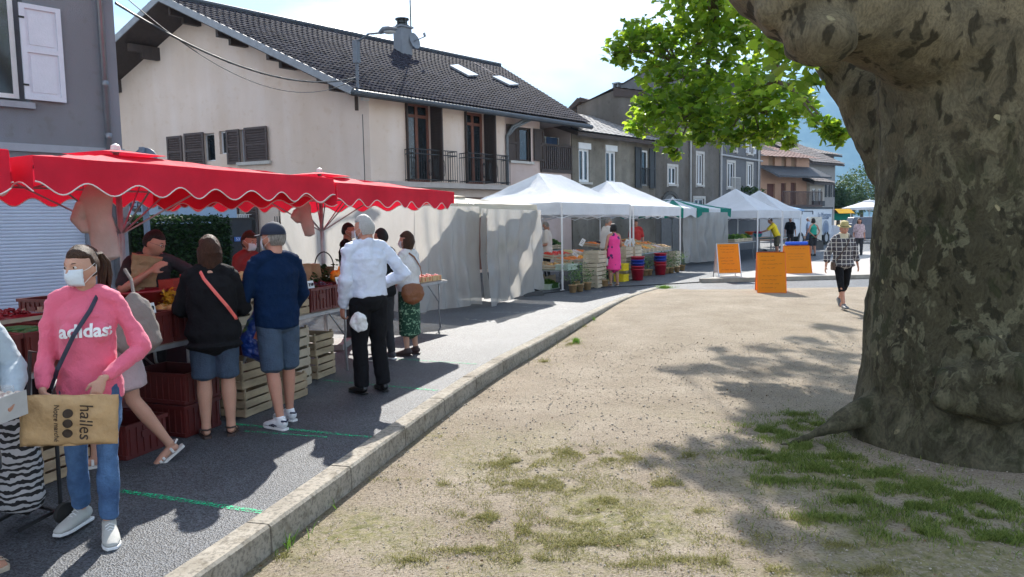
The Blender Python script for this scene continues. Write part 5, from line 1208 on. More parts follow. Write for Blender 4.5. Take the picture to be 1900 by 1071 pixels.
VEG = {
 'tomato': (VM('tomato_red', (.55,.04,.02)), .032, 60, 'ball'), 'carrot': (VM('carrot_orange', (.75,.20,.02)), .022, 80, 'stick'), 'orange': (VM('orange_peel', (.80,.33,.03)), .04, 40, 'ball'),
 'potato': (VM('potato_skin', (.36,.25,.13), rough=.8), .035, 55, 'ball'), 'apple': (VM('apple_red_green', (.42,.09,.04), rgb2=(.5,.35,.08)), .036, 50, 'ball'), 'courgette': (VM('courgette_green', (.03,.10,.02), rough=.4), .03, 45, 'stick'),
 'lettuce': (grass_mat('lettuce_leaf', (.06,.16,.03), (.20,.34,.07)), .065, 60, 'leaf'), 'pale_lettuce': (grass_mat('pale_lettuce_leaf', (.28,.38,.06), (.55,.62,.12)), .065, 60, 'leaf'), 'chard': (grass_mat('chard_leaf', (.015,.05,.02), (.05,.12,.03)), .075, 60, 'leaf'),
 'aubergine': (VM('aubergine_skin', (.03,.01,.03), rough=.25), .035, 40, 'ball'), 'onion': (VM('onion_skin', (.5,.28,.1), rough=.5), .033, 50, 'ball'), 'melon': (VM('melon_rind', (.50,.42,.2), rough=.7), .07, 14, 'ball'),
 'turnip': (VM('turnip_white', (.6,.5,.5), rough=.5), .034, 45, 'ball'), 'pepper': (VM('pepper_red', (.6,.03,.02), rough=.2), .04, 36, 'ball'), 'apricot': (VM('apricot_skin', (.75,.32,.08)), .026, 80, 'ball'), 'cherry': (VM('cherry_dark', (.18,.01,.015), rough=.25), .016, 140, 'ball'),
 'strawberry': (VM('strawberry_red', (.55,.03,.03)), .017, 60, 'ball')}
VMESH = {}
def heap(kind, loc, rz, l_=.46, w_=.32, hgt=.12, label=None, group=None, z0=0):
    key = (kind, l_, w_, hgt)
    if key not in VMESH:
        mt, r_, n_, sh = VEG[kind]; VMESH[key] = veg_mesh(kind+'_heap', l_, w_, hgt, r_, mt, int(n_*(l_*w_)/(.46*.32)), sh)
    o = link(kind+'_heap', VMESH[key], loc, rz); o.rotation_euler.z = rz
    return tag(o, label, kind.replace('pale_','')+('es' if kind in ('tomato','potato') else 's'), group)
def crate(me, loc, rz, label, name='wooden_crate', group=None, cat='crate'):
    return tag(link(name, me, loc, rz), label, cat, group)
# near stall line: s along the row, o behind its front edge
O1 = Vector((-2.2,7.5,0)); D1 = hd(19); N1 = Vector((-D1.y, D1.x, 0)); RZ1 = math.atan2(D1.y, D1.x)
def T(s_, o_=0, z=0): return O1+D1*s_+N1*o_+Vector((0,0,z))
def sp_(px, o_=0):   # position along the stall whose front edge shows at photo column px
    r = (px-950)/1350; b_ = O1+N1*o_; return (b_.y*r-b_.x)/(D1.x-D1.y*r)
TH1 = .78
for k, (s0, lab) in enumerate(((-4.15,'steel trestle table nearest the camera, hidden behind the pink sweatshirt'),(-2.05,'steel trestle table behind the woman in black'),(.10,'steel trestle table behind the white haired man and the navy sweater'))):
    table('trestle_table', lab, T(s0, .42), RZ1, 2.05, .8, TH1)
g1 = 'crates set along the first stall table'
cr = [(-4.9,'PC','chard'),(-4.48,'PC','lettuce'),(-4.06,'PC','aubergine'),(-3.62,'WC','tomato'),(-3.2,'PC','potato'),(-2.78,'PC','courgette'),(-2.34,'PC','chard'),(-1.92,'PC','lettuce'),(-1.5,'PC','onion'),(-.86,'WC2','potato'),(-.44,'WC2','melon'),(-.02,'WC','onion'),(.40,'PC','chard'),(.82,'PC','aubergine')]
near = {-4.9:'at the camera end of the first stall',-4.48:'second along the first stall, behind the grey jacket',-4.06:'third along the first stall, behind the basket',-3.62:'of tomatoes behind the ponytailed woman',-3.2:'behind the pink sweatshirt shoulder',-2.78:'beside the woman with the tote bag',-2.34:'between the pink sweatshirt and the woman in black',-1.92:'just before the woman in black',-1.5:'hidden behind the woman in black',-.86:'right beside the black sweater sleeve',-.44:'between the black sweater and the navy sweater',-.02:'peeking past the navy sweater',.40:'first past the navy sweater, topped with dark leaves',.82:'next to the white haired man on the stall edge'}
for s_, ty, vg in cr:
    me = {'PC':ME_PC,'WC':ME_WC,'WC2':ME_WC2}[ty]; col_ = {'PC':'maroon plastic crate','WC':'slatted wooden crate','WC2':'pale slatted crate'}[ty]
    crate(me, T(s_, .30, TH1), RZ1+math.pi/2, f'{col_} {near[s_]}', 'plastic_crate' if ty == 'PC' else 'wooden_crate', g1)
    if ty == 'WC2': crate(me, T(s_, .29, TH1+.215), RZ1+math.pi/2+.02, f'upper pale slatted crate {near[s_]}', 'wooden_crate', g1)
    zz = TH1+(.23 if ty == 'WC2' else .03)
    heap(vg, T(s_, .30, zz), RZ1+math.pi/2, .54, .35, .22, f'{"dark leafy" if vg in ("chard","lettuce") else "loose"} {vg}s in the crate {near[s_]}'.replace(' of tomatoes',''), 'vegetables in the crates of the first stall')
# crates in a second, higher row
for s_, vg in ((-4.3,'lettuce'),(-3.7,'chard'),(-3.1,'lettuce'),(-2.5,'cherry'),(-1.9,'tomato'),(-.2,'chard'),(.35,'chard'),(.9,'lettuce')):
    lab = {-4.3:'behind the basket carrier',-3.7:'behind the face mask of the ponytailed woman',-3.1:'behind the pink shoulder',-2.5:'in front of the stooping vendor',-1.9:'before the woman in black',-.2:'behind the navy sweater',.35:'under the wicker handle',.9:'behind the shirt sleeve of the white haired man'}[s_]
    crate(ME_WC2, T(s_, .78, TH1+.1), RZ1, f'pale rear crate standing {lab}', 'wooden_crate', 'rear crates of the first stall'); heap(vg, T(s_, .78, TH1+.13), RZ1, .46, .32, .2, f'{vg}s heaped in the rear crate {lab}', 'vegetables in the rear crates of the first stall')
# tall leafy heap, squash, paper bags, basket, red tub, courgette flowers
def at1(px, o_, z): return T(sp_(px, o_), o_, z)
p = at1(612, .5, TH1+.2); V, F = leaves(np.array([np.array(p)+nprng.normal(size=3)*np.array([.16,.2,.10]) for _ in range(700)]), nprng.uniform(.03,.07,700), droop=0)
o = bpy.data.objects.new('leafy_greens', fast_mesh('leafy_greens', V, F, VEG['chard'][0])); COL.objects.link(o); tag(o, 'tall mound of dark green leaves next to the white haired man', 'greens', kind='stuff')
mb = MB()
for k in range(9): a_ = k*2*math.pi/9; mb.ell((.05*math.cos(a_),.05*math.sin(a_),.07), (.055,.055,.07), None, 10, 8)
mb.tube([(0,0,.12),(.01,0,.18)], [.014,.01], 6); tag(MBW(mb, 'pumpkin', VM('pumpkin_skin', (.75,.26,.02)), None, True), 'small orange pumpkin lying among the dark leaves', 'pumpkin').location = at1(628, .28, TH1+.25)
for (px, dz, lab) in ((566,.26,'crumpled brown paper bag leaning on the pole'),(583,.24,'second brown paper bag lower beside the leaning one')):
    mb = MB(); mb.box((0,0,.11), (.17,.10,.22), (0,0,.3), .8); o = MBW(mb, 'paper_bag', M('kraft_paper', (.36,.24,.13), .85, .12, 8, .5, 25)); o.location = at1(px, .62, TH1+dz); m = o.modifiers.new('s','SUBSURF'); m.subdivision_type = 'SIMPLE'; m.levels = 3; m.render_levels = 3
    m = o.modifiers.new('d','DISPLACE'); m.texture = tx2; m.strength = .05; m.texture_coords = 'GLOBAL'; tag(o, lab, 'paper bag')
bk = empty('wicker_basket', 'small basket with an arched black handle beside the leafy greens', 'basket', at1(602, .75, TH1+.3))
mb = MB(); mb.lathe((0,0,0), [(.001,0),(.1,0),(.12,.05),(.13,.1),(.12,.1)], 16); _build(mb, 'bowl', M('wicker', (.2,.12,.06), .8, .3, 30), bk)
mb = MB(); mb.tube([(.12*math.cos(a_),0,.1+.19*math.sin(a_)) for a_ in [math.pi*k/12 for k in range(13)]], .008, 6); _build(mb, 'handle', MIR, bk)
o = tag(MBW((lambda m_: (m_.lathe((0,0,0), [(.001,.01),(.23,.01),(.27,.22),(.285,.22),(.285,.24),(.26,.24)], 28), m_)[1])(MB()), 'plastic_tub', M('dark_red_plastic', (.28,.012,.02), .4), None, True), 'round dark red plastic tub on the stall in front of the stooping vendor', 'tub'); o.location = at1(240, .62, TH1+.16)
P_ = []
for _ in range(120): P_.append(np.array(at1(318,.35,TH1+.30))+nprng.normal(size=3)*np.array([.05,.07,.05]))
V, F = leaves(np.array(P_), nprng.uniform(.03,.06,120), droop=-.3); mfl = M('courgette_flower', (.85,.33,.02), .5, .3, 20, trans=.6, rgb2=(.9,.6,.05))
o = bpy.data.objects.new('courgette_flowers', fast_mesh('courgette_flowers', V, F, mfl)); COL.objects.link(o); tag(o, 'bright yellow-orange courgette flowers standing in the sun on the stall', 'flowers', kind='stuff')
mb = MB(); mb.box((0,0,.07), (.3,.16,.14), None, 1.05); o = MBW(mb, 'punnet_box', M('clear_red_box', (.5,.06,.04), .3, trans=.4)); o.location = at1(331,.45,TH1+.33); o.rotation_euler.z = RZ1; tag(o, 'red sunlit plastic box behind the courgette flowers', 'box')
mb = MB(); mb.tube([(0,0,0),(0,0,.12),(.01,0,.22)], [(.05,.02),(.06,.035),(.075,.02)], 12); o = MBW(mb, 'red_bag', M('bright_red_plastic', (.8,.02,.03), .3, trans=.4)); o.location = at1(346,.4,TH1+.28); tag(o, 'bright red translucent plastic bag beside the courgette flowers', 'bag')
# under the tables
u_ = [(.05,.30,4,'WC2','first wooden stack below the table past the navy sweater'),(.62,.42,3,'WC','second wooden stack below the table by the black trousers'),(-.95,.12,2,'WC','slatted stack on the asphalt behind the denim shorts'),(-.42,.10,1,'WC','single crate on the asphalt behind the white trainers'),
      (-1.55,.2,2,'PC','maroon stack below the table behind the woman in black'),(-2.15,.2,1,'PC','maroon crate on the ground left of the black sweater'),(-2.75,.3,2,'WC','wooden stack behind the striding bare leg'),(-3.4,.3,2,'PC','maroon stack in the dark behind the blue jeans'),(-4.1,.35,2,'PC','maroon stack behind the zebra trolley'),(-.2,.62,3,'PC','maroon stack far under the table behind the blue bag')]
for s_, o_, n_, ty, lab in u_:
    me = {'PC':ME_PC,'WC':ME_WC,'WC2':ME_WC2}[ty]; hh = {'PC':.262,'WC':.258,'WC2':.216}[ty]
    if n_*hh > TH1-.06: n_ = int((TH1-.06)/hh)
    for k in range(n_):
        pos = ['bottom','second','third','top'][k] if n_ > 2 else (['lower','upper'][k] if n_ == 2 else '')
        crate(me, T(s_+rnd.uniform(-.015,.015), o_+rnd.uniform(-.015,.015), k*hh), RZ1+math.pi/2+rnd.uniform(-.04,.04), (f'{pos} crate of the {lab}' if pos else lab), 'plastic_crate' if ty == 'PC' else 'wooden_crate', 'crates stored under the first stall')
# strawberry table
tp = Vector((-1.62,11.6,0)); table('trestle_table', 'small steel table carrying strawberry punnets next to the woman in cardigan', tp, RZ1-.12, 1.2, .62, .78)
RZs = RZ1-.12; ds = Vector((math.cos(RZs), math.sin(RZs), 0)); ns = Vector((-ds.y, ds.x, 0))
mb = MB(); w_ = .13
for x in (-1,1): mb.box((x*w_/2,0,.04), (.004,w_,.08), None, None); mb.box((0,x*w_/2,.04), (w_,.004,.08))
mb.box((0,0,.004), (w_,w_,.006)); ME_PN = mb.mesh('punnet', M('wood_chip', (.6,.42,.22), .7, .12, 10)); ME_SB = veg_mesh('strawberries', .12, .12, .075, .016, VEG['strawberry'][0], 34)
for i in range(7):
    for j in range(3):
        q = tp+ds*(-.45+.15*i)+ns*(-.2+.16*j)+Vector((0,0,.782)); rowl = ['front','middle','back'][j]
        tag(link('punnet', ME_PN, q, RZs+rnd.uniform(-.05,.05)), f'wood chip punnet, {ORD[i]} from the near end of the {rowl} row on the strawberry table', 'punnet', 'strawberry punnets')
        tag(link('strawberries', ME_SB, q+Vector((0,0,.012)), RZs+rnd.uniform(0,3)), f'strawberries filling the {ORD[i]} punnet of the {rowl} row', 'strawberries', 'strawberries in punnets')
# ---- display under the two white tents
def TT(L, D, s_, o_, z=0): N_ = Vector((-D.y, D.x, 0)); return L+D*s_+N_*o_+Vector((0,0,z))
rz33, rz31 = math.atan2(H33.y,H33.x), math.atan2(H31.y,H31.x)
MTC = M('green_oilcloth', (.04,.12,.06), .6, .2, 5)
table('display_table', 'low table of shallow crates at the near leg of the first white tent', TT(T1L,H33,.62,.95), rz33, .9, 1.7, .5, MTC, 'display tables under the white tents', False)
table('display_table', 'long mid table carrying carrots and tomatoes under the first white tent', TT(T1L,H33,2.35,.85), rz33, 2.3, .9, .58, MTC, 'display tables under the white tents', False)
table('display_table', 'high back table of leafy vegetables behind the man in a white shirt', TT(T1L,H33,2.1,2.35), rz33, 3.2, .7, .88, MTC, 'display tables under the white tents', False)
table('display_table', 'long wide table covered in shallow crates under the second white tent', TT(T2L,H31,2.2,1.0), rz31, 3.7, 1.6, .68, MTC, 'display tables under the white tents', False)
def tray_row(L, D, rz, s0, ds_, n_, o_, z, kinds, where, me=None, tilt=0, hgt=.13, rname=''):
    for i in range(n_):
        q = TT(L, D, s0+ds_*i, o_, z); vg = kinds[i % len(kinds)]
        wh = f'{ORD[i]} along the {rname} row {where}'
        ob = crate(me or ME_TR, q, rz+math.pi/2, f'shallow crate of {vg.replace("_"," ")}s, {wh}', 'shallow_crate', 'shallow crates '+where)
        hp = heap(vg, q+Vector((0,0,.012)), rz+math.pi/2, .46, .31, hgt, f'{vg.replace("_"," ")}s, {wh}', 'produce '+where)
        if tilt: 
            for e in (ob, hp): e.rotation_euler = (Matrix.Rotation(tilt, 3, D) @ Euler((0,0,rz+math.pi/2)).to_matrix()).to_euler()
tray_row(T1L,H33,rz33,.35,.38,2,.42,.5,['apple','potato'],'at the first tent leg',rname='front')
tray_row(T1L,H33,rz33,.35,.38,2,.96,.5,['onion','potato'],'at the first tent leg',rname='middle')
tray_row(T1L,H33,rz33,.35,.38,2,1.5,.5,['aubergine','courgette'],'at the first tent leg',rname='back')
tray_row(T1L,H33,rz33,1.35,.37,6,.65,.60,['carrot','carrot','orange','potato','onion','courgette'],'under the first white tent',tilt=.12,rname='front')
tray_row(T1L,H33,rz33,1.35,.37,6,1.18,.72,['tomato','pepper','tomato','melon','turnip','carrot'],'under the first white tent',tilt=.12,rname='middle')
tray_row(T1L,H33,rz33,.75,.38,8,2.2,.90,['pale_lettuce','pale_lettuce','lettuce','chard','chard','lettuce','chard','lettuce'],'under the first white tent',rname='back',hgt=.2)
tray_row(T2L,H31,rz31,.5,.37,10,.45,.70,['onion','melon','turnip','potato','orange','melon','onion','turnip','potato','onion'],'under the second white tent',tilt=.12,rname='front')
tray_row(T2L,H31,rz31,.5,.37,10,1.0,.80,['turnip','onion','carrot','apricot','carrot','potato','apricot','onion','carrot','apple'],'under the second white tent',tilt=.12,rname='middle')
tray_row(T2L,H31,rz31,.5,.37,10,1.55,.90,['carrot','aubergine','apple','cherry','aubergine','carrot','cherry','apple','potato','onion'],'under the second white tent',tilt=.12,rname='back')
# price cards
for (px, py, Y, w_, h_, tl, lab) in ((1088,485,19.3,.14,.3,.25,'upright white price card by the crate stack'),(1098,484,19.5,.14,.28,.2,'second upright white price card touching the first'),(1077,449,21,.12,.22,.5,'white card leaning among the greens of the first tent'),(1066,472,19.8,.17,.09,.6,'white card lying over the carrots'),(1161,450,21.5,.12,.2,.4,'white card stuck behind the woman in pink'),(1176,447,22.6,.1,.18,-.3,'white price card behind the shared tent poles')):
    c = AT(px,py,Y); mb = MB(); mb.box((0,0,h_/2), (w_,.006,h_)); o = MBW(mb, 'price_card', MWH); bevel(o,.004); o.location = c-Vector((0,0,h_/2)); o.rotation_euler = (R(-12), tl, R(-10)); tag(o, lab, 'price card')
    s2 = MB(); 
    for k in range(3): s2.box((0,-.005,h_*(.3+.2*k)), (w_*.6,.002,h_*.05))
    _build(s2, 'writing', MIR, o)
# stacks of tall wooden crates, yellow crate, buckets
def stackof(px, py, me, n_, hh, rz, lab, name='wooden_crate', grp='crate stacks before the white tents'):
    g_ = G(px, py)
    for k in range(n_):
        crate(me, g_+Vector((rnd.uniform(-.015,.015),rnd.uniform(-.015,.015),k*hh)), rz+rnd.uniform(-.05,.05), f'{["bottom","second","third","fourth","fifth"][k] if k < n_-1 else "topmost"} tall crate of the stack {lab}', name, grp)
stackof(1104,533,ME_TALL,3,.32,rz33,'left of the woman in pink')
stackof(1156,519,ME_TALL,3,.32,rz33,'behind the yellow crate')
stackof(1172,517,ME_TALL,3,.32,rz33,'right beside the red and blue buckets')
for k in range(2): crate(ME_YPC, G(1153,522)+Vector((0,0,k*.3)), rz33, ('lower' if k == 0 else 'upper')+' bright yellow plastic crate beside the woman in pink', 'plastic_crate')
for k in range(2): crate(ME_TALL, G(1247,500)+H31*0+Vector((0,0,k*.32)), rz31, ('lower' if k == 0 else 'upper')+' tall wooden crate at the far leg of the second tent', 'wooden_crate')
crate(ME_GPC, G(1018,536)+Vector((0,0,0)), rz33, 'pale green plastic crate of leeks on the ground inside the first tent', 'plastic_crate'); heap('lettuce', G(1018,536)+Vector((0,0,.02)), rz33+math.pi/2, .46, .31, .16, 'green leaves in the crate on the ground inside the first tent')
crate(ME_GPC, TT(T1L,H33,.3,.05,.5), rz33, 'pale green plastic crate on the corner of the low table', 'plastic_crate')
crate(ME_WC, G(1010,529)+Vector((0,0,.02)), rz33, 'slatted crate under the low table behind the plastic curtain', 'wooden_crate')
def bucket_mesh(mat):
    mb = MB(); mb.lathe((0,0,0), [(.001,.005),(.15,.005),(.185,.30),(.2,.30),(.2,.325),(.18,.325),(.146,.02)], 24); return mb.mesh('bucket', mat, True)
MBR_, MBB_ = bucket_mesh(M('bucket_red', (.42,.01,.03), .35)), bucket_mesh(M('bucket_blue', (.01,.04,.35), .35))
for px, py, lab in ((1183,520,'next to the shared tent poles'),(1225,510,'in the middle of the second tent')):
    g_ = G(px, py)
    for k in range(5): tag(link('bucket', MBR_ if k in (0,1,4) else MBB_, g_+Vector((0,0,.088*k if k else 0)), .3*k), f'{["lowest red","second lowest red","lower blue","upper blue","topmost red"][k]} bucket of the nested stack {lab}', 'bucket', 'nested buckets before the white tents')
# potted plants on the asphalt
MPOT = M('tan_pot', (.42,.27,.13), .7, .2, 8); mb = MB(); mb.lathe((0,0,0), [(.001,.004),(.075,.004),(.1,.17),(.108,.17),(.108,.19),(.09,.19),(.085,.15),(.001,.15)], 16); ME_POT = mb.mesh('pot', MPOT, True)
PM = []
for v_ in range(3):
    P_ = nprng.normal(size=(130,3))*np.array([.085,.085,.13])+np.array([0,0,.36]); V, F = leaves(P_, nprng.uniform(.02,.05,130), droop=.1); PM.append(fast_mesh('foliage', V, F, grass_mat('pot_leaf', (.05,.12,.04), (.22,.32,.12))))
for i, (px, py, lab) in enumerate(((1063,543,'first potted seedling, outermost at the first tent leg'),(1076,541,'second potted seedling, beside the outermost one'),(1090,538,'third potted seedling, against the crate stack'),(1069,536,'potted seedling just behind the two front pots'),(1122,533,'potted seedling between the crate stack and the woman in pink'),(1197,512,'potted plant right after the first nested buckets'),(1205,511,'wider potted plant between the two bucket stacks'),(1236,508,'potted plant right after the second nested buckets'),(1245,507,'potted plant before the far crates of the second tent'),(1256,505,'tall potted plant at the far leg of the second tent'),(1266,502,'last potted plant outside the second tent'))):
    t_ = empty('potted_plant', lab, 'potted plant', G(px,py), i*.7, 'potted plants for sale'); link('pot', ME_POT, parent=t_); link('foliage', PM[i%3], parent=t_, scale=1+.15*(i%2))
# black cable on the road
pts = [G(*p)+Vector((0,0,.012)) for p in ((985,548),(1050,540),(1110,534),(1180,531),(1240,528),(1290,525),(1330,522))]; mb = MB(); mb.tube(pts, .014, 6); tag(mb.build('power_cable', MIR), 'black power cable lying across the asphalt before the white tents', 'cable')
mb = MB(); g_ = G(985,548); mb.box(g_+Vector((0,0,.05)), (.5,.4,.1), (0,0,.4), .85); mb.tube([g_+Vector((-.2,0,.1)), g_+Vector((0,0,.16)), g_+Vector((.2,0,.1))], .02, 8); tag(mb.build('ballast_weight', MIR), 'flat black weight lying at the foot of the wide plastic curtain', 'weight')
# ---- stall of the man in yellow
table('display_table', 'pale trestle table of greens in front of the man in yellow', Vector((9.3,30.2,0)), math.atan2(hd(38).y, hd(38).x), 2.3, .9, .75, None, 'display tables under the far tents', False)
c_ = Vector((9.3,30.2,.76)); dd = hd(38); nn = Vector((-dd.y,dd.x,0))
for i in range(4):
    for j in range(2):
        q = c_+dd*(-.75+.5*i)+nn*(-.18+.38*j); crate(ME_TR, q, math.atan2(dd.y,dd.x), f'shallow crate {ORD[i]} in the {["front","back"][j]} row before the man in yellow', 'shallow_crate', 'crates before the man in yellow')
        heap(['lettuce','lettuce','pale_lettuce','lettuce'][i], q+Vector((0,0,.02)), math.atan2(dd.y,dd.x), .46,.31,.2, f'green salad heads {ORD[i]} in the {["front","back"][j]} row before the man in yellow', 'salads before the man in yellow')
for (px, py, Y, rgb, nm, lab) in ((1390,436,31,(.75,.12,.02),'orange','orange round bowl on the greens stall'),(1406,440,31,(.02,.35,.45),'turquoise','turquoise round bowl next to the orange bowl')):
    mb = MB(); mb.lathe((0,0,0), [(.001,0),(.12,0),(.2,.14),(.21,.14),(.19,.13)], 20); o = MBW(mb, 'bowl', M(nm+'_bowl', rgb, .4), None, True); o.location = AT(px,py,Y); tag(o, lab, 'bowl')
table('display_table', 'table under the last white tent before the truck', Vector((12.2,34.0,0)), math.atan2(hd(38).y, hd(38).x), 1.8, .8, .78, MTC, 'display tables under the far tents', False)
# ---- vehicles and stalls far off
def text_on(txt, size, p, xdir, nrm, mat, parent=None, shear=0, name='lettering', flat=True):
    me = text_mesh(txt, size, .004, shear); me.materials.clear(); me.materials.append(mat)
    x = Vector(xdir).normalized(); n_ = Vector(nrm).normalized(); y = n_.cross(x).normalized(); m = Matrix((x, y, n_)).transposed().to_4x4(); m.translation = p
    o = bpy.data.objects.new(name, me); COL.objects.link(o)
    if parent is not None: o.parent = parent
    o.matrix_basis = m
    if parent is not None: o.matrix_parent_inverse = parent.matrix_world.inverted() if False else Matrix.Translation(-parent.location) if parent.type == 'EMPTY' else Matrix.Identity(4)
    return o
MVAN = M('white_van_paint', (.62,.66,.72), .35, .04, 3); MDK = M('dark_blue_lettering', (.02,.03,.06), .5); MTYRE = M('tyre_rubber', (.02,.02,.02), .85)
def wheel(c, r_, w_, ax, parent):
    ax = Vector(ax).normalized(); mb = MB(); mb.tube2([c-ax*w_/2, c+ax*w_/2], [r_,r_], 24); o = mb.build('wheel', MTYRE, parent); mb = MB(); mb.tube2([c-ax*(w_/2+.01), c+ax*(w_/2+.01)], [r_*.55,r_*.55], 16); mb.build('rim', MALU, o); return o
# delivery van behind the hedge
vA = AT(224,400,19.5); vB = AT(330,400,18.6); vd = (vB-vA); vd.z = 0; L_ = vd.length; vd.normalize(); vn = Vector((vd.y,-vd.x,0))
van = empty('delivery_van', 'white-blue delivery van body parked behind the hedge', 'van', (vA.x, vA.y, 0))
zt = AT(280,366,19).z; mb = MB(); c = Vector((vA.x,vA.y,0))+vd*(L_/2-.5)-vn*1.0; m = Matrix((vd, -vn, Vector((0,0,1)))).transposed()
mb.box(c+Vector((0,0,.45+(2.9-.45)/2)), (L_+1.0,2.0,2.45), m); o = mb.build('body', M('pale_blue_van_paint', (.32,.45,.62), .4, .04, 3), van); bevel(o,.05,3)
for s_ in (.3, L_-.6): wheel(Vector((vA.x,vA.y,.36))+vd*s_-vn*.1, .36, .22, vn, van)
face = Vector((vA.x,vA.y,0))+vn*.006
def onvan(px, py): d = ray(px,py); A = face; t = (A-CAMP).dot(vn)/d.dot(vn); return CAMP+d*t
text_on('MER', .34, onvan(246,384.5)+vn*.004, vd, vn, MDK, van, .25)
text_on('Boissons & Cie', .12, onvan(312,385)+vn*.004, vd, vn, MDK, van, .15); text_on('04 79 22 77', .07, onvan(316,391)+vn*.004, vd, vn, MDK, van)
mb = MB(); q = onvan(255,390); mb.bar(q-vd*.13, q+vd*.13, .03, .09); mb.build('handle', MIR, van)
# white truck
tA = AT(1473,440,41.5); tB = AT(1543,440,45.5); vd = tB-tA; vd.z = 0; L_ = vd.length; vd.normalize(); vn = Vector((vd.y,-vd.x,0))
tk = empty('market_truck', 'white sales truck with a painted side and a round logo at the street end', 'truck', (tA.x,tA.y,0)); mb = MB(); m = Matrix((vd,-vn,Vector((0,0,1)))).transposed()
zt = AT(1505,387,43.5).z; mb.box(Vector((tA.x,tA.y,0))+vd*L_/2-vn*1.1+Vector((0,0,(zt+.6)/2)), (L_,2.2,zt-.6), m); o = mb.build('body', MVAN, tk); bevel(o,.04,2)
mb = MB(); mb.box(Vector((tA.x,tA.y,0))+vd*L_/2-vn*1.1+Vector((0,0,zt+.03)), (L_+.1,2.3,.1), m); mb.build('roof', MIR, tk)
for s_ in (.9, L_-.9): wheel(Vector((tA.x,tA.y,.42))+vd*s_-vn*.1, .42, .25, vn, tk)
face = Vector((tA.x,tA.y,0))+vn*.008
text_on('La Montagne', .40, onvan(1530,399)+vn*.004, vd, vn, M('grey_blue_lettering', (.16,.22,.33), .5), tk, .2); text_on('gourmande', .26, onvan(1531,404.5)+vn*.004, vd, vn, MATS['grey_blue_lettering'], tk, .2)
mb = MB(); q = onvan(1532,424); mb.tube2([q+vn*.004, q+vn*.012], [.5,.5], 28); e = mb.build('round_emblem', M('emblem_grey', (.25,.3,.38), .5), tk)
mb = MB(); mb.tube2([q+vn*.013, q+vn*.017], [.33,.33], 24); mb.build('emblem_centre', MATS['grey_blue_lettering'], e)
mb = MB(); a, b_ = onvan(1488,392), onvan(1508,398); 
mb.bar(a, onvan(1508,392), .05); mb.bar(onvan(1508,392), b_, .05); mb.bar(a, onvan(1488,398), .05); mb.build('hatch_frame', MDK, tk)
mb = MB(); mb.box(AT(1514,425,39.5), (.62,.05,1.3)); o = mb.build('screen_board', M('cream_panel', (.62,.6,.54), .6)); tag(o, 'plain cream upright panel beside the woman in green', 'screen')
mb = MB(); 
for k in range(2): mb.bar(AT(1505+k*19,447,39.5), AT(1505+k*19,466,39.5), .05)
q = AT(1512,458,38.6); mb = MB(); mb.box(q, (.75,.5,.55), (0,0,.3), .9); mb.box(q+Vector((0,-.02,.3)), (.72,.48,.05), (0,0,.3), .9); mb.tube([q+Vector((-.25,-.2,.3)), q+Vector((0,-.2,.42)), q+Vector((.25,-.2,.3))], .02, 6); o = mb.build('cool_box', M('black_plastic_box', (.03,.03,.035), .4)); q_ = o; tag(o, 'black cool box on the road by the woman in green', 'cool box')
canopy('market_parasol', 'pale blue low parasol between the last white tent and the truck', (13.6,35.4), (15.5,38.6), 2.6, 2.12, 2.45, fabric('sky_blue_canvas', (.36,.55,.80), .3), vh=.1, amp=0, style='flat', pip=False, gore=0)
# yellow-green stall at the very end
q = AT(1548,420,50); q.z = 0; st = empty('far_stall', 'far stall with a yellow awning and green side near the hat wearer', 'stall', q)
mb = MB(); y0 = AT(1548,388,50).z; y1 = AT(1548,396.5,50).z
mb.add([q+Vector((0,0,y0)), q+Vector((1.15,.2,y0)), q+Vector((1.15,-.5,y1)), q+Vector((0,-.7,y1))], [(0,1,2,3)]); o = mb.build('awning', fabric('yellow_canvas', (.75,.45,.02), .4), st); solid(o,.02)
mb = MB(); y2 = AT(1548,409,50).z; mb.add([q+Vector((0,.0,y1)), q+Vector((1.15,.2,y1)), q+Vector((1.15,.2,y2)), q+Vector((0,0,y2))], [(0,1,2,3)]); o = mb.build('side_sheet', MGREEN, st); solid(o,.02)
mb = MB(); mb.box(q+Vector((.6,.3,.6)), (1.3,.6,1.0)); mb.build('counter', MVAN, st)
for x in (0,1.15): mb = MB(); mb.bar(q+Vector((x,.1,0)), q+Vector((x,.1,y0)), .05); mb.build('pole', MALU, st)
canopy('market_parasol', 'white far parasol between the yellow awning and the plane trunk', (24.6,49), (26.6,50.3), 2.6, 2.3, 2.75, MTENT, vh=.15, amp=0, style='flat', pip=False, gore=0)
mb = MB(); q = AT(1590,432,47); q.z = 0; mb.box(q+Vector((.2,0,.75)), (2.2,1.2,1.0), None, .92); mb.box(q+Vector((.2,0,1.4)), (1.6,1.1,.5), None, .8); o = MBW(mb, 'parked_car', M('grey_car_paint', (.09,.10,.13), .3)); bevel(o,.08,3); tag(o, 'grey car half hidden behind the plane trunk at the street end', 'car')
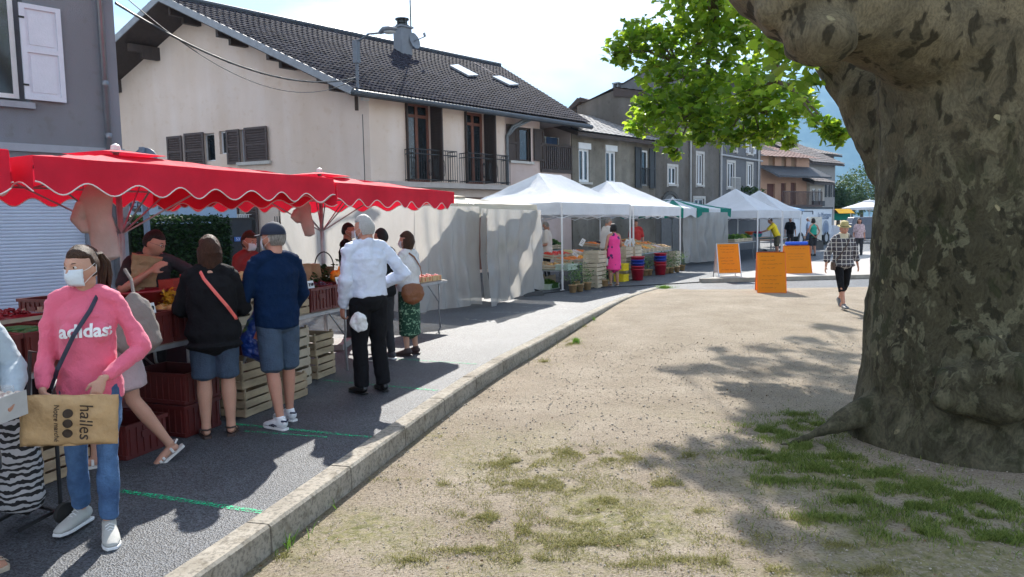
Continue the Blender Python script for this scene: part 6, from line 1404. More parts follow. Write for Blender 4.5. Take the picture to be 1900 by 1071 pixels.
# ---- sandwich boards
MOR = M('orange_board', (1.0,.37,.0), .55, .03, 4, trans=.5); MINK = M('marker_ink', (.30,.05,.0), .7)
def scribble(w_, h_, rows_, seed, y):
    q = random.Random(seed); mb = MB()
    for i in range(rows_):
        z = h_*(.90-.78*i/max(1,rows_-1)) if rows_ > 1 else h_*.5; x0 = -w_*.38+q.uniform(0,.05); x1 = w_*q.uniform(.15,.38)
        if q.random() < .2: continue
        x = x0; pts = []
        while x < x1:
            if q.random() < .13 and len(pts) > 3: mb.tube(pts, .003, 4, caps=False); pts = []; x += .025
            pts.append((x, y, z+q.uniform(-.011,.016))); x += q.uniform(.006,.012)
        if len(pts) > 2: mb.tube(pts, .003, 4, caps=False)
    return mb
def aboard(label, loc, rz, w_, h_, spread, legs, panel_z0, topbar=None, whiteback=False, seed=1):
    t = empty('sandwich_board', label, 'sandwich board', loc, rz, 'orange sandwich boards')
    ang = math.atan2(spread/2, h_)
    for sg in (-1,1):
        mb = MB(); m = Matrix.Rotation(sg*ang*1.0, 3, 'X') if False else None
        def Q(x, z, off=0):   # board local (x, height along the slope) -> leaning position, both sides meet at the top
            f = z/h_; return Vector((x, sg*(spread/2)*(1-f)+sg*off, z*math.cos(ang)))
        pm_ = MB(); pm_.prism([Q(-w_/2,panel_z0), Q(w_/2,panel_z0), Q(w_/2,h_), Q(-w_/2,h_)], Vector((0, sg*.012, 0)))
        side = 'front' if sg < 0 else 'back'
        o = _build(pm_, 'panel', MOR if not (whiteback and sg > 0) else MWH, t)
        fm = MB()
        for x in (-w_/2, w_/2): fm.bar(Q(x,0 if legs else panel_z0), Q(x,h_), .022, .026)
        fm.bar(Q(-w_/2,h_), Q(w_/2,h_), .03, .03); fm.bar(Q(-w_/2,panel_z0), Q(w_/2,panel_z0), .02)
        _build(fm, 'frame', MALU if legs else M('dark_orange_edge', (.75,.16,.01), .6), t)
        if sg < 0:
            sb = scribble(w_, h_-panel_z0, 9, seed, 0); vs = []
            for v in sb.v: q = Q(v[0], panel_z0+v[2]); vs.append((q.x, q.y-.017+v[1]*.2, q.z))
            sb.v = vs; _build(sb, 'handwriting', MINK, o)
            back_ = MB(); back_.prism([Q(-w_/2+.01,panel_z0+.02,-.006), Q(w_/2-.01,panel_z0+.02,-.006), Q(w_/2-.01,h_-.02,-.006), Q(-w_/2+.01,h_-.02,-.006)], Vector((0,.004,0))); _build(back_, 'backing', M('black_board_back', (.02,.018,.018), .7), t) if not legs else None
    if topbar: mb = MB(); mb.tube([(-w_*.42,0,h_+.03),(w_*.42,0,h_+.03)], .05, 12); _build(mb, 'rolled_cover', M('blue_roll', (.01,.08,.55), .5), t)
    return t
g_ = G(1345,522,0); aboard('orange poster board on tall metal legs with a white back, farthest left of the three', g_+Vector((.15,.3,0)), R(2), .62, 1.05, .55, True, .22, None, True, 3)
g_ = G(1430,543,0); aboard('all orange folding board standing alone on the gravel, nearest of the three', g_+Vector((.1,.3,0)), R(-14), .62, .95, .62, False, .0, None, False, 7)
g_ = G(1478,507.5,.1); aboard('orange folding board with a rolled blue cover on top', g_+Vector((.1,.3,0)), R(-4), .72, .82, .55, False, .0, True, False, 12)
# ---- bits between the houses: road sign back, gate with number plate, iron railing
c = AT(264,284,13.2); rs = empty('road_sign', 'round road sign seen from behind above the red canopy', 'road sign', (c.x,c.y,0)); mb = MB(); mb.bar((c.x,c.y,0), (c.x,c.y,c.z+.1), .08); mb.build('post', M('blue_grey_post', (.15,.2,.28), .5), rs)
mb = MB(); mb.tube2([c+Vector((.02,.05,-.12)), c+Vector((.02,.07,-.12))], [.22,.22], 24); mb.build('disc', MATS['blue_grey_post'], rs)
gA, gB = AT(405,440,17.6), AT(472,440,18.2); d = gB-gA; d.z = 0; gt = empty('garden_gate', 'dark solid garden gate covered in plastic with a blue house number', 'gate', (gA.x,gA.y,0)); ztp = AT(440,408,17.9).z
mb = MB(); n_ = 14
for i in range(n_): a = Vector((gA.x,gA.y,0))+d*(i+.5)/n_; mb.box(a+Vector((0,0,ztp/2+.04)), (d.length/n_*.96,.03,ztp-.08), (0,0,math.atan2(d.y,d.x)))
mb.build('boards', M('dark_gate', (.03,.035,.045), .6), gt)
mb = MB(); mb.bar(Vector((gA.x,gA.y,ztp+.02)), Vector((gA.x,gA.y,ztp+.02))+d, .06); mb.bar(Vector((gA.x,gA.y,0)), Vector((gA.x,gA.y,ztp)), .09); mb.bar(Vector((gA.x,gA.y,0))+d, Vector((gA.x,gA.y,ztp))+d, .09); mb.build('frame', MIR, gt)
gn = Vector((d.y,-d.x,0)).normalized(); q = AT(446,444,17.75); q = q+gn*(.05-(q-Vector((gA.x,gA.y,q.z))).dot(gn)); mb = MB(); mb.box(q, (.17,.01,.11), (0,0,math.atan2(d.y,d.x))); pl_ = mb.build('number_plate', M('plate_blue', (.05,.15,.5), .4), gt)
o = text_on('53', .1, q+gn*.008, d, gn, MWH, pl_)
o.matrix_parent_inverse = Matrix.Identity(4)
a, b_ = wg.px(512,450,1.5)[0], wg.px(546,450,1.5)[0]; mb = MB()
for k in range(9): s_ = a+(b_-a)*k/8; mb.bar(wg.P(s_,0,1.5), wg.P(s_,2.0,1.5), .02)
for z in (.1,1.0,1.8): mb.bar(wg.P(a,z,1.5), wg.P(b_,z,1.5), .03)
for k in range(8): s_ = a+(b_-a)*(k+.5)/8; mb.tube([wg.P(s_+.05*math.sin(t_),1.4+.14*math.cos(t_),1.52) for t_ in [x*.6 for x in range(11)]], .008, 5)
tag(mb.build('iron_gate', MIR), 'black wrought iron gate with scrolls before the cream house door', 'gate')
# ================================================================ PEOPLE
def skin_mat(name, c):
    m = M(name, c, .5, .07, 9, .15, 120, spec=.35); b = m.node_tree.nodes['Principled BSDF']; b.inputs['Subsurface Weight'].default_value = .12; b.inputs['Subsurface Radius'].default_value = (.02,.008,.004); return m
SK1 = skin_mat('skin_fair', (.50,.28,.20)); SK2 = skin_mat('skin_tanned', (.42,.21,.14)); SK3 = skin_mat('skin_ruddy', (.48,.24,.17))
def hair_mat(name, c1, c2, sc=(60,60,5)):
    m = M(name, c1, .5, .35, 3, 1, 6, stretch=sc, rgb2=c2, spec=.25); return m
tw = bpy.data.textures.new('cloth_folds', 'CLOUDS'); tw.noise_scale = .10; tw.noise_depth = 2
def _mods(o, vox, folds=0.0, sm=6):
    m = o.modifiers.new('remesh', 'REMESH'); m.mode = 'VOXEL'; m.voxel_size = vox; m.use_smooth_shade = True
    m = o.modifiers.new('smooth', 'SMOOTH'); m.factor = .5; m.iterations = sm
    if folds: m = o.modifiers.new('folds', 'DISPLACE'); m.texture = tw; m.strength = folds; m.mid_level = .5; m.texture_coords = 'GLOBAL'
    return o
def hand(mb, w, d, n, side, s=1.0, curl=.5, spread=1.0):
    """w wrist, d pointing direction, n palm normal (the way the palm faces), side = direction of the thumb"""
    d = Vector(d).normalized(); n = Vector(n); n = (n-d*n.dot(d)).normalized(); t = n.cross(d); t = t if t.dot(Vector(side)) > 0 else -t; w = Vector(w)
    mb.tube([w-d*.02*s, w+d*.015*s, w+d*.05*s, w+d*.085*s], [(.026*s,.019*s),(.03*s,.018*s),(.039*s,.016*s),(.037*s,.013*s)], 12, side=t)
    for k, (o_, L) in enumerate(((.028,.070),(.0095,.079),(-.0095,.073),(-.027,.058))):
        p = w+d*.083*s+t*o_*s*spread; a = curl*(.8+.12*k); dd = d.copy(); pts = [p-d*.015*s, p]
        for q in range(3):
            dd = (Matrix.Rotation(a*(.75 if q == 0 else 1.0), 3, d.cross(n)) @ dd) if True else dd
            p = p+dd*(L*s*(.42,.32,.26)[q]); pts.append(p)
        mb.tube(pts, [.009*s,.009*s,.0083*s,.0078*s,.0062*s], 8)
    b = w+d*.022*s+t*.026*s; td = (d*.75+t*.75+n*.25).normalized(); q1 = b+td*.036*s; td2 = (d*.95+t*.2+n*(.25+.4*curl)).normalized(); q2 = q1+td2*.03*s
    mb.tube([b-t*.012*s, b, q1, q2, q2+td2*.016*s], [.012*s,.013*s,.011*s,.0098*s,.007*s], 8)
def face_r(d):
    """surface point of a head for a unit direction (x right, y front, z up), centre between the ears"""
    x, y, z = d; X = .0755*x; Y = .095*y; Z = .118*z
    if z < 0:
        k = (-z)**1.6; X *= 1-.34*k; Y *= 1-.10*k if y > 0 else 1-.38*k
        if y > 0: Y += .018*k*max(0,y+.2)
    if y > 0:
        g = lambda a, b, sx_, sz_: math.exp(-(((x-a)/sx_)**2+((z-b)/sz_)**2))
        Y += .026*g(0,-.17,.13,.15) + .010*g(0,.02,.09,.16) - .011*(g(.38,.08,.17,.11)+g(-.38,.08,.17,.11)) + .006*(g(.36,.24,.26,.08)+g(-.36,.24,.26,.08))
        Y += .007*g(0,-.47,.26,.07) + .006*g(0,-.60,.22,.05) - .004*g(0,-.535,.3,.03) + .009*g(0,-.84,.28,.13) - .006*g(0,.85,.8,.3)
        X += .004*x*math.exp(-((z+.15)/.25)**2)
    return Vector((X, Y, Z))
def person(label, loc, hdg, H=1.7, fem=False, skin=None, pose=None, top=None, bottom=None, hair=None, mask=None, shoes=None, vox=.012, hyaw=0, hpitch=0, lean=(0,0), hands=None, build_=1.0, glasses=False, group=None, eyes=True, zs=0, extra=None):
    root = empty('person', label, 'person', (loc[0],loc[1],zs), -R(hdg), group); s = H/1.72
    J = {'hip':(.052,0,.525),'knee':(.056,.012,.285),'ank':(.058,-.012,.045),'sh':((.093 if fem else .108),-.006,.812),'elb':((.125 if fem else .142),-.022,.63),'wr':((.13 if fem else .15),.025,.478)}
    P = {}
    def shear(v): 
        t = max(0, v.z-.50*H)/(.33*H); return Vector((v.x+lean[0]*t*H, v.y+lean[1]*t*H, v.z-.30*(lean[0]**2+lean[1]**2)**.5*t*t*.9*H*(.5+ (lean[0]**2+lean[1]**2)**.5)))
    for k, v in J.items():
        for sd, sg in (('R',1),('L',-1)):
            q = (pose or {}).get(k+sd)
            vv = Vector((sg*v[0], v[1], v[2]))*H
            if q is not None: vv = Vector(q)*H
            if k == 'sh' : vv = shear(vv)
            elif k in ('elb','wr') and q is None: vv = shear(vv) if lean == (0,0) else vv+ (shear(Vector((0,0,.8*H)))-Vector((0,0,.8*H)))
            P[k+sd] = vv
    nb = shear(Vector((0,-.010,.842))*H); hc = shear(Vector((0,.008+.0,.928))*H)+Vector((0,.03*math.sin(R(hpitch)),-.018*abs(math.sin(R(hpitch)))))*1.5
    HM = Matrix.Rotation(-R(hyaw), 3, 'Z') @ Matrix.Rotation(-R(hpitch), 3, 'X')
    def HP(v): return hc + HM @ (Vector(v)*s)
    bw = build_
    torso = [(0,.0,.485,.082,.058),(0,-.004,.525,(.102 if fem else .096),.068),(0,0,.575,.090 if fem else .092,.062),(0,.004,.625,(.076 if fem else .088),.056),(0,.002,.70,.088 if fem else .098,.066),(0,-.004,.765,.092 if fem else .106,.062),(0,-.008,.805,.070 if fem else .080,.040),(0,-.008,.838,.036,.032)]
    def torso_rings(z0=0, z1=1, ease=0.0, xm=1.0):
        pts, rad = [], []
        for (x,y,z,rx,ry) in torso:
            if z0 <= z <= z1: pts.append(shear(Vector((x,y,z))*H)); rad.append(((rx*bw*xm+ease/H)*H, (ry*bw*(1.0)+ease/H)*H))
        return pts, rad
    body = MB()
    p_, r_ = torso_rings(); body.tube(p_, r_, 24, side=(1,0,0))
    if fem and not (top and top.get('flat')):
        for sg in (-1,1): body.ell(shear(Vector((sg*.042,.048,.712))*H), (.045*H/1.6,.036*H/1.6,.045*H/1.6))
    # head on its neck
    vs = []; NN, MM = 40, 34
    for i in range(MM+1):
        ph = math.pi*i/MM
        for j in range(NN):
            th = 2*math.pi*j/NN; vs.append(HP(face_r((math.sin(ph)*math.cos(th), math.sin(ph)*math.sin(th), math.cos(ph)))))
    fs = [(i*NN+j, (i+1)*NN+j, (i+1)*NN+(j+1)%NN, i*NN+(j+1)%NN) for i in range(MM) for j in range(NN)]; body.add(vs, fs)
    for sg in (-1,1): body.ell(HP((sg*.077,-.006,-.008)), (.009*s,.018*s,.031*s), HM @ Matrix.Rotation(sg*.25, 3, 'Z'), 10, 8)
    nk = .052 if fem else .06
    body.tube([nb-Vector((0,0,.03)), nb+Vector((0,0,.02)), HP((0,-.018,-.085)), HP((0,-.015,-.04))], [(nk*.98*s,nk*.9*s),(nk*.98*s,nk*.95*s),(nk*.98*s,nk*1.02*s),(nk*.95*s,nk*s)], 18, side=(1,0,0))
    limb = lambda a, b, c, ra, rb, rc, mb, n=14: mb.tube([a, a.lerp(b,.35), a.lerp(b,.75), b, b.lerp(c,.3), b.lerp(c,.7), c], [ra, (ra*.95+rb*.05)*1.0, (ra*.35+rb*.65), rb, rb*1.04, rb*.45+rc*.55, rc], n)
    for sd, sg in (('R',1),('L',-1)):
        a, b, c = P['sh'+sd], P['elb'+sd], P['wr'+sd]; k = (.88 if fem else 1.0)*bw
        limb(a, b, c, .048*s*k, .037*s*k, .024*s*k, body)
        body.tube([nb+Vector((sg*.02,.01,-.01)), nb.lerp(a,.5)+Vector((0,.0,.006*s)), a], [.034*s,.036*s,.044*s*k], 12)
        hd_ = (hands or {}).get(sd, {}); d = Vector(hd_.get('d', (c-b).normalized()*1)); n_ = Vector(hd_.get('n', (-sg,0,0))); th_ = Vector(hd_.get('t', (0,1,0)))
        hand(body, c, d, n_, th_, s*(.9 if fem else 1.02), hd_.get('curl',.35))
        a, b, c = P['hip'+sd], P['knee'+sd], P['ank'+sd]; k = bw
        body.tube([a+Vector((0,0,.0)), a.lerp(b,.3), a.lerp(b,.75), b, b.lerp(c,.28), b.lerp(c,.6), b.lerp(c,.88), c], [.082*s*k,.080*s*k,.060*s*k,.053*s*k,.056*s*k,.044*s*k,.034*s*k,.036*s*k], 16)
        ty = R((pose or {}).get('toe'+sd, 8*sg)); fd = Vector((math.sin(ty), math.cos(ty), 0)); fz = (pose or {}).get('tilt'+sd, 0)
        heel = c-fd*.045*s+Vector((0,0,-.02*s)); f_dir = fd*math.cos(R(fz))+Vector((0,0,-math.sin(R(fz))))
        foot = [heel, c+Vector((0,0,-.028*s)), c+f_dir*.07*s+Vector((0,0,-.038*s)), c+f_dir*.13*s+Vector((0,0,-.05*s)), c+f_dir*.175*s+Vector((0,0,-.056*s))]
        body.tube(foot, [(.026*s,.026*s),(.034*s,.036*s),(.037*s,.03*s),(.044*s,.019*s),(.034*s,.011*s)], 14, side=(fd.y,-fd.x,0))
        P['foot'+sd] = (foot, fd, f_dir)
    bo = _mods(_build(body, 'body', skin or SK1, root, True), vox*.62 if vox < .011 else vox*.8, 0, 3)
    # face details
    if eyes:
        for sg in (-1,1):
            mb = MB(); mb.ell(HP((sg*.0305,.0775,.011)), (.0125*s,.010*s,.0085*s), HM, 12, 8); e = _build(mb, 'eye', M('eye_white', (.6,.58,.55), .25), root, True)
            mb = MB(); mb.ell(HP((sg*.0305,.0855,.011)), (.006*s,.0035*s,.006*s), HM, 10, 8); _build(mb, 'iris', M('dark_iris', (.03,.018,.01), .2), e)
            mb = MB(); mb.tube([HP((sg*(.016+.009*k),.0885-.0018*k*k,.031+.003*math.sin(k*.9))) for k in range(4)], [.0018,.0032,.003,.0015], 6); _build(mb, 'eyebrow', (hair or {}).get('mat') or MIR, root)
        if not mask: mb = MB(); mb.tube([HP((-.022,.0905,-.060)), HP((0,.097,-.059)), HP((.022,.0905,-.060))], [.002,.0048,.002], 8, side=(0,0,1)); _build(mb, 'lips', M('lip_tone', (.38,.12,.10), .45), root)
    if mask:
        rows = []
        for i in range(9):
            t = i/8; z = -.098+.098*t; row = []
            for j in range(15):
                u = (j/14-.5)*2; x = u*.066*(1-.10*(1-t)); f = math.cos(u*1.35); y = .048+.066*f - .02*abs(t-.55)*2*f + (.012*math.exp(-(u/.25)**2)*math.exp(-((t-.72)/.28)**2)) + (.0018*math.cos(t*24))
                if t < .12: y -= .02*f
                row.append(HP((x, y, z)))
            rows.append(row)
        mb = MB(); mb.grid(rows); mo = _build(mb, 'face_mask', mask, root, True); solid(mo, .002)
        lp = MB()
        for sg in (-1,1):
            lp.tube([HP((sg*.062,.066,-.014)), HP((sg*.076,.03,-.002)), HP((sg*.085,-.012,.022))], .0014, 4); lp.tube([HP((sg*.06,.056,-.082)), HP((sg*.074,.02,-.05)), HP((sg*.083,-.016,-.028)), HP((sg*.086,-.018,.012))], .0014, 4)
        _build(lp, 'ear_loops', MWH, mo)
    if glasses:
        mb = MB()
        for sg in (-1,1): mb.tube([HP((sg*.031+.019*math.cos(a_), .096, .008+.014*math.sin(a_))) for a_ in [k*math.pi/6 for k in range(13)]], .0016, 5); mb.tube([HP((sg*.052,.094,.012)), HP((sg*.08,.0,.012))], .0015, 5)
        mb.tube([HP((-.012,.098,.012)), HP((.012,.098,.012))], .0016, 5); _build(mb, 'glasses', MIR, root)
    if hair:
        st = hair['style']; hm_ = hair['mat']; mb = MB(); vs = []; NN, MM = 44, 30
        for i in range(MM+1):
            ph = math.pi*i/MM
            for j in range(NN):
                th = 2*math.pi*j/NN; d = Vector((math.sin(ph)*math.cos(th), math.sin(ph)*math.sin(th), math.cos(ph)))
                v = face_r(tuple(d)); g = 1.0
                line = {'short':.50,'grey':.58,'pony':.46,'bob':.42,'full':.48}[st]       # hairline
                edge = max(0, d.y-.10)*(1 if st != 'bob' else .8) + max(0, (line-d.z))*.9
                face = (d.y > .12 and d.z < line) 
                nape = d.z < {'short':-.45,'grey':-.5,'pony':-.52,'bob':-2,'full':-.6}[st]
                side_cut = (st in ('short','grey') and d.y > -.12 and d.z < -.02)
                if face or nape or side_cut: g = .86
                else:
                    g = {'short':1.07,'grey':1.17,'pony':1.065,'bob':1.20,'full':1.13}[st] + .02*noise.noise(d*4)
                v = v*g
                if st == 'bob' and d.z < 0 and not face: v.x *= 1.08+.10*(-d.z); v.z = -.118*min(1,(-d.z))*hair.get('len',1.05); v.y = min(v.y, .045)*1.04 - .004
                vs.append(HP(v+Vector((0,-.004,.004))))
        fs = [(i*NN+j, (i+1)*NN+j, (i+1)*NN+(j+1)%NN, i*NN+(j+1)%NN) for i in range(MM) for j in range(NN)]; mb.add(vs, fs)
        if st == 'bob':
            L = .12*hair.get('len',1.05)
            for k in range(60):
                a_ = math.pi*(.86+1.28*k/59)-math.pi*.0; x0, y0 = .084*math.cos(a_-0)*1.0, .088*math.sin(a_)
                if y0 > .03: continue
                q = rnd.uniform(-.012,.012); mb.tube([HP((x0,y0-.005,.03)), HP((x0*1.06,y0*1.05-.006,-.04)), HP((x0*1.0+q,y0*.98+q*.5,-L-q*.6))], [(.012,.012),(.014,.012),(.006,.006)], 6)
        ho = _build(mb, 'hair', hm_, root, True); _mods(ho, max(.006, vox*.6), .016 if st != 'short' else .008, 1)
        if st == 'pony':
            tp_ = MB()
            for k in range(22):
                q = Vector((rnd.uniform(-.018,.018), rnd.uniform(-.012,.012), 0)); L = rnd.uniform(.85,1.12)
                tp_.tube([HP((q.x*.4,-.088,.045)), HP((q.x,-.135+q.y,.055)), HP((q.x*1.6,-.165+q.y*2,.0)), HP((q.x*2.0,-.160+q.y*3,-.08*L)), HP((q.x*2.2,-.135+q.y*3,-.17*L))], [.012,.015,.014,.011,.003], 7)
            to = _build(tp_, 'ponytail', hm_, ho, True); mb = MB(); mb.tube([HP((.018*math.cos(a_),-.104,.052+.018*math.sin(a_))) for a_ in [k*math.pi/6 for k in range(13)]], .006, 6); _build(mb, 'hair_tie', MIR, to)
    # garments
    def sleeve_to(mb, sd, frac, ea, eb, full=True):
        a, b, c = P['sh'+sd], P['elb'+sd], P['wr'+sd]; k = (.88 if fem else 1.0)*bw; r0 = (.048*s*k+ea); r1 = (.037*s*k+eb); r2 = (.024*s*k+eb*.8)
        mb.tube([nb.lerp(a,.12), nb.lerp(a,.5)+Vector((0,0,.015*s)), a], [.045*s+ea*.8, .046*s+ea*.9, r0], 14)
        if frac <= 1: e = a.lerp(b, frac); mb.tube([a, a.lerp(b, frac*.5), e], [r0, r0, r0*.96+.006], 16)
        else:
            e = b.lerp(c, min(1,frac-1)); mb.tube([a, a.lerp(b,.4), a.lerp(b,.8), b, b.lerp(c,.12), b.lerp(e,.6) if frac > 1.3 else b.lerp(e,.7), e], [r0, r0*.97, r1*1.10, r1*1.12, r1*1.10, r1*1.0, r2*1.08 if frac > 1.85 else r1], 18)
    tops = []
    for tp0 in ([top] if isinstance(top, dict) else (top or [])):
        mb = MB(); hem = tp0.get('hem', .50); ea = tp0.get('ease', .014); fl = tp0.get('flare', 0)
        pts, rad = torso_rings(hem+.012, .81, ea)
        if 'belly' in tp0: rad = [(rx, ry*(1+tp0['belly']*math.exp(-((p.z/H-.60)/.06)**2))) for (rx, ry), p in zip(rad, pts)]
        # straight fall from the chest rather than a pinched waist
        mxr = max(r[0] for r in rad[-4:]) ; 
        if not tp0.get('fitted'): rad = [(max(rx, mxr*.93) if p.z/H < .70 else rx, max(ry, rad[-3][1]*.98) if p.z/H < .70 else ry) for (rx, ry), p in zip(rad, pts)]
        hp_ = shear(Vector((0,-.002,hem))*H); r_h = rad[0]; pts = [hp_]+pts; rad = [(r_h[0]+fl, r_h[1]+fl)]+rad
        if fem:
            for sg in (-1,1): mb.ell(shear(Vector((sg*.042,.050,.712))*H), (.048*H/1.6+ea*.5,.038*H/1.6+ea*.5,.05*H/1.6+ea*.5))
        pts += [shear(Vector((0,-.010,.832))*H), shear(Vector((0,-.009,.847))*H)]; rad += [(.066*s+.004,.058*s+.004),(nk*s*1.16+.004,nk*s*1.12+.004)]; mb.tube(pts, rad, 28, side=(1,0,0))
        if tp0.get('sleeve', 1.95) > 0:
            for sd in ('R','L'): sleeve_to(mb, sd, tp0.get('sleeve',1.95), ea*.6, tp0.get('ease_arm', ea*.8))
        if tp0.get('collar'): mb.tube([nb-Vector((0,0,.01)), nb+Vector((0,-.004,.035)), nb+Vector((0,-.004,.045))], [(nk*1.5,nk*1.35),(nk*1.32,nk*1.28),(nk*1.2,nk*1.18)], 20, side=(1,0,0))
        o = _build(mb, tp0.get('name','top'), tp0['mat'], root, True); _mods(o, vox, tp0.get('folds', .022), 5); tops.append(o)
    if bottom:
        mb = MB(); bt = bottom; ea = bt.get('ease', .012)
        if bt['kind'] == 'skirt':
            z1 = bt['len']*H; wst = .60 if 'waist' not in bt else bt['waist']; pts = [Vector((0,0,z1)), Vector((0,0,(z1+.5*H)/2)), Vector((0,0,.52*H)), Vector((0,.0,wst*H))]
            f = bt.get('flare', .02); mb.tube(pts, [(.098*H+f+ea, .075*H+f+ea),(.10*H+f*.5+ea,.074*H+f*.5+ea),(.102*H*bw+ea,.07*H*bw+ea),(.082*H*bw+ea,.06*H*bw+ea)], 28, side=(1,0,0))
        else:
            pts, rad = torso_rings(.48, bt.get('waist', .585), ea); mb.tube(pts, rad, 26, side=(1,0,0))
            for sd, sg in (('R',1),('L',-1)):
                a, b, c = P['hip'+sd], P['knee'+sd], P['ank'+sd]; L = bt['len']   # 0..1 thigh, 1..2 shin
                R0 = .082*s*bw+ea; Rk = .053*s*bw+ea*1.15; Ra = bt.get('cuff', .036*s+ea*1.3)
                if L <= 1.0: e = a.lerp(b, L); mb.tube([a, a.lerp(b,L*.5), e], [R0, .078*s*bw+ea, max(.062*s*bw+ea*1.6, .06)], 18)
                else: e = b.lerp(c, L-1); mb.tube([a, a.lerp(b,.35), a.lerp(b,.8), b, b.lerp(e,.4), e], [R0, R0*.96, Rk*1.12, Rk, (Rk*.95 if not bt.get('slim') else .056*s+ea*.6), Ra], 18)
        o = _build(mb, bt.get('name','trousers'), bt['mat'], root, True); _mods(o, vox, bt.get('folds', .02), 4)
    for sd, sg in (('R',1),('L',-1)):
        foot, fd, f_dir = P['foot'+sd]; sdv = Vector((fd.y,-fd.x,0)); sh = shoes or {'kind':'shoe','mat':MIR}
        c = P['ank'+sd]; upn = sdv.cross(f_dir); upn = upn if upn.z > 0 else -upn
        zsole = lambda k: c-fd*.0+f_dir*k*s-upn*.068*s*(1)
        if sh['kind'] in ('shoe','sneaker'):
            mb = MB(); mb.tube([c-f_dir*.062*s-upn*.022*s, c-f_dir*.03*s-upn*.02*s, c+f_dir*.03*s-upn*.025*s, c+f_dir*.09*s-upn*.035*s, c+f_dir*.15*s-upn*.046*s, c+f_dir*.198*s-upn*.052*s], [(.026*s,.03*s),(.039*s,.043*s),(.042*s,.046*s),(.047*s,.034*s),(.049*s,.025*s),(.03*s,.014*s)], 16, side=sdv)
            mb.tube([c+upn*.03*s, c-upn*.02*s], [(.038*s,.046*s),(.04*s,.05*s)], 14, side=sdv)
            o = _build(mb, 'shoe', sh['mat'], root, True); _mods(o, max(.006, vox*.6), 0, 3)
            mb = MB(); out = [(-.072,.024),(-.055,.036),(0,.038),(.06,.043),(.12,.050),(.165,.046),(.205,.026)]
            pl_ = [c+f_dir*a_*s+sdv*b_*s-upn*.060*s for a_, b_ in out]+[c+f_dir*a_*s-sdv*b_*s-upn*.060*s for a_, b_ in reversed(out)]
            mb.prism(pl_, -upn*(.018 if sh['kind'] == 'sneaker' else .012)*s); so = _build(mb, 'sole', sh.get('sole', sh['mat']), o); bevel(so, .004, 2)
            if sh['kind'] == 'sneaker':
                lc = MB()
                for k in range(5): q = c+f_dir*(.05+.019*k)*s+upn*(.020-.011*k)*s; lc.tube([q-sdv*.022*s-upn*.006, q+upn*.006*s, q+sdv*.022*s-upn*.006], .0028*s, 5)
                _build(lc, 'laces', MWH, o)
                if sh.get('trim'):
                    tm = MB()
                    for sg2 in (-1,1):
                        tm.tube([c+f_dir*.0*s+sdv*sg2*.047*s-upn*.04*s, c+f_dir*.045*s+sdv*sg2*.048*s-upn*.03*s, c+f_dir*.09*s+sdv*sg2*.05*s-upn*.045*s], .0045*s, 6); tm.tube([c+f_dir*.03*s+sdv*sg2*.048*s-upn*.048*s, c+f_dir*.07*s+sdv*sg2*.05*s-upn*.038*s], .004*s, 6)
                    tm.tube([c-f_dir*.05*s-sdv*.034*s+upn*.005*s, c-f_dir*.074*s+upn*.0*s, c-f_dir*.05*s+sdv*.034*s+upn*.005*s], .008*s, 6); _build(tm, 'stripes', sh['trim'], o)
        else:
            mb = MB(); out = [(-.066,.024),(-.05,.034),(0,.036),(.06,.042),(.12,.049),(.165,.044),(.20,.024)]
            pl_ = [c+f_dir*a_*s+sdv*b_*s-upn*.058*s for a_, b_ in out]+[c+f_dir*a_*s-sdv*b_*s-upn*.058*s for a_, b_ in reversed(out)]
            mb.prism(pl_, -upn*.02*s); so = _build(mb, 'sandal', sh['mat'], root)
            st_ = MB()
            for k, w_ in ((.02,.046),(.10,.048),(.13,.05)):
                q = c+f_dir*k*s; st_.tube([q-sdv*w_*s-upn*.05*s, q-sdv*w_*.75*s-upn*(.01+.2*k)*s, q+upn*(.012-.30*k)*s, q+sdv*w_*.75*s-upn*(.01+.2*k)*s, q+sdv*w_*s-upn*.05*s], [(.010*s,.003*s)]*5, 6, side=f_dir)
            st_.tube([c-f_dir*.03*s+sdv*.042*s-upn*.0, c-f_dir*.062*s+upn*.0, c-f_dir*.03*s-sdv*.042*s], [(.008*s,.003*s)]*3, 6, side=upn); _build(st_, 'straps', sh.get('strap', sh['mat']), so)
    root['_h'] = H; del root['_h']
    return {'root': root, 'P': P, 'HP': HP, 'HM': HM, 'body': bo, 'tops': tops, 'H': H, 's': s, 'nb': nb, 'shear': shear}
def wpos(p, v): return p['root'].matrix_basis @ Vector(v)
def strap(p, pts, mat, w=.012, name='strap', parent=None):
    mb = MB(); mb.tube([Vector(q)*p['H'] for q in pts], [(w, .0035)]*len(pts), 6, side=(.6,0,.8)); return _build(mb, name, mat, parent or p['root'])
MMASK = M('mask_white', (.62,.68,.74), .85, .04, 8, .2, 60); MNOLOOP = None
MJEAN = M('blue_denim', (.03,.075,.19), .85, .3, 5, .4, 90, rgb2=(.07,.15,.30)); MJEANS = M('grey_blue_denim', (.04,.068,.115), .85, .2, 6, .4, 90)
MBLK = M('black_cloth', (.007,.007,.009), .9, .2, 8, .3, 60, spec=.2); MCHAR = M('charcoal_cloth', (.02,.02,.025), .85, .2, 8, .3, 60)
def pw(px, py, z=0): g_ = G(px, py, z); return (g_.x, g_.y)
HBROWN = hair_mat('dark_brown_hair', (.035,.018,.012), (.09,.045,.025)); HAUB = hair_mat('auburn_hair', (.04,.016,.009), (.075,.032,.018)); HWHITE = hair_mat('white_hair', (.62,.62,.60), (.8,.8,.8), (70,70,70)); HGREY = hair_mat('grey_hair', (.22,.20,.18), (.34,.32,.30)); HBLACK = hair_mat('black_hair', (.012,.01,.01), (.03,.025,.022))
